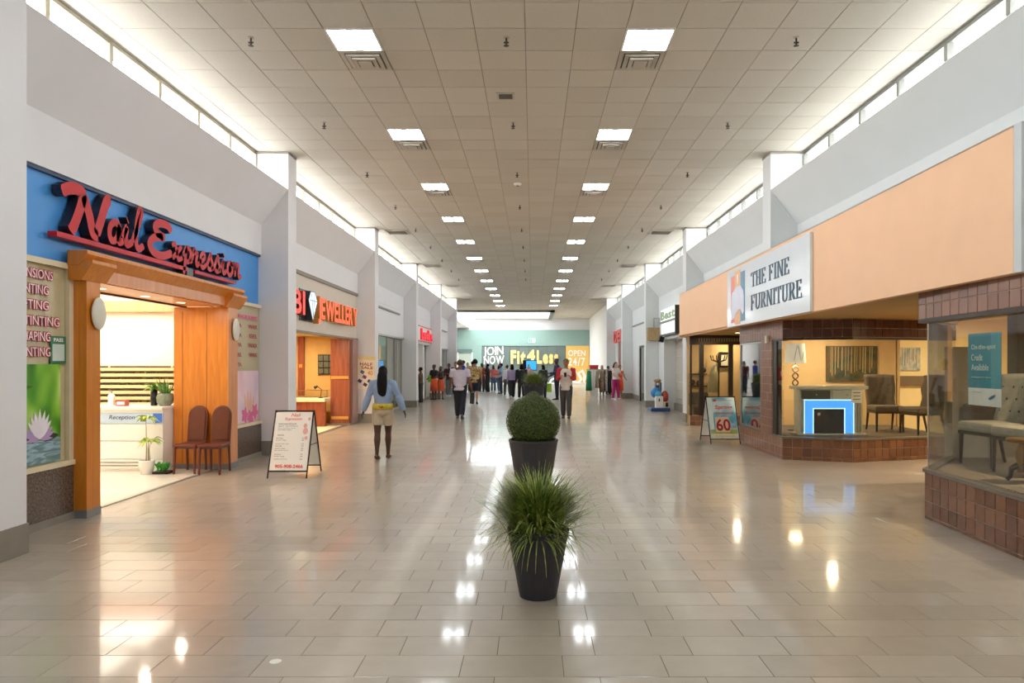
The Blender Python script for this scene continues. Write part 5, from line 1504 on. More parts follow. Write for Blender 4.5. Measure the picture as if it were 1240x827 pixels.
# tufted dining chairs
FAB_D = M('charcoal velvet', '#5C5248', 0.85, var=0.12, scale=14, bump=0.05)
FAB_L = M('grey velvet', '#8F897C', 0.85, var=0.12, scale=14, bump=0.05)
LEG_D = M('espresso leg', '#231B16', 0.35, var=0.1)
LEG_S = M('silver nail trim', '#D8D8D2', 0.25, 0.6)
def tufted_chair(label, fab, hb, legs, group):
    t = thing('tufted_chair', label, 'chair', (0, 0, 0), group)
    w = 0.27
    ob('seat', MB().box(-w, w, -0.30, 0.24, 0.385, 0.50), fab, t, bevel=0.035)
    pts = MB()
    nx, nz = 9, 11
    front = []; backf = []
    def yb(z): return 0.22 + 0.17 * max(0, (z - 0.44)) ** 1.1
    for i in range(nz):
        z = 0.44 + (hb - 0.44) * i / (nz - 1)
        for j in range(nx):
            u = j / (nx - 1) * 2 - 1
            ww = w * (0.93 + 0.10 * i / (nz - 1))
            dim = 0.022 * (math.cos(u * PI * 3) * math.cos((z - 0.44) * 16)) if 1 < i < nz - 1 else 0
            curve = -0.05 * u * u
            front.append((u * ww, yb(z) + curve + dim - 0.02, z + (0.015 * (1 - u * u) if i == nz - 1 else 0)))
            backf.append((u * ww, yb(z) + curve + 0.075, z + (0.015 * (1 - u * u) if i == nz - 1 else 0)))
    vs = front + backf; N = nx * nz; fs = []
    for i in range(nz - 1):
        for j in range(nx - 1):
            a = i * nx + j
            fs.append((a, a + 1, a + nx + 1, a + nx)); fs.append((N + a, N + a + nx, N + a + nx + 1, N + a + 1))
    for i in range(nz - 1):
        a = i * nx; b = a + nx - 1
        fs.append((a, a + nx, N + a + nx, N + a)); fs.append((b, N + b, N + b + nx, b + nx))
    for j in range(nx - 1):
        a = j; b = (nz - 1) * nx + j
        fs.append((a, N + a, N + a + 1, a + 1)); fs.append((b, b + 1, N + b + 1, N + b))
    pts._add(vs, fs)
    ob('backrest', pts, fab, t, smooth=True)
    for r, z in enumerate((0.62, 0.76, 0.90)):
        if z > hb - 0.08: continue
        for q in range(3 if r % 2 else 4):
            u = (q - (1 if r % 2 else 1.5)) * 0.13
            ob('tuft_button', MB().ball((u, yb(z) - 0.03 - 0.05 * (u / w) ** 2, z), (0.013, 0.008, 0.013), 8, 5), LEG_D, t)
    ob('seat_rail', MB().box(-w + 0.01, w - 0.01, -0.29, 0.23, 0.35, 0.39), LEG_D if legs is LEG_D else fab, t)
    for sx in (-1, 1):
        ob('leg', MB().tube([(sx * (w - 0.035), -0.265, 0.37), (sx * (w - 0.03), -0.27, 0.0)], [0.026, 0.017], 8), LEG_D, t)
        ob('leg', MB().tube([(sx * (w - 0.035), 0.2, 0.40), (sx * (w - 0.03), 0.3, 0.0)], [0.026, 0.017], 8), legs, t)
    return t
tc = tufted_chair('dark tufted dining chair beside the fireplace console, facing the glass', FAB_D, 1.08, LEG_D, 'dark tufted chairs in the far showcase')
tc2 = dup(tc, (7.26, 13.24, ZP + 0.006), -1.4, 'dark tufted chair set sideways, beside the showcase entrance')
tc.location = (6.84, 13.80, ZP + 0.006); tc.rotation_euler = (0, 0, -0.12)
td = tufted_chair('grey tufted chair with a white tag, farther one in the near showcase', FAB_L, 1.04, LEG_D, 'grey tufted chairs in the near showcase')
td2 = dup(td, (5.30, 7.50, ZD + 0.008), -PI / 2 + 0.12, 'grey tufted chair nearest the picture edge in the near showcase')
td.location = (5.34, 8.16, ZD + 0.008); td.rotation_euler = (0, 0, -PI / 2 + 0.12)
tg = thing('price_tag', 'white price card hung over the back of the grey tufted chair', 'card', (5.62, 8.05, 1.4))
ob('card_sheet', MB().plate([(5.615, 8.14, 1.22), (5.60, 7.93, 1.20), (5.665, 7.93, 1.55), (5.68, 8.14, 1.56)], (-1, 0, 0.2), 0.004), WHITE_M, tg)
ob('card_text', MB().plate([(5.628, 8.11, 1.36), (5.622, 7.98, 1.36), (5.624, 7.98, 1.38), (5.63, 8.11, 1.38)], (-1, 0, 0.2), 0.002), M('board ink', '#5A5A60'), tg)
pd_ = thing('carved_pedestal', 'small carved dark gold pedestal leg table at the picture edge in the showcase', 'table', (4.82, 7.02, ZD))
GOLD = M('antique gold', '#7A5426', 0.4, 0.4, var=0.2, scale=30)
ob('pedestal_stem', MB().lathe([(0.05, 0.10), (0.035, 0.16), (0.06, 0.24), (0.065, 0.30), (0.04, 0.36), (0.03, 0.40)], (4.84, 7.02, ZD), 16), GOLD, pd_, smooth=True)
for k in range(3):
    a = k * 2.09 + 2.6
    c_, s_ = math.cos(a), math.sin(a)
    ob('paw_leg', MB().tube([(4.84 + 0.03 * c_, 7.02 + 0.03 * s_, ZD + 0.17), (4.84 + 0.09 * c_, 7.02 + 0.09 * s_, ZD + 0.13), (4.84 + 0.10 * c_, 7.02 + 0.10 * s_, ZD + 0.05), (4.84 + 0.13 * c_, 7.02 + 0.13 * s_, ZD + 0.022)], [0.03, 0.028, 0.02, 0.022], 8), M('dark carved wood', '#2E211A', 0.4), pd_)
ob('pedestal_top', MB().lathe([(0.13, 0.40), (0.14, 0.41), (0.14, 0.43), (0.12, 0.44)], (4.84, 7.02, ZD), 20), GOLD, pd_)
cab = thing('arm_sofa', 'dark curved arm of a sofa behind the credit poster', 'sofa', (5.4, 9.3, 0))
ob('sofa_seat', MB().box(6.0, 7.3, 9.3, 10.0, 0.15, 0.85), M('sofa grey', '#7E7768', 0.8, var=0.1), cab, bevel=0.06)
ob('sofa_arm', MB().tube([(6.1, 9.2, 1.1), (6.25, 9.2, 1.0), (6.6, 9.2, 0.98), (7.0, 9.2, 0.98)], [0.09, 0.1, 0.1, 0.09], 10), FAB_D, cab, smooth=True)
ob('sofa_back', MB().box(6.1, 7.3, 9.9, 10.1, 0.8, 1.15), FAB_D, cab, bevel=0.04)
ob('sofa_foot', MB().box(6.1, 6.2, 9.35, 9.45, 0.006, 0.15).box(7.1, 7.2, 9.35, 9.45, 0.006, 0.15), LEG_D, cab)

# ---- third showcase (A), facing the camera at the far end of the canopy
Ax = thing('end_showcase', 'dark framed glazed entrance below the far end of the peach canopy', 'shopfront', (5.2, 19.7, 0))
bw = wall_seg('tiled_base', Ax, (4.36, 19.7), (6.4, 19.7), 0.0, 0.28, TGROUT)
tile_field(bw, (4.36, 19.7), (6.4, 19.7), 0.0, 0.28, BRICK_PK)
bk = wall_seg('lattice_head', Ax, (4.36, 19.7), (6.4, 19.7), 2.24, ZS, BRONZE)
mb = MB()
for i in range(26):
    x = 4.6 + i * 0.07
    ob('lattice_bar', MB().box(x, x + 0.03, 19.66, 19.695, 2.33, 2.42), M('lattice pale', '#8A7A5A', 0.5), bk)
for x, w in ((4.36, 0.05), (4.62, 0.12), (5.43, 0.12), (6.3, 0.1)):
    ob('frame_post', MB().box(x, x + w, 19.66, 19.74, 0.28, 2.24), BRONZE, Ax)
for xa, xb in ((4.41, 4.62), (4.74, 5.43), (5.55, 6.3)):
    ob('window_pane', MB().box(xa, xb, 19.70, 19.708, 0.28, 2.24), GLASS_SHOW, Ax)
cr_ = thing('coat_rack', 'dark coat rack stand with a pale robe behind the end window', 'coat rack', (5.3, 20.15, 0))
ob('pole', MB().cyl((5.28, 20.15, 0.0), (5.28, 20.15, 1.95), 0.025), BLACK, cr_)
for k in range(6):
    a = k * PI / 3
    ob('hook', MB().tube([(5.28, 20.15, 1.75), (5.28 + 0.2 * math.cos(a), 20.15 + 0.2 * math.sin(a), 1.82), (5.28 + 0.24 * math.cos(a), 20.15 + 0.24 * math.sin(a), 1.95)], 0.015, 6), BLACK, cr_)
ob('foot', MB().lathe([(0.22, 0), (0.2, 0.03), (0.03, 0.06)], (5.28, 20.15, 0), 16), BLACK, cr_)
t = thing('robe', 'pale hanging robe on the coat rack behind the end window', 'robe', (5.15, 20.1, 1.2))
ob('robe_cloth', MB().tube([(5.14, 20.12, 1.72), (5.12, 20.12, 1.4), (5.1, 20.12, 0.9)], [(0.06, 0.04), (0.12, 0.05), (0.15, 0.06)], 12), M('robe cloth', '#B9AC8A', 0.9, bump=0.1), t, smooth=True)
t = thing('wall_frame', 'small dark picture frame on the yellow wall behind the end window', 'picture', (5.75, 20.45, 1.8))
ob('picture_frame', MB().box(5.36, 5.42, 20.42, 20.47, 1.6, 2.05).box(5.7, 5.76, 20.42, 20.47, 1.6, 2.05).box(5.42, 5.7, 20.42, 20.47, 1.99, 2.05).box(5.42, 5.7, 20.42, 20.47, 1.6, 1.66), BLACK, t)
ob('picture_sheet', MB().box(5.42, 5.7, 20.44, 20.47, 1.66, 1.99), M('picture cream', '#D8CDB0', 0.6), t)
t = thing('dark_sofa', 'dark low sofa behind the end window of the furniture store', 'sofa', (5.0, 20.2, 0))
ob('sofa_seat', MB().box(4.48, 5.02, 19.9, 20.3, 0.08, 0.55), FAB_D, t, bevel=0.05)
ob('sofa_back', MB().box(4.48, 5.02, 20.25, 20.42, 0.5, 0.9), FAB_D, t, bevel=0.05)
ob('sofa_foot', MB().box(4.55, 4.62, 20.0, 20.06, 0, 0.08).box(4.92, 4.99, 20.0, 20.06, 0, 0.08), LEG_D, t)
t = thing('spotted_panel', 'shelf of dark round objects behind the end window', 'shelf', (4.6, 20.4, 1.2))
ob('shelf_board', MB().box(4.5, 5.0, 20.36, 20.46, 1.05, 1.08).box(4.5, 5.0, 20.36, 20.46, 1.4, 1.43), BLACK, t)
for x, z in ((4.58, 1.18), (4.78, 1.16), (4.9, 1.53)):
    ob('round_vase', MB().ball((x, 20.38, z), 0.09, 12, 8), BRONZE, t, smooth=True)
for i, (x, y, w_) in enumerate(((5.6, 7.0, 30), (6.0, 14.2, 26), (7.5, 10.5, 50), (9.6, 15.0, 50), (5.2, 18.0, 18), (9.5, 12.0, 50), (5.6, 20.0, 12))):
    nm = ('over the near showcase', 'over the fireplace showcase', 'over the store entrance', 'before the small painting', 'over the second entrance', 'in the middle of the store', 'behind the end window')[i]
    z = ZS - 0.004 if x < 7.9 else ZS + 0.255
    t = thing('store_downlight', 'warm recessed downlight ' + nm, 'downlight', (x, y, z))
    ob('bulb', MB().lathe([(0.06, -0.01), (0.06, -0.003)], (x, y, z), 14), MATS['warm bulb'], t)
    ob('trim_ring', MB().lathe([(0.08, -0.003), (0.08, -0.008), (0.062, -0.008)], (x, y, z), 14, cap=False), WHITE_G, t)
    lamp_area(t, (x, y, z - 0.03), 0.12, 0.12, w_, (1, 0.82, 0.55))

# ---- sale sandwich board
SALE_BG = ramp_mat('sale sky', [(0.28, '#2AA2BE'), (0.42, '#6CC6D8'), (0.55, '#CDEBEC'), (0.8, '#F4F6EE')], 'noise', 2.6, 0.4, 0.8, (1, 1, 1), 1)
s2, P2 = sandwich_board('sale_board', 'bright blue spring sale sandwich board with big red 60 beside the reflective window', 0.63, 1.0, 0.86, SALE_BG, 0, 0, 0, SB_WHITE)
ff = [c for c in kids_of(s2) if c.name.startswith('front_frame')][0]
up2 = Vector(P2(0, 1, 0)) - Vector(P2(0, 0, 0))
def patch(x0, x1, z0, z1, m_, nm, d=0.0046):
    return ob(nm, MB().plate([P2(x0, z0, d), P2(x1, z0, d), P2(x1, z1, d), P2(x0, z1, d)], (0, -1, 0.3), 0.001), m_, ff)
patch(-0.29, 0.29, 0.13, 0.21, M('board cream', '#F0E3BE', 0.5), 'foot_strip')
patch(-0.30, -0.2, 0.21, 0.96, M('board pale edge', '#E6F0E6', 0.5), 'pale_strip')
patch(-0.29, 0.29, 0.21, 0.30, M('board meadow', '#A9B65A', 0.5, var=0.2), 'meadow_strip')
patch(-0.17, 0.13, 0.25, 0.56, M('board pale pink', '#F3C9A9', 0.5), 'number_patch', 0.0052)
RD = M('sale red', '#A8281E', 0.45); OR = M('sale orange red', '#DE5A3C', 0.45)
on_board('Spring', -0.16, 0.69, 0.40, 0.14, WHITE_M, P2, ff, bold=0.06, shear=0.15, up_=up2, d=0.0056)
on_board('Spring', -0.15, 0.70, 0.38, 0.12, OR, P2, ff, bold=0.02, shear=0.15, up_=up2, d=0.0066)
on_board('CLEARANCE', -0.17, 0.615, 0.42, 0.05, OR, P2, ff, up_=up2, bold=0.02, d=0.006)
on_board('UP TO', -0.04, 0.565, 0.12, 0.03, RD, P2, ff, up_=up2, d=0.006)
on_board('60', -0.16, 0.27, 0.31, 0.27, RD, P2, ff, bold=0.02, up_=up2, d=0.0068)
on_board('%', 0.17, 0.43, 0.06, 0.07, RD, P2, ff, up_=up2, d=0.006)
on_board('OFF', 0.155, 0.31, 0.12, 0.07, RD, P2, ff, up_=up2, d=0.006)
on_board('On selected items in store', -0.2, 0.155, 0.42, 0.025, OR, P2, ff, up_=up2, d=0.0056)
on_board('FURNITURE SALE', -0.08, 0.90, 0.33, 0.025, OR, P2, ff, up_=up2, d=0.006)
patch(-0.17, -0.10, 0.885, 0.935, OR, 'corner_mark', 0.006)
s2.location = (4.09, 15.52, 0.001); s2.rotation_euler = (0, 0, 0.03)

# ================================================================== FAR RIGHT BAYS
XR = 4.94
f3 = thing('shuttered_shopfront', 'pale shuttered doorway under two stacked light boxes on the right', 'shopfront', (XR, 24.4, 0))
ob('fascia', MB().box(XR, 5.3, 21.0, 27.85, 2.62, 3.74), W_WALL_R, f3)
ob('fascia_reveal', MB().box(XR - 0.02, XR, 21.0, 26.9, 3.60, 3.66), M('taupe strip', '#8C8378'), f3)
for i in range(8):
    ob('shutter_panel', MB().box(5.36, 5.40, 21.1, 26.6, 0.12 + i * 0.3125, 0.12 + (i + 1) * 0.3125 - 0.012), M('shutter greige', '#C2BBB0', 0.5, var=0.02), f3)
ob('jamb', MB().box(XR - 0.02, 5.40, 26.6, 26.95, 0, 2.62), W_WALL_R, f3)
ob('side_wall', MB().box(XR, 5.3, 26.95, 27.85, 0, 2.62), W_WALL_R, f3)
ob('base_strip', MB().box(5.30, 5.36, 21.0, 26.6, 0.0, 0.26), BASEBD, f3)
s3 = thing('stacked_light_boxes', 'two stacked white light box signs with dark frames beside the peach canopy', 'sign', (XR, 24.6, 3.2))
lb = ob('upper_box', MB().box(XR - 0.12, XR, 23.9, 26.7, 3.28, 3.70), emit_mat('light box white', '#EEF6EE', 0.3), s3)
letters('letter', 'Best', M('sign green', '#9DB08C', 0.5), lb, (XR - 0.122, 26.6, 3.34), *RW, 2.5, 0.3, 0.02, bold=0.03)
lb2 = ob('lower_box', MB().box(XR - 0.12, XR, 23.9, 26.6, 2.80, 3.20), MATS['light box white'], s3)
ob('dark_frame', MB().box(XR - 0.16, XR, 23.85, 26.65, 3.20, 3.27).box(XR - 0.16, XR, 23.85, 26.65, 2.74, 2.80).box(XR - 0.16, XR, 23.82, 23.9, 2.74, 3.70), BRONZE, s3)
ob('floodlight', MB().obox((XR - 0.18, 26.3, 2.62), 0.16, 0.3, 0.2, (0, 0.3, 0)), BLACK, s3)
hb = thing('hanging_box_sign', 'brown hanging box sign on the right wall past the light boxes', 'sign', (4.75, 28.1, 2.8))
ob('box', MB().box(4.46, 5.0, 27.55, 27.80, 2.62, 3.12), M('kraft brown', '#A98E68', 0.7, var=0.12, scale=10), hb)
ob('box_bracket', MB().box(4.7, 4.74, 27.6, 27.7, 3.12, 3.5).box(4.7, 5.0, 27.6, 27.7, 3.46, 3.5), CHROME, hb)
f4r = thing('glazed_door_shopfront', 'white shopfront with tall dark framed glass doors on the right', 'shopfront', (XR, 31.6, 0))
ob('fascia', MB().box(XR, 5.3, 28.3, 35.15, 2.55, 3.74), W_WALL_R, f4r)
ob('fascia_ledge', MB().box(XR - 0.05, XR, 29.2, 34.9, 3.52, 3.58), M('taupe strip', '#8C8378'), f4r)
for i, (ya, yb) in enumerate(((28.4, 29.6), (29.6, 30.9), (30.9, 33.0))):
    ob('door_leaf_glass', MB().box(5.0, 5.008, ya + 0.06, yb - 0.06, 0.06, 2.45), GLASS_SHOW, f4r)
    ob('door_frame', MB().box(4.97, 5.04, ya, ya + 0.07, 0.0, 2.52).box(4.97, 5.04, yb - 0.07, yb, 0.0, 2.52).box(4.97, 5.04, ya, yb, 2.45, 2.52), BRONZE, f4r)
ob('back_panel', MB().box(5.5, 5.55, 28.3, 35.15, 0, 2.6), GREYG, f4r)
ob('side_wall', MB().box(XR, 5.3, 33.0, 35.15, 0, 2.55), W_WALL_R, f4r)
ob('base_strip', MB().box(XR - 0.02, XR, 33.0, 35.15, 0, 0.24), BASEBD, f4r)
f5 = thing('deli_shopfront', 'shopfront with dark reddish doorway under red letters at the far right', 'shopfront', (XR, 39, 0))
ob('fascia', MB().box(XR, 5.3, 35.6, 42.45, 2.95, 3.74), W_WALL_R, f5)
ob('doorway', MB().box(5.02, 5.06, 37.6, 41.2, 0, 2.95), MAROON, f5)
ob('side_wall', MB().box(XR, 5.3, 41.2, 42.45, 0, 2.95), W_WALL_R, f5)
ob('side_wall', MB().box(XR, 5.3, 35.6, 37.6, 0, 2.95), W_WALL_R, f5)
s5 = thing('red_letters', 'red raised letters above the far right doorway', 'sign', (XR, 40, 3.3))
letters('letter', 'DELI', emit_mat('lit red deli', '#C8322C', 0.06), s5, (XR - 0.02, 42.3, 2.98), *RW, 4.6, 0.66, 0.1, bold=0.05)
ob('letter_rail', MB().box(XR - 0.02, XR, 37.4, 42.3, 3.0, 3.06), CHROME, s5)

# coin ride
rd = thing('kiddie_ride', 'coin operated kiddie ride in blue, white and red beside the shuttered doorway', 'kiddie ride', (4.6, 25.8, 0))
RB = M('ride blue', '#2A7FC4', 0.3, var=0.08); RN = M('ride navy', '#274A86', 0.35); RR = M('ride red', '#B4402E', 0.35, var=0.1); RC = M('ride cyan', '#4FB3D6', 0.3)
ob('base', MB().box(4.25, 4.95, 25.5, 26.2, 0.0, 0.12), RN, rd, bevel=0.03)
ob('coin_box', MB().box(4.42, 4.70, 25.52, 25.72, 0.12, 0.55), WHITE_G, rd, bevel=0.03)
ob('coin_slot', MB().box(4.53, 4.57, 25.51, 25.52, 0.36, 0.46), BLACK, rd)
ob('body', MB().ball((4.5, 25.9, 0.66), (0.2, 0.3, 0.2), 16, 10), RB, rd, smooth=True)
ob('nose', MB().ball((4.54, 25.66, 0.62), (0.13, 0.1, 0.11), 14, 8), RC, rd, smooth=True)
ob('seat_back', MB().box(4.5, 4.72, 25.95, 26.05, 0.7, 1.05), RN, rd, bevel=0.04)
ob('canopy_top', MB().ball((4.54, 25.85, 1.1), (0.14, 0.2, 0.07), 14, 8), M('ride tan', '#B08A4E', 0.4), rd, smooth=True)
ob('canopy_post', MB().cyl((4.44, 25.8, 0.8), (4.46, 25.8, 1.08), 0.02).cyl((4.64, 25.95, 0.8), (4.62, 25.9, 1.08), 0.02), CHROME, rd)
ob('headlight', MB().ball((4.52, 25.68, 0.98), 0.05, 10, 6), WHITE_G, rd, smooth=True)
ob('side_pod', MB().ball((4.80, 25.8, 0.52), (0.14, 0.22, 0.22), 14, 8), RR, rd, smooth=True)
ob('pod_base', MB().box(4.70, 4.93, 25.56, 25.9, 0.12, 0.34), M('ride cream', '#E6DCC2', 0.4), rd, bevel=0.02)
ob('wheel', MB().tube([(4.78, 25.55, 0.25), (4.86, 25.55, 0.25)], 0.08, 14), BLACK, rd)

# ================================================================== PLANTERS
POT = M('charcoal planter', '#35343A', 0.55, var=0.08, scale=14, bump=0.05)
SOIL = M('soil', '#3A2B1E', 0.9)
GRASS1 = ramp_mat('grass blade', [(0.25, '#3A4A1E'), (0.42, '#66802F'), (0.58, '#939F48'), (0.78, '#BDBB70')], 'noise', 14.0, 0.5, 0.2, (1, 1, 1), 2)
BOX1 = ramp_mat('boxwood leaf', [(0.25, '#243212'), (0.5, '#44571D'), (0.7, '#66782C'), (0.85, '#8E9A44')], 'noise', 26.0, 0.5, 0.2, (1, 1, 1), 3)
def pot(t, x, y, rb, rt, h):
    ob('pot', MB().lathe([(rb * 0.97, 0.0), (rb, 0.01), (rt * 0.985, h - 0.03), (rt, h - 0.025), (rt, h), (rt - 0.025, h), (rt - 0.03, h - 0.05), (0.02, h - 0.05)], (x, y, 0.001), 40), POT, t, smooth=False)
    ob('soil', MB().lathe([(rt - 0.035, h - 0.06), (rt - 0.035, h - 0.045)], (x, y, 0.001), 24), SOIL, t)
def grass(t, x, y, z, n, L, spread, droop, w=0.006, ls=0.5):
    mb = MB()
    for i in range(n):
        a = random.uniform(0, 2 * PI); r0 = abs(random.gauss(0, 0.4)) * spread * 0.35
        ln = L * random.uniform(0.6, 1.1)
        lean = min(1.35, abs(random.gauss(0, ls)) + 0.05)
        dr = droop * random.uniform(0.5, 1.3)
        px_, py_ = x + r0 * math.cos(a), y + r0 * math.sin(a)
        side = Vector((-math.sin(a), math.cos(a), 0))
        k = 6
        vs = []
        for q in range(k + 1):
            u = q / k
            th = lean + dr * u * u * 1.6
            # integrate the arc
            if q == 0:
                rr, zz = 0.0, 0.0
            else:
                rr += ln / k * math.sin(min(th, 2.6)); zz += ln / k * math.cos(min(th, 2.6))
            c = Vector((px_ + rr * math.cos(a), py_ + rr * math.sin(a), z + zz))
            ww = w * (1 - 0.85 * u ** 2)
            vs += [c - side * ww / 2, c + side * ww / 2]
        mb._add(vs, [(2 * q, 2 * q + 1, 2 * q + 3, 2 * q + 2) for q in range(k)])
    return ob('grass_blades', mb, GRASS1, t, kind='stuff')
def leaf_ball(t, c, r, n, ls):
    ob('foliage_core', MB().ball(c, r * 0.93, 28, 18), M('boxwood core', '#22330F', 0.9, var=0.3, scale=20), t, smooth=True)
    mb = MB()
    for i in range(n):
        z = 1 - 2 * (i + 0.5) / n; ph = i * 2.399963
        s = math.sqrt(max(0, 1 - z * z))
        d = Vector((s * math.cos(ph), s * math.sin(ph), z))
        p = Vector(c) + d * r * random.uniform(0.92, 1.02)
        u = d.cross(Vector((random.uniform(-1, 1), random.uniform(-1, 1), random.uniform(-1, 1)))).normalized()
        v = d.cross(u)
        u = (u + d * random.uniform(-0.2, 0.9)).normalized()
        l = ls * random.uniform(0.7, 1.3)
        mb._add([p - u * l / 2, p + v * l * 0.3, p + u * l / 2, p - v * l * 0.3], [(0, 1, 2, 3)])
    ob('foliage', mb, BOX1, t, kind='stuff')
t = thing('grass_planter', 'tapered charcoal planter with a shaggy grass tuft, nearest on the hall midline', 'planter', (0.04, 5.2, 0))
pot(t, 0.04, 5.22, 0.138, 0.228, 0.50)
grass(t, 0.04, 5.22, 0.43, 1600, 0.53, 0.55, 0.6, 0.0125, 0.5)
grass(t, 0.01, 5.22, 0.45, 260, 0.46, 0.5, 1.0, 0.0115, 0.8)
t = thing('topiary_planter', 'tapered charcoal planter with a clipped round boxwood ball', 'planter', (0.01, 9.15, 0))
pot(t, 0.01, 9.2, 0.20, 0.322, 0.73)
leaf_ball(t, (0.01, 9.2, 0.96), 0.348, 9000, 0.024)
t = thing('hedge_planter', 'small clipped green planter just behind the boxwood ball', 'planter', (0.02, 20, 0))
pot(t, 0.02, 20.0, 0.16, 0.25, 0.62)
leaf_ball(t, (0.02, 20.0, 0.72), 0.22, 1500, 0.04)
t = thing('tall_grass_planter', 'far dark planter with a grass mound, before the gym crowd', 'planter', (0.05, 27.5, 0))
pot(t, 0.05, 27.5, 0.3, 0.43, 0.98)
grass(t, 0.05, 27.5, 0.9, 1500, 0.62, 0.7, 0.9, 0.014)

# ================================================================== PEOPLE
def skin_mat(n, h): return M('skin ' + n, h, 0.5, var=0.04)
SK = {'deep': skin_mat('deep', '#4A2E20'), 'brown': skin_mat('brown', '#7A4E36'), 'tan': skin_mat('tan', '#B07A58'), 'light': skin_mat('light', '#D8A88C')}
def cloth(n, h, **k): return M('cloth ' + n, h, 0.85, var=k.pop('var', 0.07), scale=k.pop('scale', 10), bump=0.08, bscale=60, **k)
HAIR = {'black': M('hair black', '#120F0E', 0.7, var=0.2, scale=40, spec=0.2), 'brown': M('hair brown', '#3A261A', 0.5, var=0.2, scale=40), 'blond': M('hair blond', '#B89A62', 0.5, var=0.15, scale=40)}
EYE = M('eye dark', '#120E0C', 0.2); LIP = M('lip', '#7A3E36', 0.5)

def remesh(o, v, it=4):
    m = o.modifiers.new('one_surface', 'REMESH'); m.mode = 'VOXEL'; m.voxel_size = v; m.use_smooth_shade = True
    s = o.modifiers.new('smooth', 'SMOOTH'); s.factor = 0.5; s.iterations = it

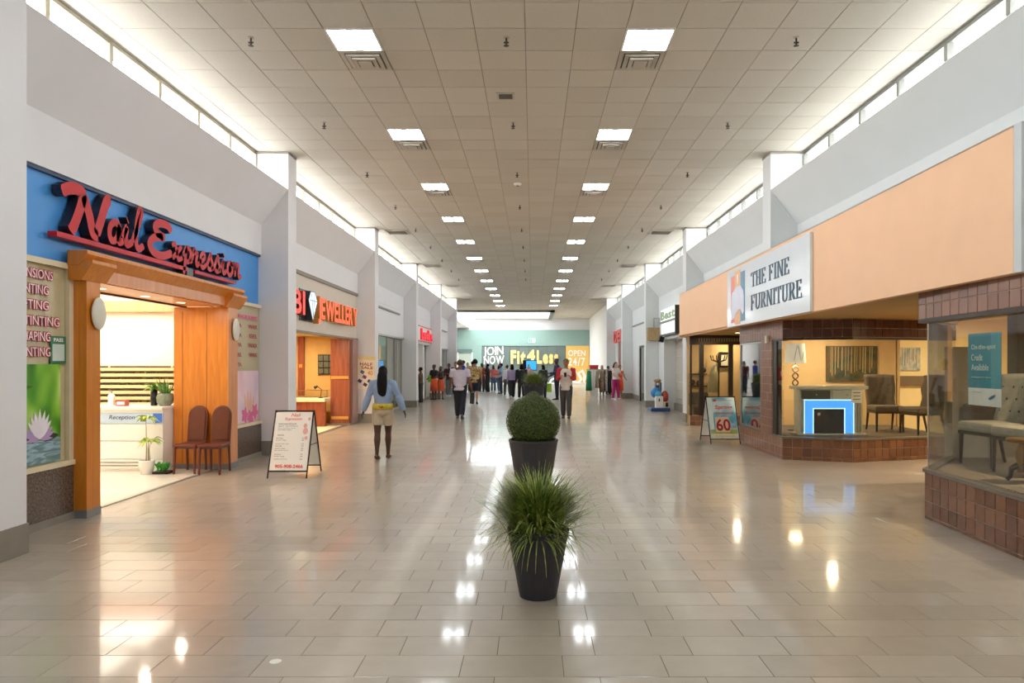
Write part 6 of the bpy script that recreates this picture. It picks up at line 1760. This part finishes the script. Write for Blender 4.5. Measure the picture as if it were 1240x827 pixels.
def person(label, x, y, face, H, skin='brown', female=False, top='#888888', bottom='#333333', shoes='#222222', bottoms='trousers', sleeves='short',
           hair='black', hairstyle='short', hat=None, legs=((0.15, 0.1), (-0.15, 0.15)), arms=((0.1, 0.12, 0.25, 0.0), (-0.1, 0.12, 0.25, 0.0)), bulk=1.0, vox=0.013,
           top_mat=None, bottom_mat=None, sleeve_mat=None, tail=0.0, head_turn=0.0, fingers=False, group=None, short_k=0.9):
    """built facing +Y, feet on z=0; legs=(left, right) thigh swing and knee bend; arms=(left, right) forward swing, abduction, elbow, inward"""
    t = thing('person', label, 'person', (0, 0, 0), group)
    S_ = SK[skin]
    sw = (0.88 if female else 1.0) * bulk
    top_m = top_mat or cloth('top ' + top, top); bot_m = bottom_mat or cloth('bottom ' + bottom, bottom)
    sh_m = M('shoe ' + shoes, shoes, 0.6)
    hz = 0.515 * H
    hipx = 0.052 * H * (1.05 if female else 1.0)
    LT, LS = 0.245 * H, 0.235 * H
    J = {}
    low = 1e9
    for s, (a, k) in zip((-1, 1), legs):
        hip = Vector((s * hipx, 0, 0)); kn = hip + Vector((0, math.sin(a), -math.cos(a))) * LT
        an = kn + Vector((0, math.sin(a - k), -math.cos(a - k))) * LS
        J[s] = [hip, kn, an, a - k]
        low = min(low, an.z - 0.038 * H - (0.02 * H if abs(a - k) > 0.45 else 0))
    dz = -low
    for s in (-1, 1):
        for i in range(3): J[s][i] = J[s][i] + Vector((0, 0, dz))
    zo = dz - hz                                    # body offset from a straight stance
    def Z(f): return f * H + zo
    shz = Z(0.815); shx = 0.112 * H * sw
    AR = {}
    for s, (p, q, e, inn) in zip((-1, 1), arms):
        sh = Vector((s * shx, 0, shz))
        d1_ = Vector((s * math.sin(q), math.sin(p) * math.cos(q), -math.cos(p) * math.cos(q)))
        el = sh + d1_ * 0.172 * H
        d2_ = Vector((s * (math.sin(q) - inn), math.sin(p + e), -math.cos(p + e))).normalized()
        wr = el + d2_ * 0.15 * H
        AR[s] = (sh, el, wr, d2_)
    # ---- body, one surface
    b = MB()
    tor = [(0.47, 0, 0.05, 0.05), (0.50, -0.004, 0.088, 0.062), (0.545, -0.004, 0.092, 0.066), (0.60, 0.0, 0.075 if female else 0.083, 0.056), (0.665, 0.002, 0.083 if female else 0.092, 0.062),
           (0.73, 0.006, 0.094, 0.066), (0.785, 0.0, 0.10, 0.056), (0.825, -0.004, 0.075, 0.042), (0.845, -0.004, 0.036, 0.036)]
    hipw = 1.06 if female else 1.0
    tor = [(z, yy, a_ * (hipw if z < 0.58 else sw) * (1 + (bulk - 1) * 0.9), b_ * (1 + (bulk - 1) * 1.3)) for z, yy, a_, b_ in tor]
    b.tube([(0, yy * H, Z(z)) for z, yy, _, _ in tor], [(a_ * H, b_ * H) for _, _, a_, b_ in tor], 16)
    b.tube([(0, -0.006 * H, Z(0.825)), (0, 0.0, Z(0.86)), (0, 0.008 * H, Z(0.90))], [0.036 * H, 0.031 * H, 0.033 * H], 12)
    hc = Vector((0, 0.012 * H, Z(0.937)))
    ct, st_ = math.cos(head_turn), math.sin(head_turn)
    def HP(x_, y_, z_): return (hc.x + (x_ * ct - y_ * st_) * H, hc.y + (x_ * st_ + y_ * ct) * H, hc.z + z_ * H)
    b.ball(HP(0, -0.004, 0.012), (0.044 * H, 0.054 * H, 0.051 * H), 16, 10)
    b.tube([HP(0, 0.012, 0.0), HP(0, 0.018, -0.03), HP(0, 0.026, -0.06)], [(0.041 * H, 0.042 * H), (0.036 * H, 0.034 * H), (0.017 * H, 0.016 * H)], 14)
    b.tube([HP(0, 0.046, 0.012), HP(0, 0.058, -0.012), HP(0, 0.05, -0.018)], [0.006 * H, 0.0105 * H, 0.008 * H], 8)
    for s in (-1, 1):
        b.ball(HP(s * 0.045, -0.004, -0.004), (0.006 * H, 0.012 * H, 0.018 * H), 8, 6)
    for s in (-1, 1):
        hip, kn, an, sa = J[s]
        fat = 1 + (bulk - 1) * 0.6
        dk = (kn - hip); ds = (an - kn)
        b.tube([hip + Vector((0, 0, 0.02 * H)), hip + dk * 0.3, hip + dk * 0.75, kn], [0.052 * H * fat, 0.05 * H * fat, 0.037 * H * fat, 0.031 * H * fat], 12)
        cb = Vector((0, -0.008 * H, 0))
        b.tube([kn - dk * 0.05, kn + ds * 0.28 + cb, kn + ds * 0.65 + cb * 0.4, an], [0.030 * H * fat, 0.034 * H * fat, 0.023 * H * fat, 0.018 * H], 12)
        fa_ = max(-0.9, min(0.5, sa * 0.9))
        fd = Vector((0, math.cos(fa_), math.sin(fa_)))
        J[s].append(fd)
        b.tube([an - fd * 0.03 * H + Vector((0, 0, -0.02 * H)), an + fd * 0.03 * H + Vector((0, 0, -0.02 * H)), an + fd * 0.085 * H + Vector((0, 0, -0.027 * H)), an + fd * 0.115 * H + Vector((0, 0, -0.03 * H))],
               [(0.018 * H, 0.02 * H), (0.022 * H, 0.021 * H), (0.024 * H, 0.012 * H), (0.012 * H, 0.007 * H)], 10)
        sh, el, wr, d2_ = AR[s]
        b.tube([sh + Vector((-s * 0.03 * H, 0, 0.004 * H)), sh, sh + (el - sh) * 0.5, el], [0.034 * H, 0.034 * H * sw, 0.027 * H * sw, 0.022 * H], 12)
        b.tube([el - (el - sh) * 0.06, el + (wr - el) * 0.3, wr], [0.022 * H, 0.0225 * H * sw, 0.0145 * H], 10)
        # hand: palm, four unequal curled fingers, thumb from the side of the palm
        fwd = d2_; side = Vector((0, 1, 0)) - fwd * fwd.y
        side = side.normalized() if side.length > 0.2 else Vector((1, 0, 0))
        nrm = fwd.cross(side)
        if nrm.x * s > 0: nrm = -nrm                # palm faces the body
        pe = wr + fwd * 0.052 * H
        b.tube([wr - fwd * 0.006 * H, wr + fwd * 0.025 * H, pe], [(0.014 * H, 0.012 * H), (0.022 * H, 0.0105 * H), (0.023 * H, 0.009 * H)], 10, ref=side)
        for q, (o_, l_) in enumerate(((0.016, 0.040), (0.0055, 0.046), (-0.005, 0.043), (-0.0155, 0.033))):
            r0 = pe + side * o_ * H - fwd * 0.008 * H
            r1 = r0 + (fwd * 0.9 + nrm * 0.2) * l_ * 0.6 * H
            r2 = r1 + (fwd * 0.6 + nrm * 0.7) * l_ * 0.5 * H
            b.tube([r0, r1, r2], [0.0052 * H, 0.0048 * H, 0.004 * H], 7)
        r0 = wr + fwd * 0.018 * H + side * 0.017 * H
        r1 = r0 + (fwd * 0.55 + side * 0.7 + nrm * 0.3) * 0.024 * H
        b.tube([r0, r1, r1 + (fwd * 0.9 + nrm * 0.4) * 0.024 * H], [0.0075 * H, 0.0062 * H, 0.0048 * H], 7)
    body = ob('body', b, S_, t, smooth=True)
    remesh(body, vox * (0.72 if fingers else 1.0), 3)
    for s in (-1, 1):
        ob('eye', MB().ball(HP(s * 0.018, 0.0445, 0.008), (0.006 * H, 0.005 * H, 0.0042 * H), 8, 5), EYE, t, smooth=True)
    ob('mouth', MB().ball(HP(0, 0.047, -0.034), (0.013 * H, 0.005 * H, 0.004 * H), 8, 5), LIP, t, smooth=True)
    # ---- top
    g = 0.012
    c = MB()
    lo = 0.535 if bottoms != 'dress' else 0.40
    if tail: lo = 0.535 - tail
    lv = [(lo, 0, 0.098, 0.075)] + [(0.56, -0.003, 0.096, 0.073)] + [(z, yy, a_ + 0.011, b_ + 0.011) for z, yy, a_, b_ in tor if 0.59 < z < 0.84]
    lv += [(0.838, -0.004, 0.048, 0.045)]
    lv = [(z, yy, (a_ * (hipw if z < 0.58 else 1)) * (1 + (bulk - 1) * (0.9 if z < 0.59 else 0)), b_ * (1 + (bulk - 1) * (1.3 if z < 0.59 else 0))) for z, yy, a_, b_ in lv]
    if lo < 0.5: lv = [lv[0], (0.5, 0, lv[1][2] * 1.06, lv[1][3] * 1.06)] + lv[1:]
    lv.sort(key=lambda q: q[0])
    c.tube([(0, yy * H, Z(z)) for z, yy, _, _ in lv], [(a_ * H, b_ * H) for _, _, a_, b_ in lv], 18)
    def sleeve(mb, s):
        sh, el, wr, d2_ = AR[s]
        mb.tube([sh + Vector((-s * 0.045 * H, 0, 0.006 * H)), sh + Vector((0, 0, 0.003 * H)), sh + (el - sh) * 0.45, sh + (el - sh) * (0.62 if sleeves == 'short' else 1.0)],
                [0.043 * H, 0.046 * H * sw, 0.040 * H * sw, (0.041 if sleeves == 'short' else 0.033) * H * sw], 14)
        if sleeves != 'short':
            k_ = 1.25 if sleeves == 'wide' else 1.0
            mb.tube([el - (el - sh) * 0.1, el + (wr - el) * 0.35, el + (wr - el) * 0.97], [0.033 * H * k_, 0.032 * H * k_, 0.022 * H * k_], 12)
    if sleeves != 'none':
        for s in (-1, 1):
            if sleeve_mat:
                m2_ = MB(); sleeve(m2_, s); o2 = ob('sleeve', m2_, sleeve_mat, t, smooth=True); remesh(o2, vox, 3)
            else:
                sleeve(c, s)
    o2 = ob('dress' if bottoms == 'dress' else 'shirt', c, top_m, t, smooth=True); remesh(o2, vox, 3)
    # ---- bottom
    if bottoms in ('trousers', 'shorts'):
        c = MB()
        pv = [q for q in tor if q[0] < 0.62]
        c.tube([(0, yy * H, Z(z)) for z, yy, _, _ in pv], [((a_ + 0.008) * H, (b_ + 0.008) * H) for _, _, a_, b_ in pv], 16)
        for s in (-1, 1):
            hip, kn, an, sa, fd = J[s]
            dk, ds = kn - hip, an - kn
            if bottoms == 'trousers':
                c.tube([hip + Vector((0, 0, 0.02 * H)), hip + dk * 0.4, kn, kn + ds * 0.5, kn + ds * 0.98], [0.061 * H * fat, 0.057 * H * fat, 0.046 * H * fat, 0.045 * H * fat, 0.036 * H], 12)
            else:
                c.tube([hip + Vector((0, 0, 0.02 * H)), hip + dk * 0.35, hip + dk * short_k], [0.06 * H * fat, 0.061 * H * fat, 0.056 * H * fat], 12)
        o2 = ob(bottoms, c, bot_m, t, smooth=True); remesh(o2, vox, 3)
    elif bottoms == 'skirt':
        c = MB()
        kz = (J[-1][1].z + J[1][1].z) / 2
        c.tube([(0, 0, Z(0.62)), (0, 0, Z(0.55)), (0, 0, Z(0.5)), (0, 0, kz - 0.02 * H)], [(0.086 * H, 0.062 * H), (0.102 * H * bulk, 0.08 * H), (0.11 * H * bulk, 0.086 * H), (0.125 * H * bulk, 0.10 * H)], 18)
        o2 = ob('skirt', c, bot_m, t, smooth=True)
    for s in (-1, 1):
        hip, kn, an, sa, fd = J[s]
        c = MB().tube([an - fd * 0.036 * H + Vector((0, 0, -0.016 * H)), an + fd * 0.03 * H + Vector((0, 0, -0.016 * H)), an + fd * 0.09 * H + Vector((0, 0, -0.025 * H)), an + fd * 0.125 * H + Vector((0, 0, -0.029 * H))],
                      [(0.022 * H, 0.023 * H), (0.026 * H, 0.024 * H), (0.028 * H, 0.0145 * H), (0.014 * H, 0.008 * H)], 12)
        ob('shoe', c, sh_m, t, smooth=True)
    # ---- hair and hat
    hm = HAIR.get(hair)
    if hairstyle != 'bald':
        k_ = 1.35 if hairstyle == 'afro' else 1.09
        c = MB().ball((0, 0, 0), (0.046 * H * k_, 0.057 * H * k_, 0.054 * H * k_), 18, 12, keep=lambda p: not (p.y > 0.012 * H and p.z < 0.024 * H) and p.z > (-0.042 * H if hairstyle != 'afro' else -0.03 * H))
        c.v = [HP(px_ / H, py_ / H - 0.009, pz_ / H + 0.016) for px_, py_, pz_ in c.v]
        if hairstyle == 'long':
            c.tube([HP(0, -0.045, 0.03), HP(0, -0.062, -0.03), HP(0, -0.075, -0.12), HP(0, -0.078, -0.21), HP(0.006, -0.07, -0.28), HP(0.012, -0.064, -0.315)],
                   [(0.038 * H, 0.022 * H), (0.052 * H, 0.028 * H), (0.056 * H, 0.024 * H), (0.05 * H, 0.022 * H), (0.034 * H, 0.016 * H), (0.008 * H, 0.006 * H)], 14)
        if hairstyle == 'bob':
            c.tube([HP(0, -0.03, 0.03), HP(0, -0.04, -0.02), HP(0, -0.038, -0.085)], [(0.046 * H, 0.03 * H), (0.052 * H, 0.032 * H), (0.05 * H, 0.022 * H)], 14)
        if hairstyle == 'bun':
            c.ball(HP(0, -0.06, 0.05), 0.026 * H, 10, 7)
        o2 = ob('hair', c, hm, t, smooth=True)
    if hat:
        c = MB().ball((0, 0, 0), (0.049 * H, 0.06 * H, 0.052 * H), 16, 10, keep=lambda p: p.z > 0.004 * H)
        c.v = [HP(px_ / H, py_ / H - 0.004, pz_ / H + 0.022) for px_, py_, pz_ in c.v]
        c.tube([HP(0, 0.03, 0.028), HP(0, 0.075, 0.026), HP(0, 0.095, 0.018)], [(0.044 * H, 0.004 * H), (0.04 * H, 0.004 * H), (0.026 * H, 0.004 * H)], 12)
        ob('cap', c, hat, t, smooth=True)
    t.location = (x, y, 0.002)
    t.rotation_euler = (0, 0, face)
    t['_h'] = zo
    return t, Z, AR, J, HP
def extra(t, nm, mb, m_, smooth=True):
    """a part written in the person's own frame"""
    loc, rot = t.location.copy(), t.rotation_euler.copy()
    t.location = (0, 0, 0); t.rotation_euler = (0, 0, 0)
    o = ob(nm, mb, m_, t, smooth=smooth)
    t.location = loc; t.rotation_euler = rot
    return o
WALK = ((0.30, 0.06), (-0.26, 0.32))
WALK2 = ((-0.26, 0.34), (0.30, 0.06))
STAND = ((0.03, 0.04), (-0.03, 0.03))
HANG = ((0.05, 0.10, 0.15, 0.0), (0.0, 0.10, 0.15, 0.0))
FOLD = ((0.35, 0.15, 1.5, 0.75), (0.3, 0.15, 1.55, 0.8))
PHONE = ((0.25, 0.12, 1.75, 0.55), (0.25, 0.12, 1.75, 0.5))

# woman walking away, nearest person
DENIM = cloth('pale denim', '#8FA6C8')
w, Z, AR, J, HP = person('woman walking away in pale denim jacket, beige shorts and very long black hair', -2.70, 12.8, 0.08, 1.65, 'deep', True, bottom='#B9AC97', shoes='#5A4234', bottoms='shorts',
       sleeves='wide', hairstyle='long', legs=((-0.10, 0.10), (0.13, 0.16)), arms=((0.05, 0.34, 0.15, 0.0), (-0.12, 0.42, 0.22, 0.05)), vox=0.011, top_mat=DENIM, fingers=True, bulk=1.1, short_k=0.62)
H = 1.65
c = MB().tube([(0, 0, Z(0.535)), (0, 0, Z(0.565)), (0, 0, Z(0.60))], [(0.115 * H, 0.09 * H), (0.117 * H, 0.092 * H), (0.105 * H, 0.08 * H)], 18)
extra(w, 'waist_scarf', c, cloth('mustard scarf', '#B9A63A', var=0.2))
c = MB().tube([(0.02, -0.097 * H, Z(0.575)), (0.0, -0.10 * H, Z(0.56)), (-0.05, -0.097 * H, Z(0.575))], [0.012, 0.016, 0.01], 8)
extra(w, 'scarf_knot', c, cloth('red scarf knot', '#A8563A'))
# man in lavender shirt walking away
m, Z, AR, J, HP = person('man walking away in pale lavender short-sleeved shirt and dark trousers', -2.27, 22.2, 0.0, 1.84, 'brown', top='#C3BFD4', bottom='#1E2230', shoes='#5E5C60', hairstyle='short', hair='brown',
       legs=((0.22, 0.05), (-0.24, 0.30)), arms=((0.1, 0.2, 0.25, 0.0), (-0.05, 0.22, 0.3, 0.0)), bulk=1.12, tail=0.05)
sh, el, wr, d2 = AR[1]
bag = MB().obox((wr.x + 0.02, wr.y, wr.z - 0.28), 0.12, 0.26, 0.34, (0, 0.05, 0))
extra(m, 'hand_bag', bag, M('black bag', '#20202A', 0.6), False)
# patterned shirt man
PAT = ramp_mat('patterned shirt', [(0.3, '#4A2E22'), (0.42, '#B98A3A'), (0.5, '#D8C48A'), (0.6, '#7A4A2A'), (0.72, '#E3D8B8')], 'noise', 14, 0.8, 1.0, (1, 1, 1), 1)
person('man walking away in yellow and brown patterned shirt and dark shorts', -2.46, 30.3, 0.0, 1.88, 'tan', bottom='#1F2636', shoes='#1B1B1E', bottoms='shorts', hairstyle='afro', top_mat=PAT, legs=((0.12, 0.05), (-0.12, 0.2)), tail=0.05, bulk=1.05)
# man with red sleeves facing the camera with a phone
m, Z, AR, J, HP = person('man facing the camera in white shirt with red sleeves, reading a phone', 1.05, 22.3, PI - 0.1, 1.86, 'tan', top='#D9D2CC', bottom='#4A484C', shoes='#2B2625', sleeves='long', hairstyle='short', hair='brown',
       hat=M('tan cap', '#6E5236', 0.8, var=0.35, scale=40), sleeve_mat=cloth('red sleeve', '#B02A35'), arms=PHONE, legs=((0.16, 0.06), (-0.10, 0.12)), vox=0.012, fingers=True, tail=0.06, bulk=1.06)
wr = (AR[1][2] + AR[-1][2]) / 2
extra(m, 'phone', MB().obox((wr.x, wr.y + 0.06, wr.z + 0.06), 0.075, 0.012, 0.15, (-0.5, 0, 0)), BLACK, False)
# tall figure in navy hoodie behind him
person('tall man in dark purple hooded top and dark cap standing side-on', 1.16, 34.0, PI / 2 + 0.2, 1.95, 'deep', top='#3A2A52', bottom='#2B3040', shoes='#1E1E22', sleeves='long', hairstyle='bald', hat=M('navy cap', '#23284A', 0.8), arms=((0.4, 0.1, 1.1, 0.3), (0.2, 0.1, 0.8, 0.2)), legs=STAND, tail=0.03)
# left group by the fifth column
wg, Z, AR, J, HP = person('woman in black top and orange skirt with a bright green bag by the cream shopfront', -4.72, 34.0, PI - 0.5, 1.66, 'deep', True, top='#2A2628', bottom='#E0623A', shoes='#1E1A1A', bottoms='skirt', hairstyle='bun', arms=((0.3, 0.2, 1.2, 0.4), (0.2, 0.2, 1.0, 0.4)), legs=STAND)
extra(wg, 'shoulder_bag', MB().obox((0.19, 0.03, Z(0.60)), 0.10, 0.26, 0.32), M('bright green bag', '#6FD02E', 0.5), False)
extra(wg, 'bag_strap', MB().tube([(0.19, 0.03, Z(0.69)), (0.16, 0.0, Z(0.80)), (0.1, -0.05, Z(0.83))], 0.012, 6), M('bright green bag', '#6FD02E'))
person('woman with folded arms in dark top beside the orange skirt', -4.45, 34.4, PI + 0.4, 1.58, 'brown', True, top='#3A2E2C', bottom='#D8603C', shoes='#2A2220', bottoms='skirt', hairstyle='bob', arms=FOLD, legs=STAND)
person('person in brown top at the doorway behind the fourth left column', -4.98, 31.6, PI / 2, 1.55, 'deep', True, top='#6A4E3A', bottom='#3A3330', hairstyle='short', legs=STAND)
# two men between the last columns
person('man with arms folded in maroon shirt and pale jeans by the last left column', -4.42, 37.5, PI - 0.3, 1.72, 'brown', top='#4A2E34', bottom='#7C8894', shoes='#C9C9CC', arms=FOLD, legs=STAND, tail=0.03)
person('man in dark shirt and dark jeans behind the folded arms', -4.15, 38.3, PI - 0.2, 1.80, 'tan', top='#3E3A40', bottom='#28304A', shoes='#B8B8BA', arms=HANG, legs=STAND)
person('man in royal blue shirt behind the lavender shirt', -4.05, 41.5, PI / 2, 1.90, 'tan', top='#2A4CA8', bottom='#2A2C34', sleeves='long', hair='brown', arms=HANG, legs=STAND)
person('man in maroon shirt behind the lavender shirt, facing the gym', -3.55, 42.0, 0.3, 1.86, 'brown', top='#5E2230', bottom='#30343E', arms=HANG, legs=STAND)
person('person with pale face turned back between maroon and blue shirts', -3.95, 43.2, PI, 1.76, 'light', top='#8C6E5E', bottom='#3A3A40', arms=HANG, legs=STAND)
person('woman in rust top behind the patterned shirt', -3.15, 44.0, 0.5, 1.74, 'light', True, top='#8A3A30', bottom='#2A2A30', hair='brown', hairstyle='bob', arms=HANG, legs=STAND)
# crowd waiting before the gym
person('man in black shirt and black trousers at the left of the gym queue', -2.62, 41.5, PI / 2 - 0.2, 1.72, 'deep', top='#232327', bottom='#26262C', shoes='#D8D8DA', arms=FOLD, legs=STAND)
person('woman in coral top in the gym queue', -2.42, 43.8, 0.2, 1.62, 'light', True, top='#D8706A', bottom='#4E6A8A', shoes='#E2E2E4', hairstyle='bob', hair='brown', arms=HANG, legs=STAND)
person('woman in pink jacket and jeans in the gym queue', -2.0, 42.4, -0.3, 1.66, 'light', True, top='#E59A94', bottom='#5A7A98', shoes='#E8E8EA', sleeves='long', hairstyle='bob', hair='black', arms=((0.3, 0.2, 1.0, 0.3), (0, 0.1, 0.2, 0)), legs=WALK)
person('man in light blue shirt, jeans and dark red cap in the gym queue', -1.82, 41.0, PI / 2 + 0.2, 1.74, 'brown', top='#8FB4D8', bottom='#33405A', shoes='#3A3A40', hat=M('dark red cap', '#5A2230', 0.8), hairstyle='short', arms=((0.3, 0.15, 1.2, 0.4), (0, 0.1, 0.3, 0)), legs=STAND, bulk=1.05)
person('person in red and white top far back in the gym queue', -2.95, 46.0, 0.1, 1.66, 'tan', True, top='#C24A44', bottom='#3E4654', hairstyle='long', arms=HANG, legs=STAND)
person('woman in lilac shirt and black trousers walking away with a shoulder bag', -1.02, 35.2, 0.15, 1.70, 'tan', True, top='#A69AC2', bottom='#26242C', shoes='#D8D4D6', sleeves='long', hairstyle='bob', arms=HANG, legs=WALK2, bulk=1.08)
person('person in white shirt just behind the lilac shirt', -1.35, 37.5, 0.2, 1.68, 'light', True, top='#E3E3EA', bottom='#5A5A62', shoes='#D8D8DA', sleeves='long', hairstyle='short', hair='brown', arms=HANG, legs=WALK)
person('person in black hooded top and black trousers beside the far planter', -0.55, 34.8, 0.1, 1.72, 'tan', top='#1E1E22', bottom='#202024', shoes='#D0D0D2', sleeves='long', hairstyle='bob', arms=HANG, legs=WALK, bulk=1.1)
bp, Z, AR, J, HP = person('person in black coat with a lime green bag right of the far planter', 0.52, 35.0, 0.3, 1.66, 'light', True, top='#2A2C2A', bottom='#2A2A2E', sleeves='long', hairstyle='bob', arms=HANG, legs=STAND, tail=0.08)
extra(bp, 'shopping_bag', MB().obox((0.27, 0.0, Z(0.32)), 0.24, 0.34, 0.42), M('lime bag', '#9CC23A', 0.5), False)
person('person seen above the far planter near the blue screen', -0.25, 45.5, PI, 1.66, 'light', True, top='#C9A89A', bottom='#3A3A40', hairstyle='bob', hair='brown', arms=HANG, legs=STAND)
# shoppers by the clothes rail
person('woman in white top and magenta trousers at the end of the clothes rail', 3.97, 34.0, PI + 0.7, 1.78, 'light', True, top='#E4DCDA', bottom='#B8286E', shoes='#E8E6E8', sleeves='short', hairstyle='long', hair='brown', arms=((0.5, 0.2, 1.2, 0.3), (0.3, 0.15, 0.9, 0.3)), legs=((0.14, 0.05), (-0.06, 0.08)))
dr_, Z, AR, J, HP = person('woman in bright orange dress beside the magenta trousers', 4.24, 34.6, PI + 0.3, 1.64, 'tan', True, top='#F0512E', bottom='#B88A6A', shoes='#A87A5A', bottoms='skirt', bottom_mat=cloth('orange dress', '#F25A30'), sleeves='none', hairstyle='bob', hair='brown', arms=((0.2, 0.25, 0.9, 0.3), (0.2, 0.25, 0.9, 0.3)), legs=STAND)
person('blond woman behind the clothes rail', 3.95, 40.5, PI - 0.2, 1.62, 'light', True, top='#A8A08E', bottom='#5A5A5A', hairstyle='bob', hair='blond', arms=HANG, legs=STAND)
person('dark haired person behind the clothes rail', 4.25, 40.0, PI + 0.4, 1.58, 'brown', top='#5A4438', bottom='#3A3A3A', hairstyle='short', arms=HANG, legs=STAND)

# ================================================================== CLOTHES RAIL AND KIOSK
rl = thing('clothes_rail', 'long chrome clothes rail at the far right of the hall', 'clothes rail', (3.8, 37.8, 0))
RY = 37.6
ob('rail', MB().cyl((2.85, RY, 1.42), (4.25, RY, 1.42), 0.02, seg=8), CHROME, rl)
for x in (2.88, 4.22):
    ob('upright', MB().cyl((x, RY, 0.05), (x, RY, 1.42), 0.02, seg=8), CHROME, rl)
    ob('foot_bar', MB().box(x - 0.02, x + 0.02, RY - 0.3, RY + 0.3, 0.0, 0.05), CHROME, rl)
LEO = ramp_mat('leopard print', [(0.3, '#3A2C22'), (0.42, '#8C6E4E'), (0.55, '#B9A284'), (0.7, '#5E4838')], 'voronoi', 22, 0.8, 0, (1, 1, 1), 1)
FLOW = ramp_mat('pale floral', [(0.3, '#4E4440'), (0.45, '#A89A8C'), (0.6, '#D8CFC6'), (0.75, '#7A6A60')], 'noise', 20, 0.8, 0.6, (1, 1, 1), 2)
garments = [('emerald green dress hanging at the left end of the clothes rail', 2.98, 0.30, 0.30, cloth('emerald', '#1F7A54')),
            ('white garment hanging next to the emerald dress', 3.22, 0.10, 0.35, cloth('off white', '#DCDCD6')),
            ('beige garment hanging on the clothes rail', 3.42, 0.2, 0.45, cloth('beige', '#A08A72')),
            ('large leopard print dress hanging in the middle of the rail', 3.68, 0.26, 0.22, LEO),
            ('pale floral dress hanging beside the leopard print', 3.9, 0.15, 0.28, FLOW),
            ('black garment with red stripe hanging near the right end of the rail', 4.08, 0.2, 0.2, cloth('black cloth', '#2A2428'))]
for lab, x, w, z0, m_ in garments:
    g_ = thing('garment', lab, 'garment', (x, RY, 1.42), 'garments on the far clothes rail')
    mb = MB(); seg = 20; rings = [(1.36, 0.35), (1.30, 0.75), (1.0, 0.85), (0.65, 0.95), (z0, 1.05)]
    vs = []
    for z, k in rings:
        for i in range(seg):
            a = 2 * PI * i / seg
            fold = 1 + 0.12 * math.sin(a * 5) * (1.4 - z)
            vs.append((x + w / 2 * k * math.cos(a) * fold, RY + 0.22 * k * math.sin(a) * fold, z))
    fs = [tuple(range(seg)), tuple(reversed([(len(rings) - 1) * seg + i for i in range(seg)]))]
    for q in range(len(rings) - 1):
        for i in range(seg):
            j = (i + 1) % seg
            fs.append((q * seg + i, (q + 1) * seg + i, (q + 1) * seg + j, q * seg + j))
    mb._add(vs, fs)
    ob('cloth', mb, m_, g_, smooth=True)
    ob('hanger', MB().tube([(x - w * 0.25, RY, 1.36), (x, RY, 1.40), (x + w * 0.25, RY, 1.36)], 0.008, 5).tube([(x, RY, 1.40), (x, RY, 1.45)], 0.006, 5), CHROME, g_)
t = thing('red_box_on_rail', 'red box display standing on a white pedestal behind the clothes rail', 'box', (3.35, 39.2, 1.4))
ob('pedestal', MB().box(3.15, 3.6, 39.0, 39.4, 0.0, 1.42), WHITE_M, t)
ob('box_lid', MB().box(3.13, 3.62, 38.98, 39.42, 1.58, 1.66), M('display red light', '#D84A52', 0.5), t)
ob('box', MB().box(3.16, 3.6, 39.0, 39.4, 1.42, 1.58), M('display red', '#C8323E', 0.5), t)
k_ = thing('blue_screen', 'bright blue screen on a stand before the gym window', 'screen', (-0.2, 47, 0))
ob('display', MB().box(-0.42, 0.24, 47.0, 47.03, 1.34, 1.92), emit_mat('screen blue', '#2E8CDC', 0.8), k_)
ob('bezel', MB().box(-0.66, 0.28, 47.03, 47.09, 1.28, 1.97), BLACK, k_)
ob('stand', MB().box(-0.22, -0.14, 47.04, 47.1, 0.04, 1.3), BLACK, k_)
ob('foot', MB().box(-0.5, 0.15, 46.8, 47.3, 0.0, 0.04), BLACK, k_)
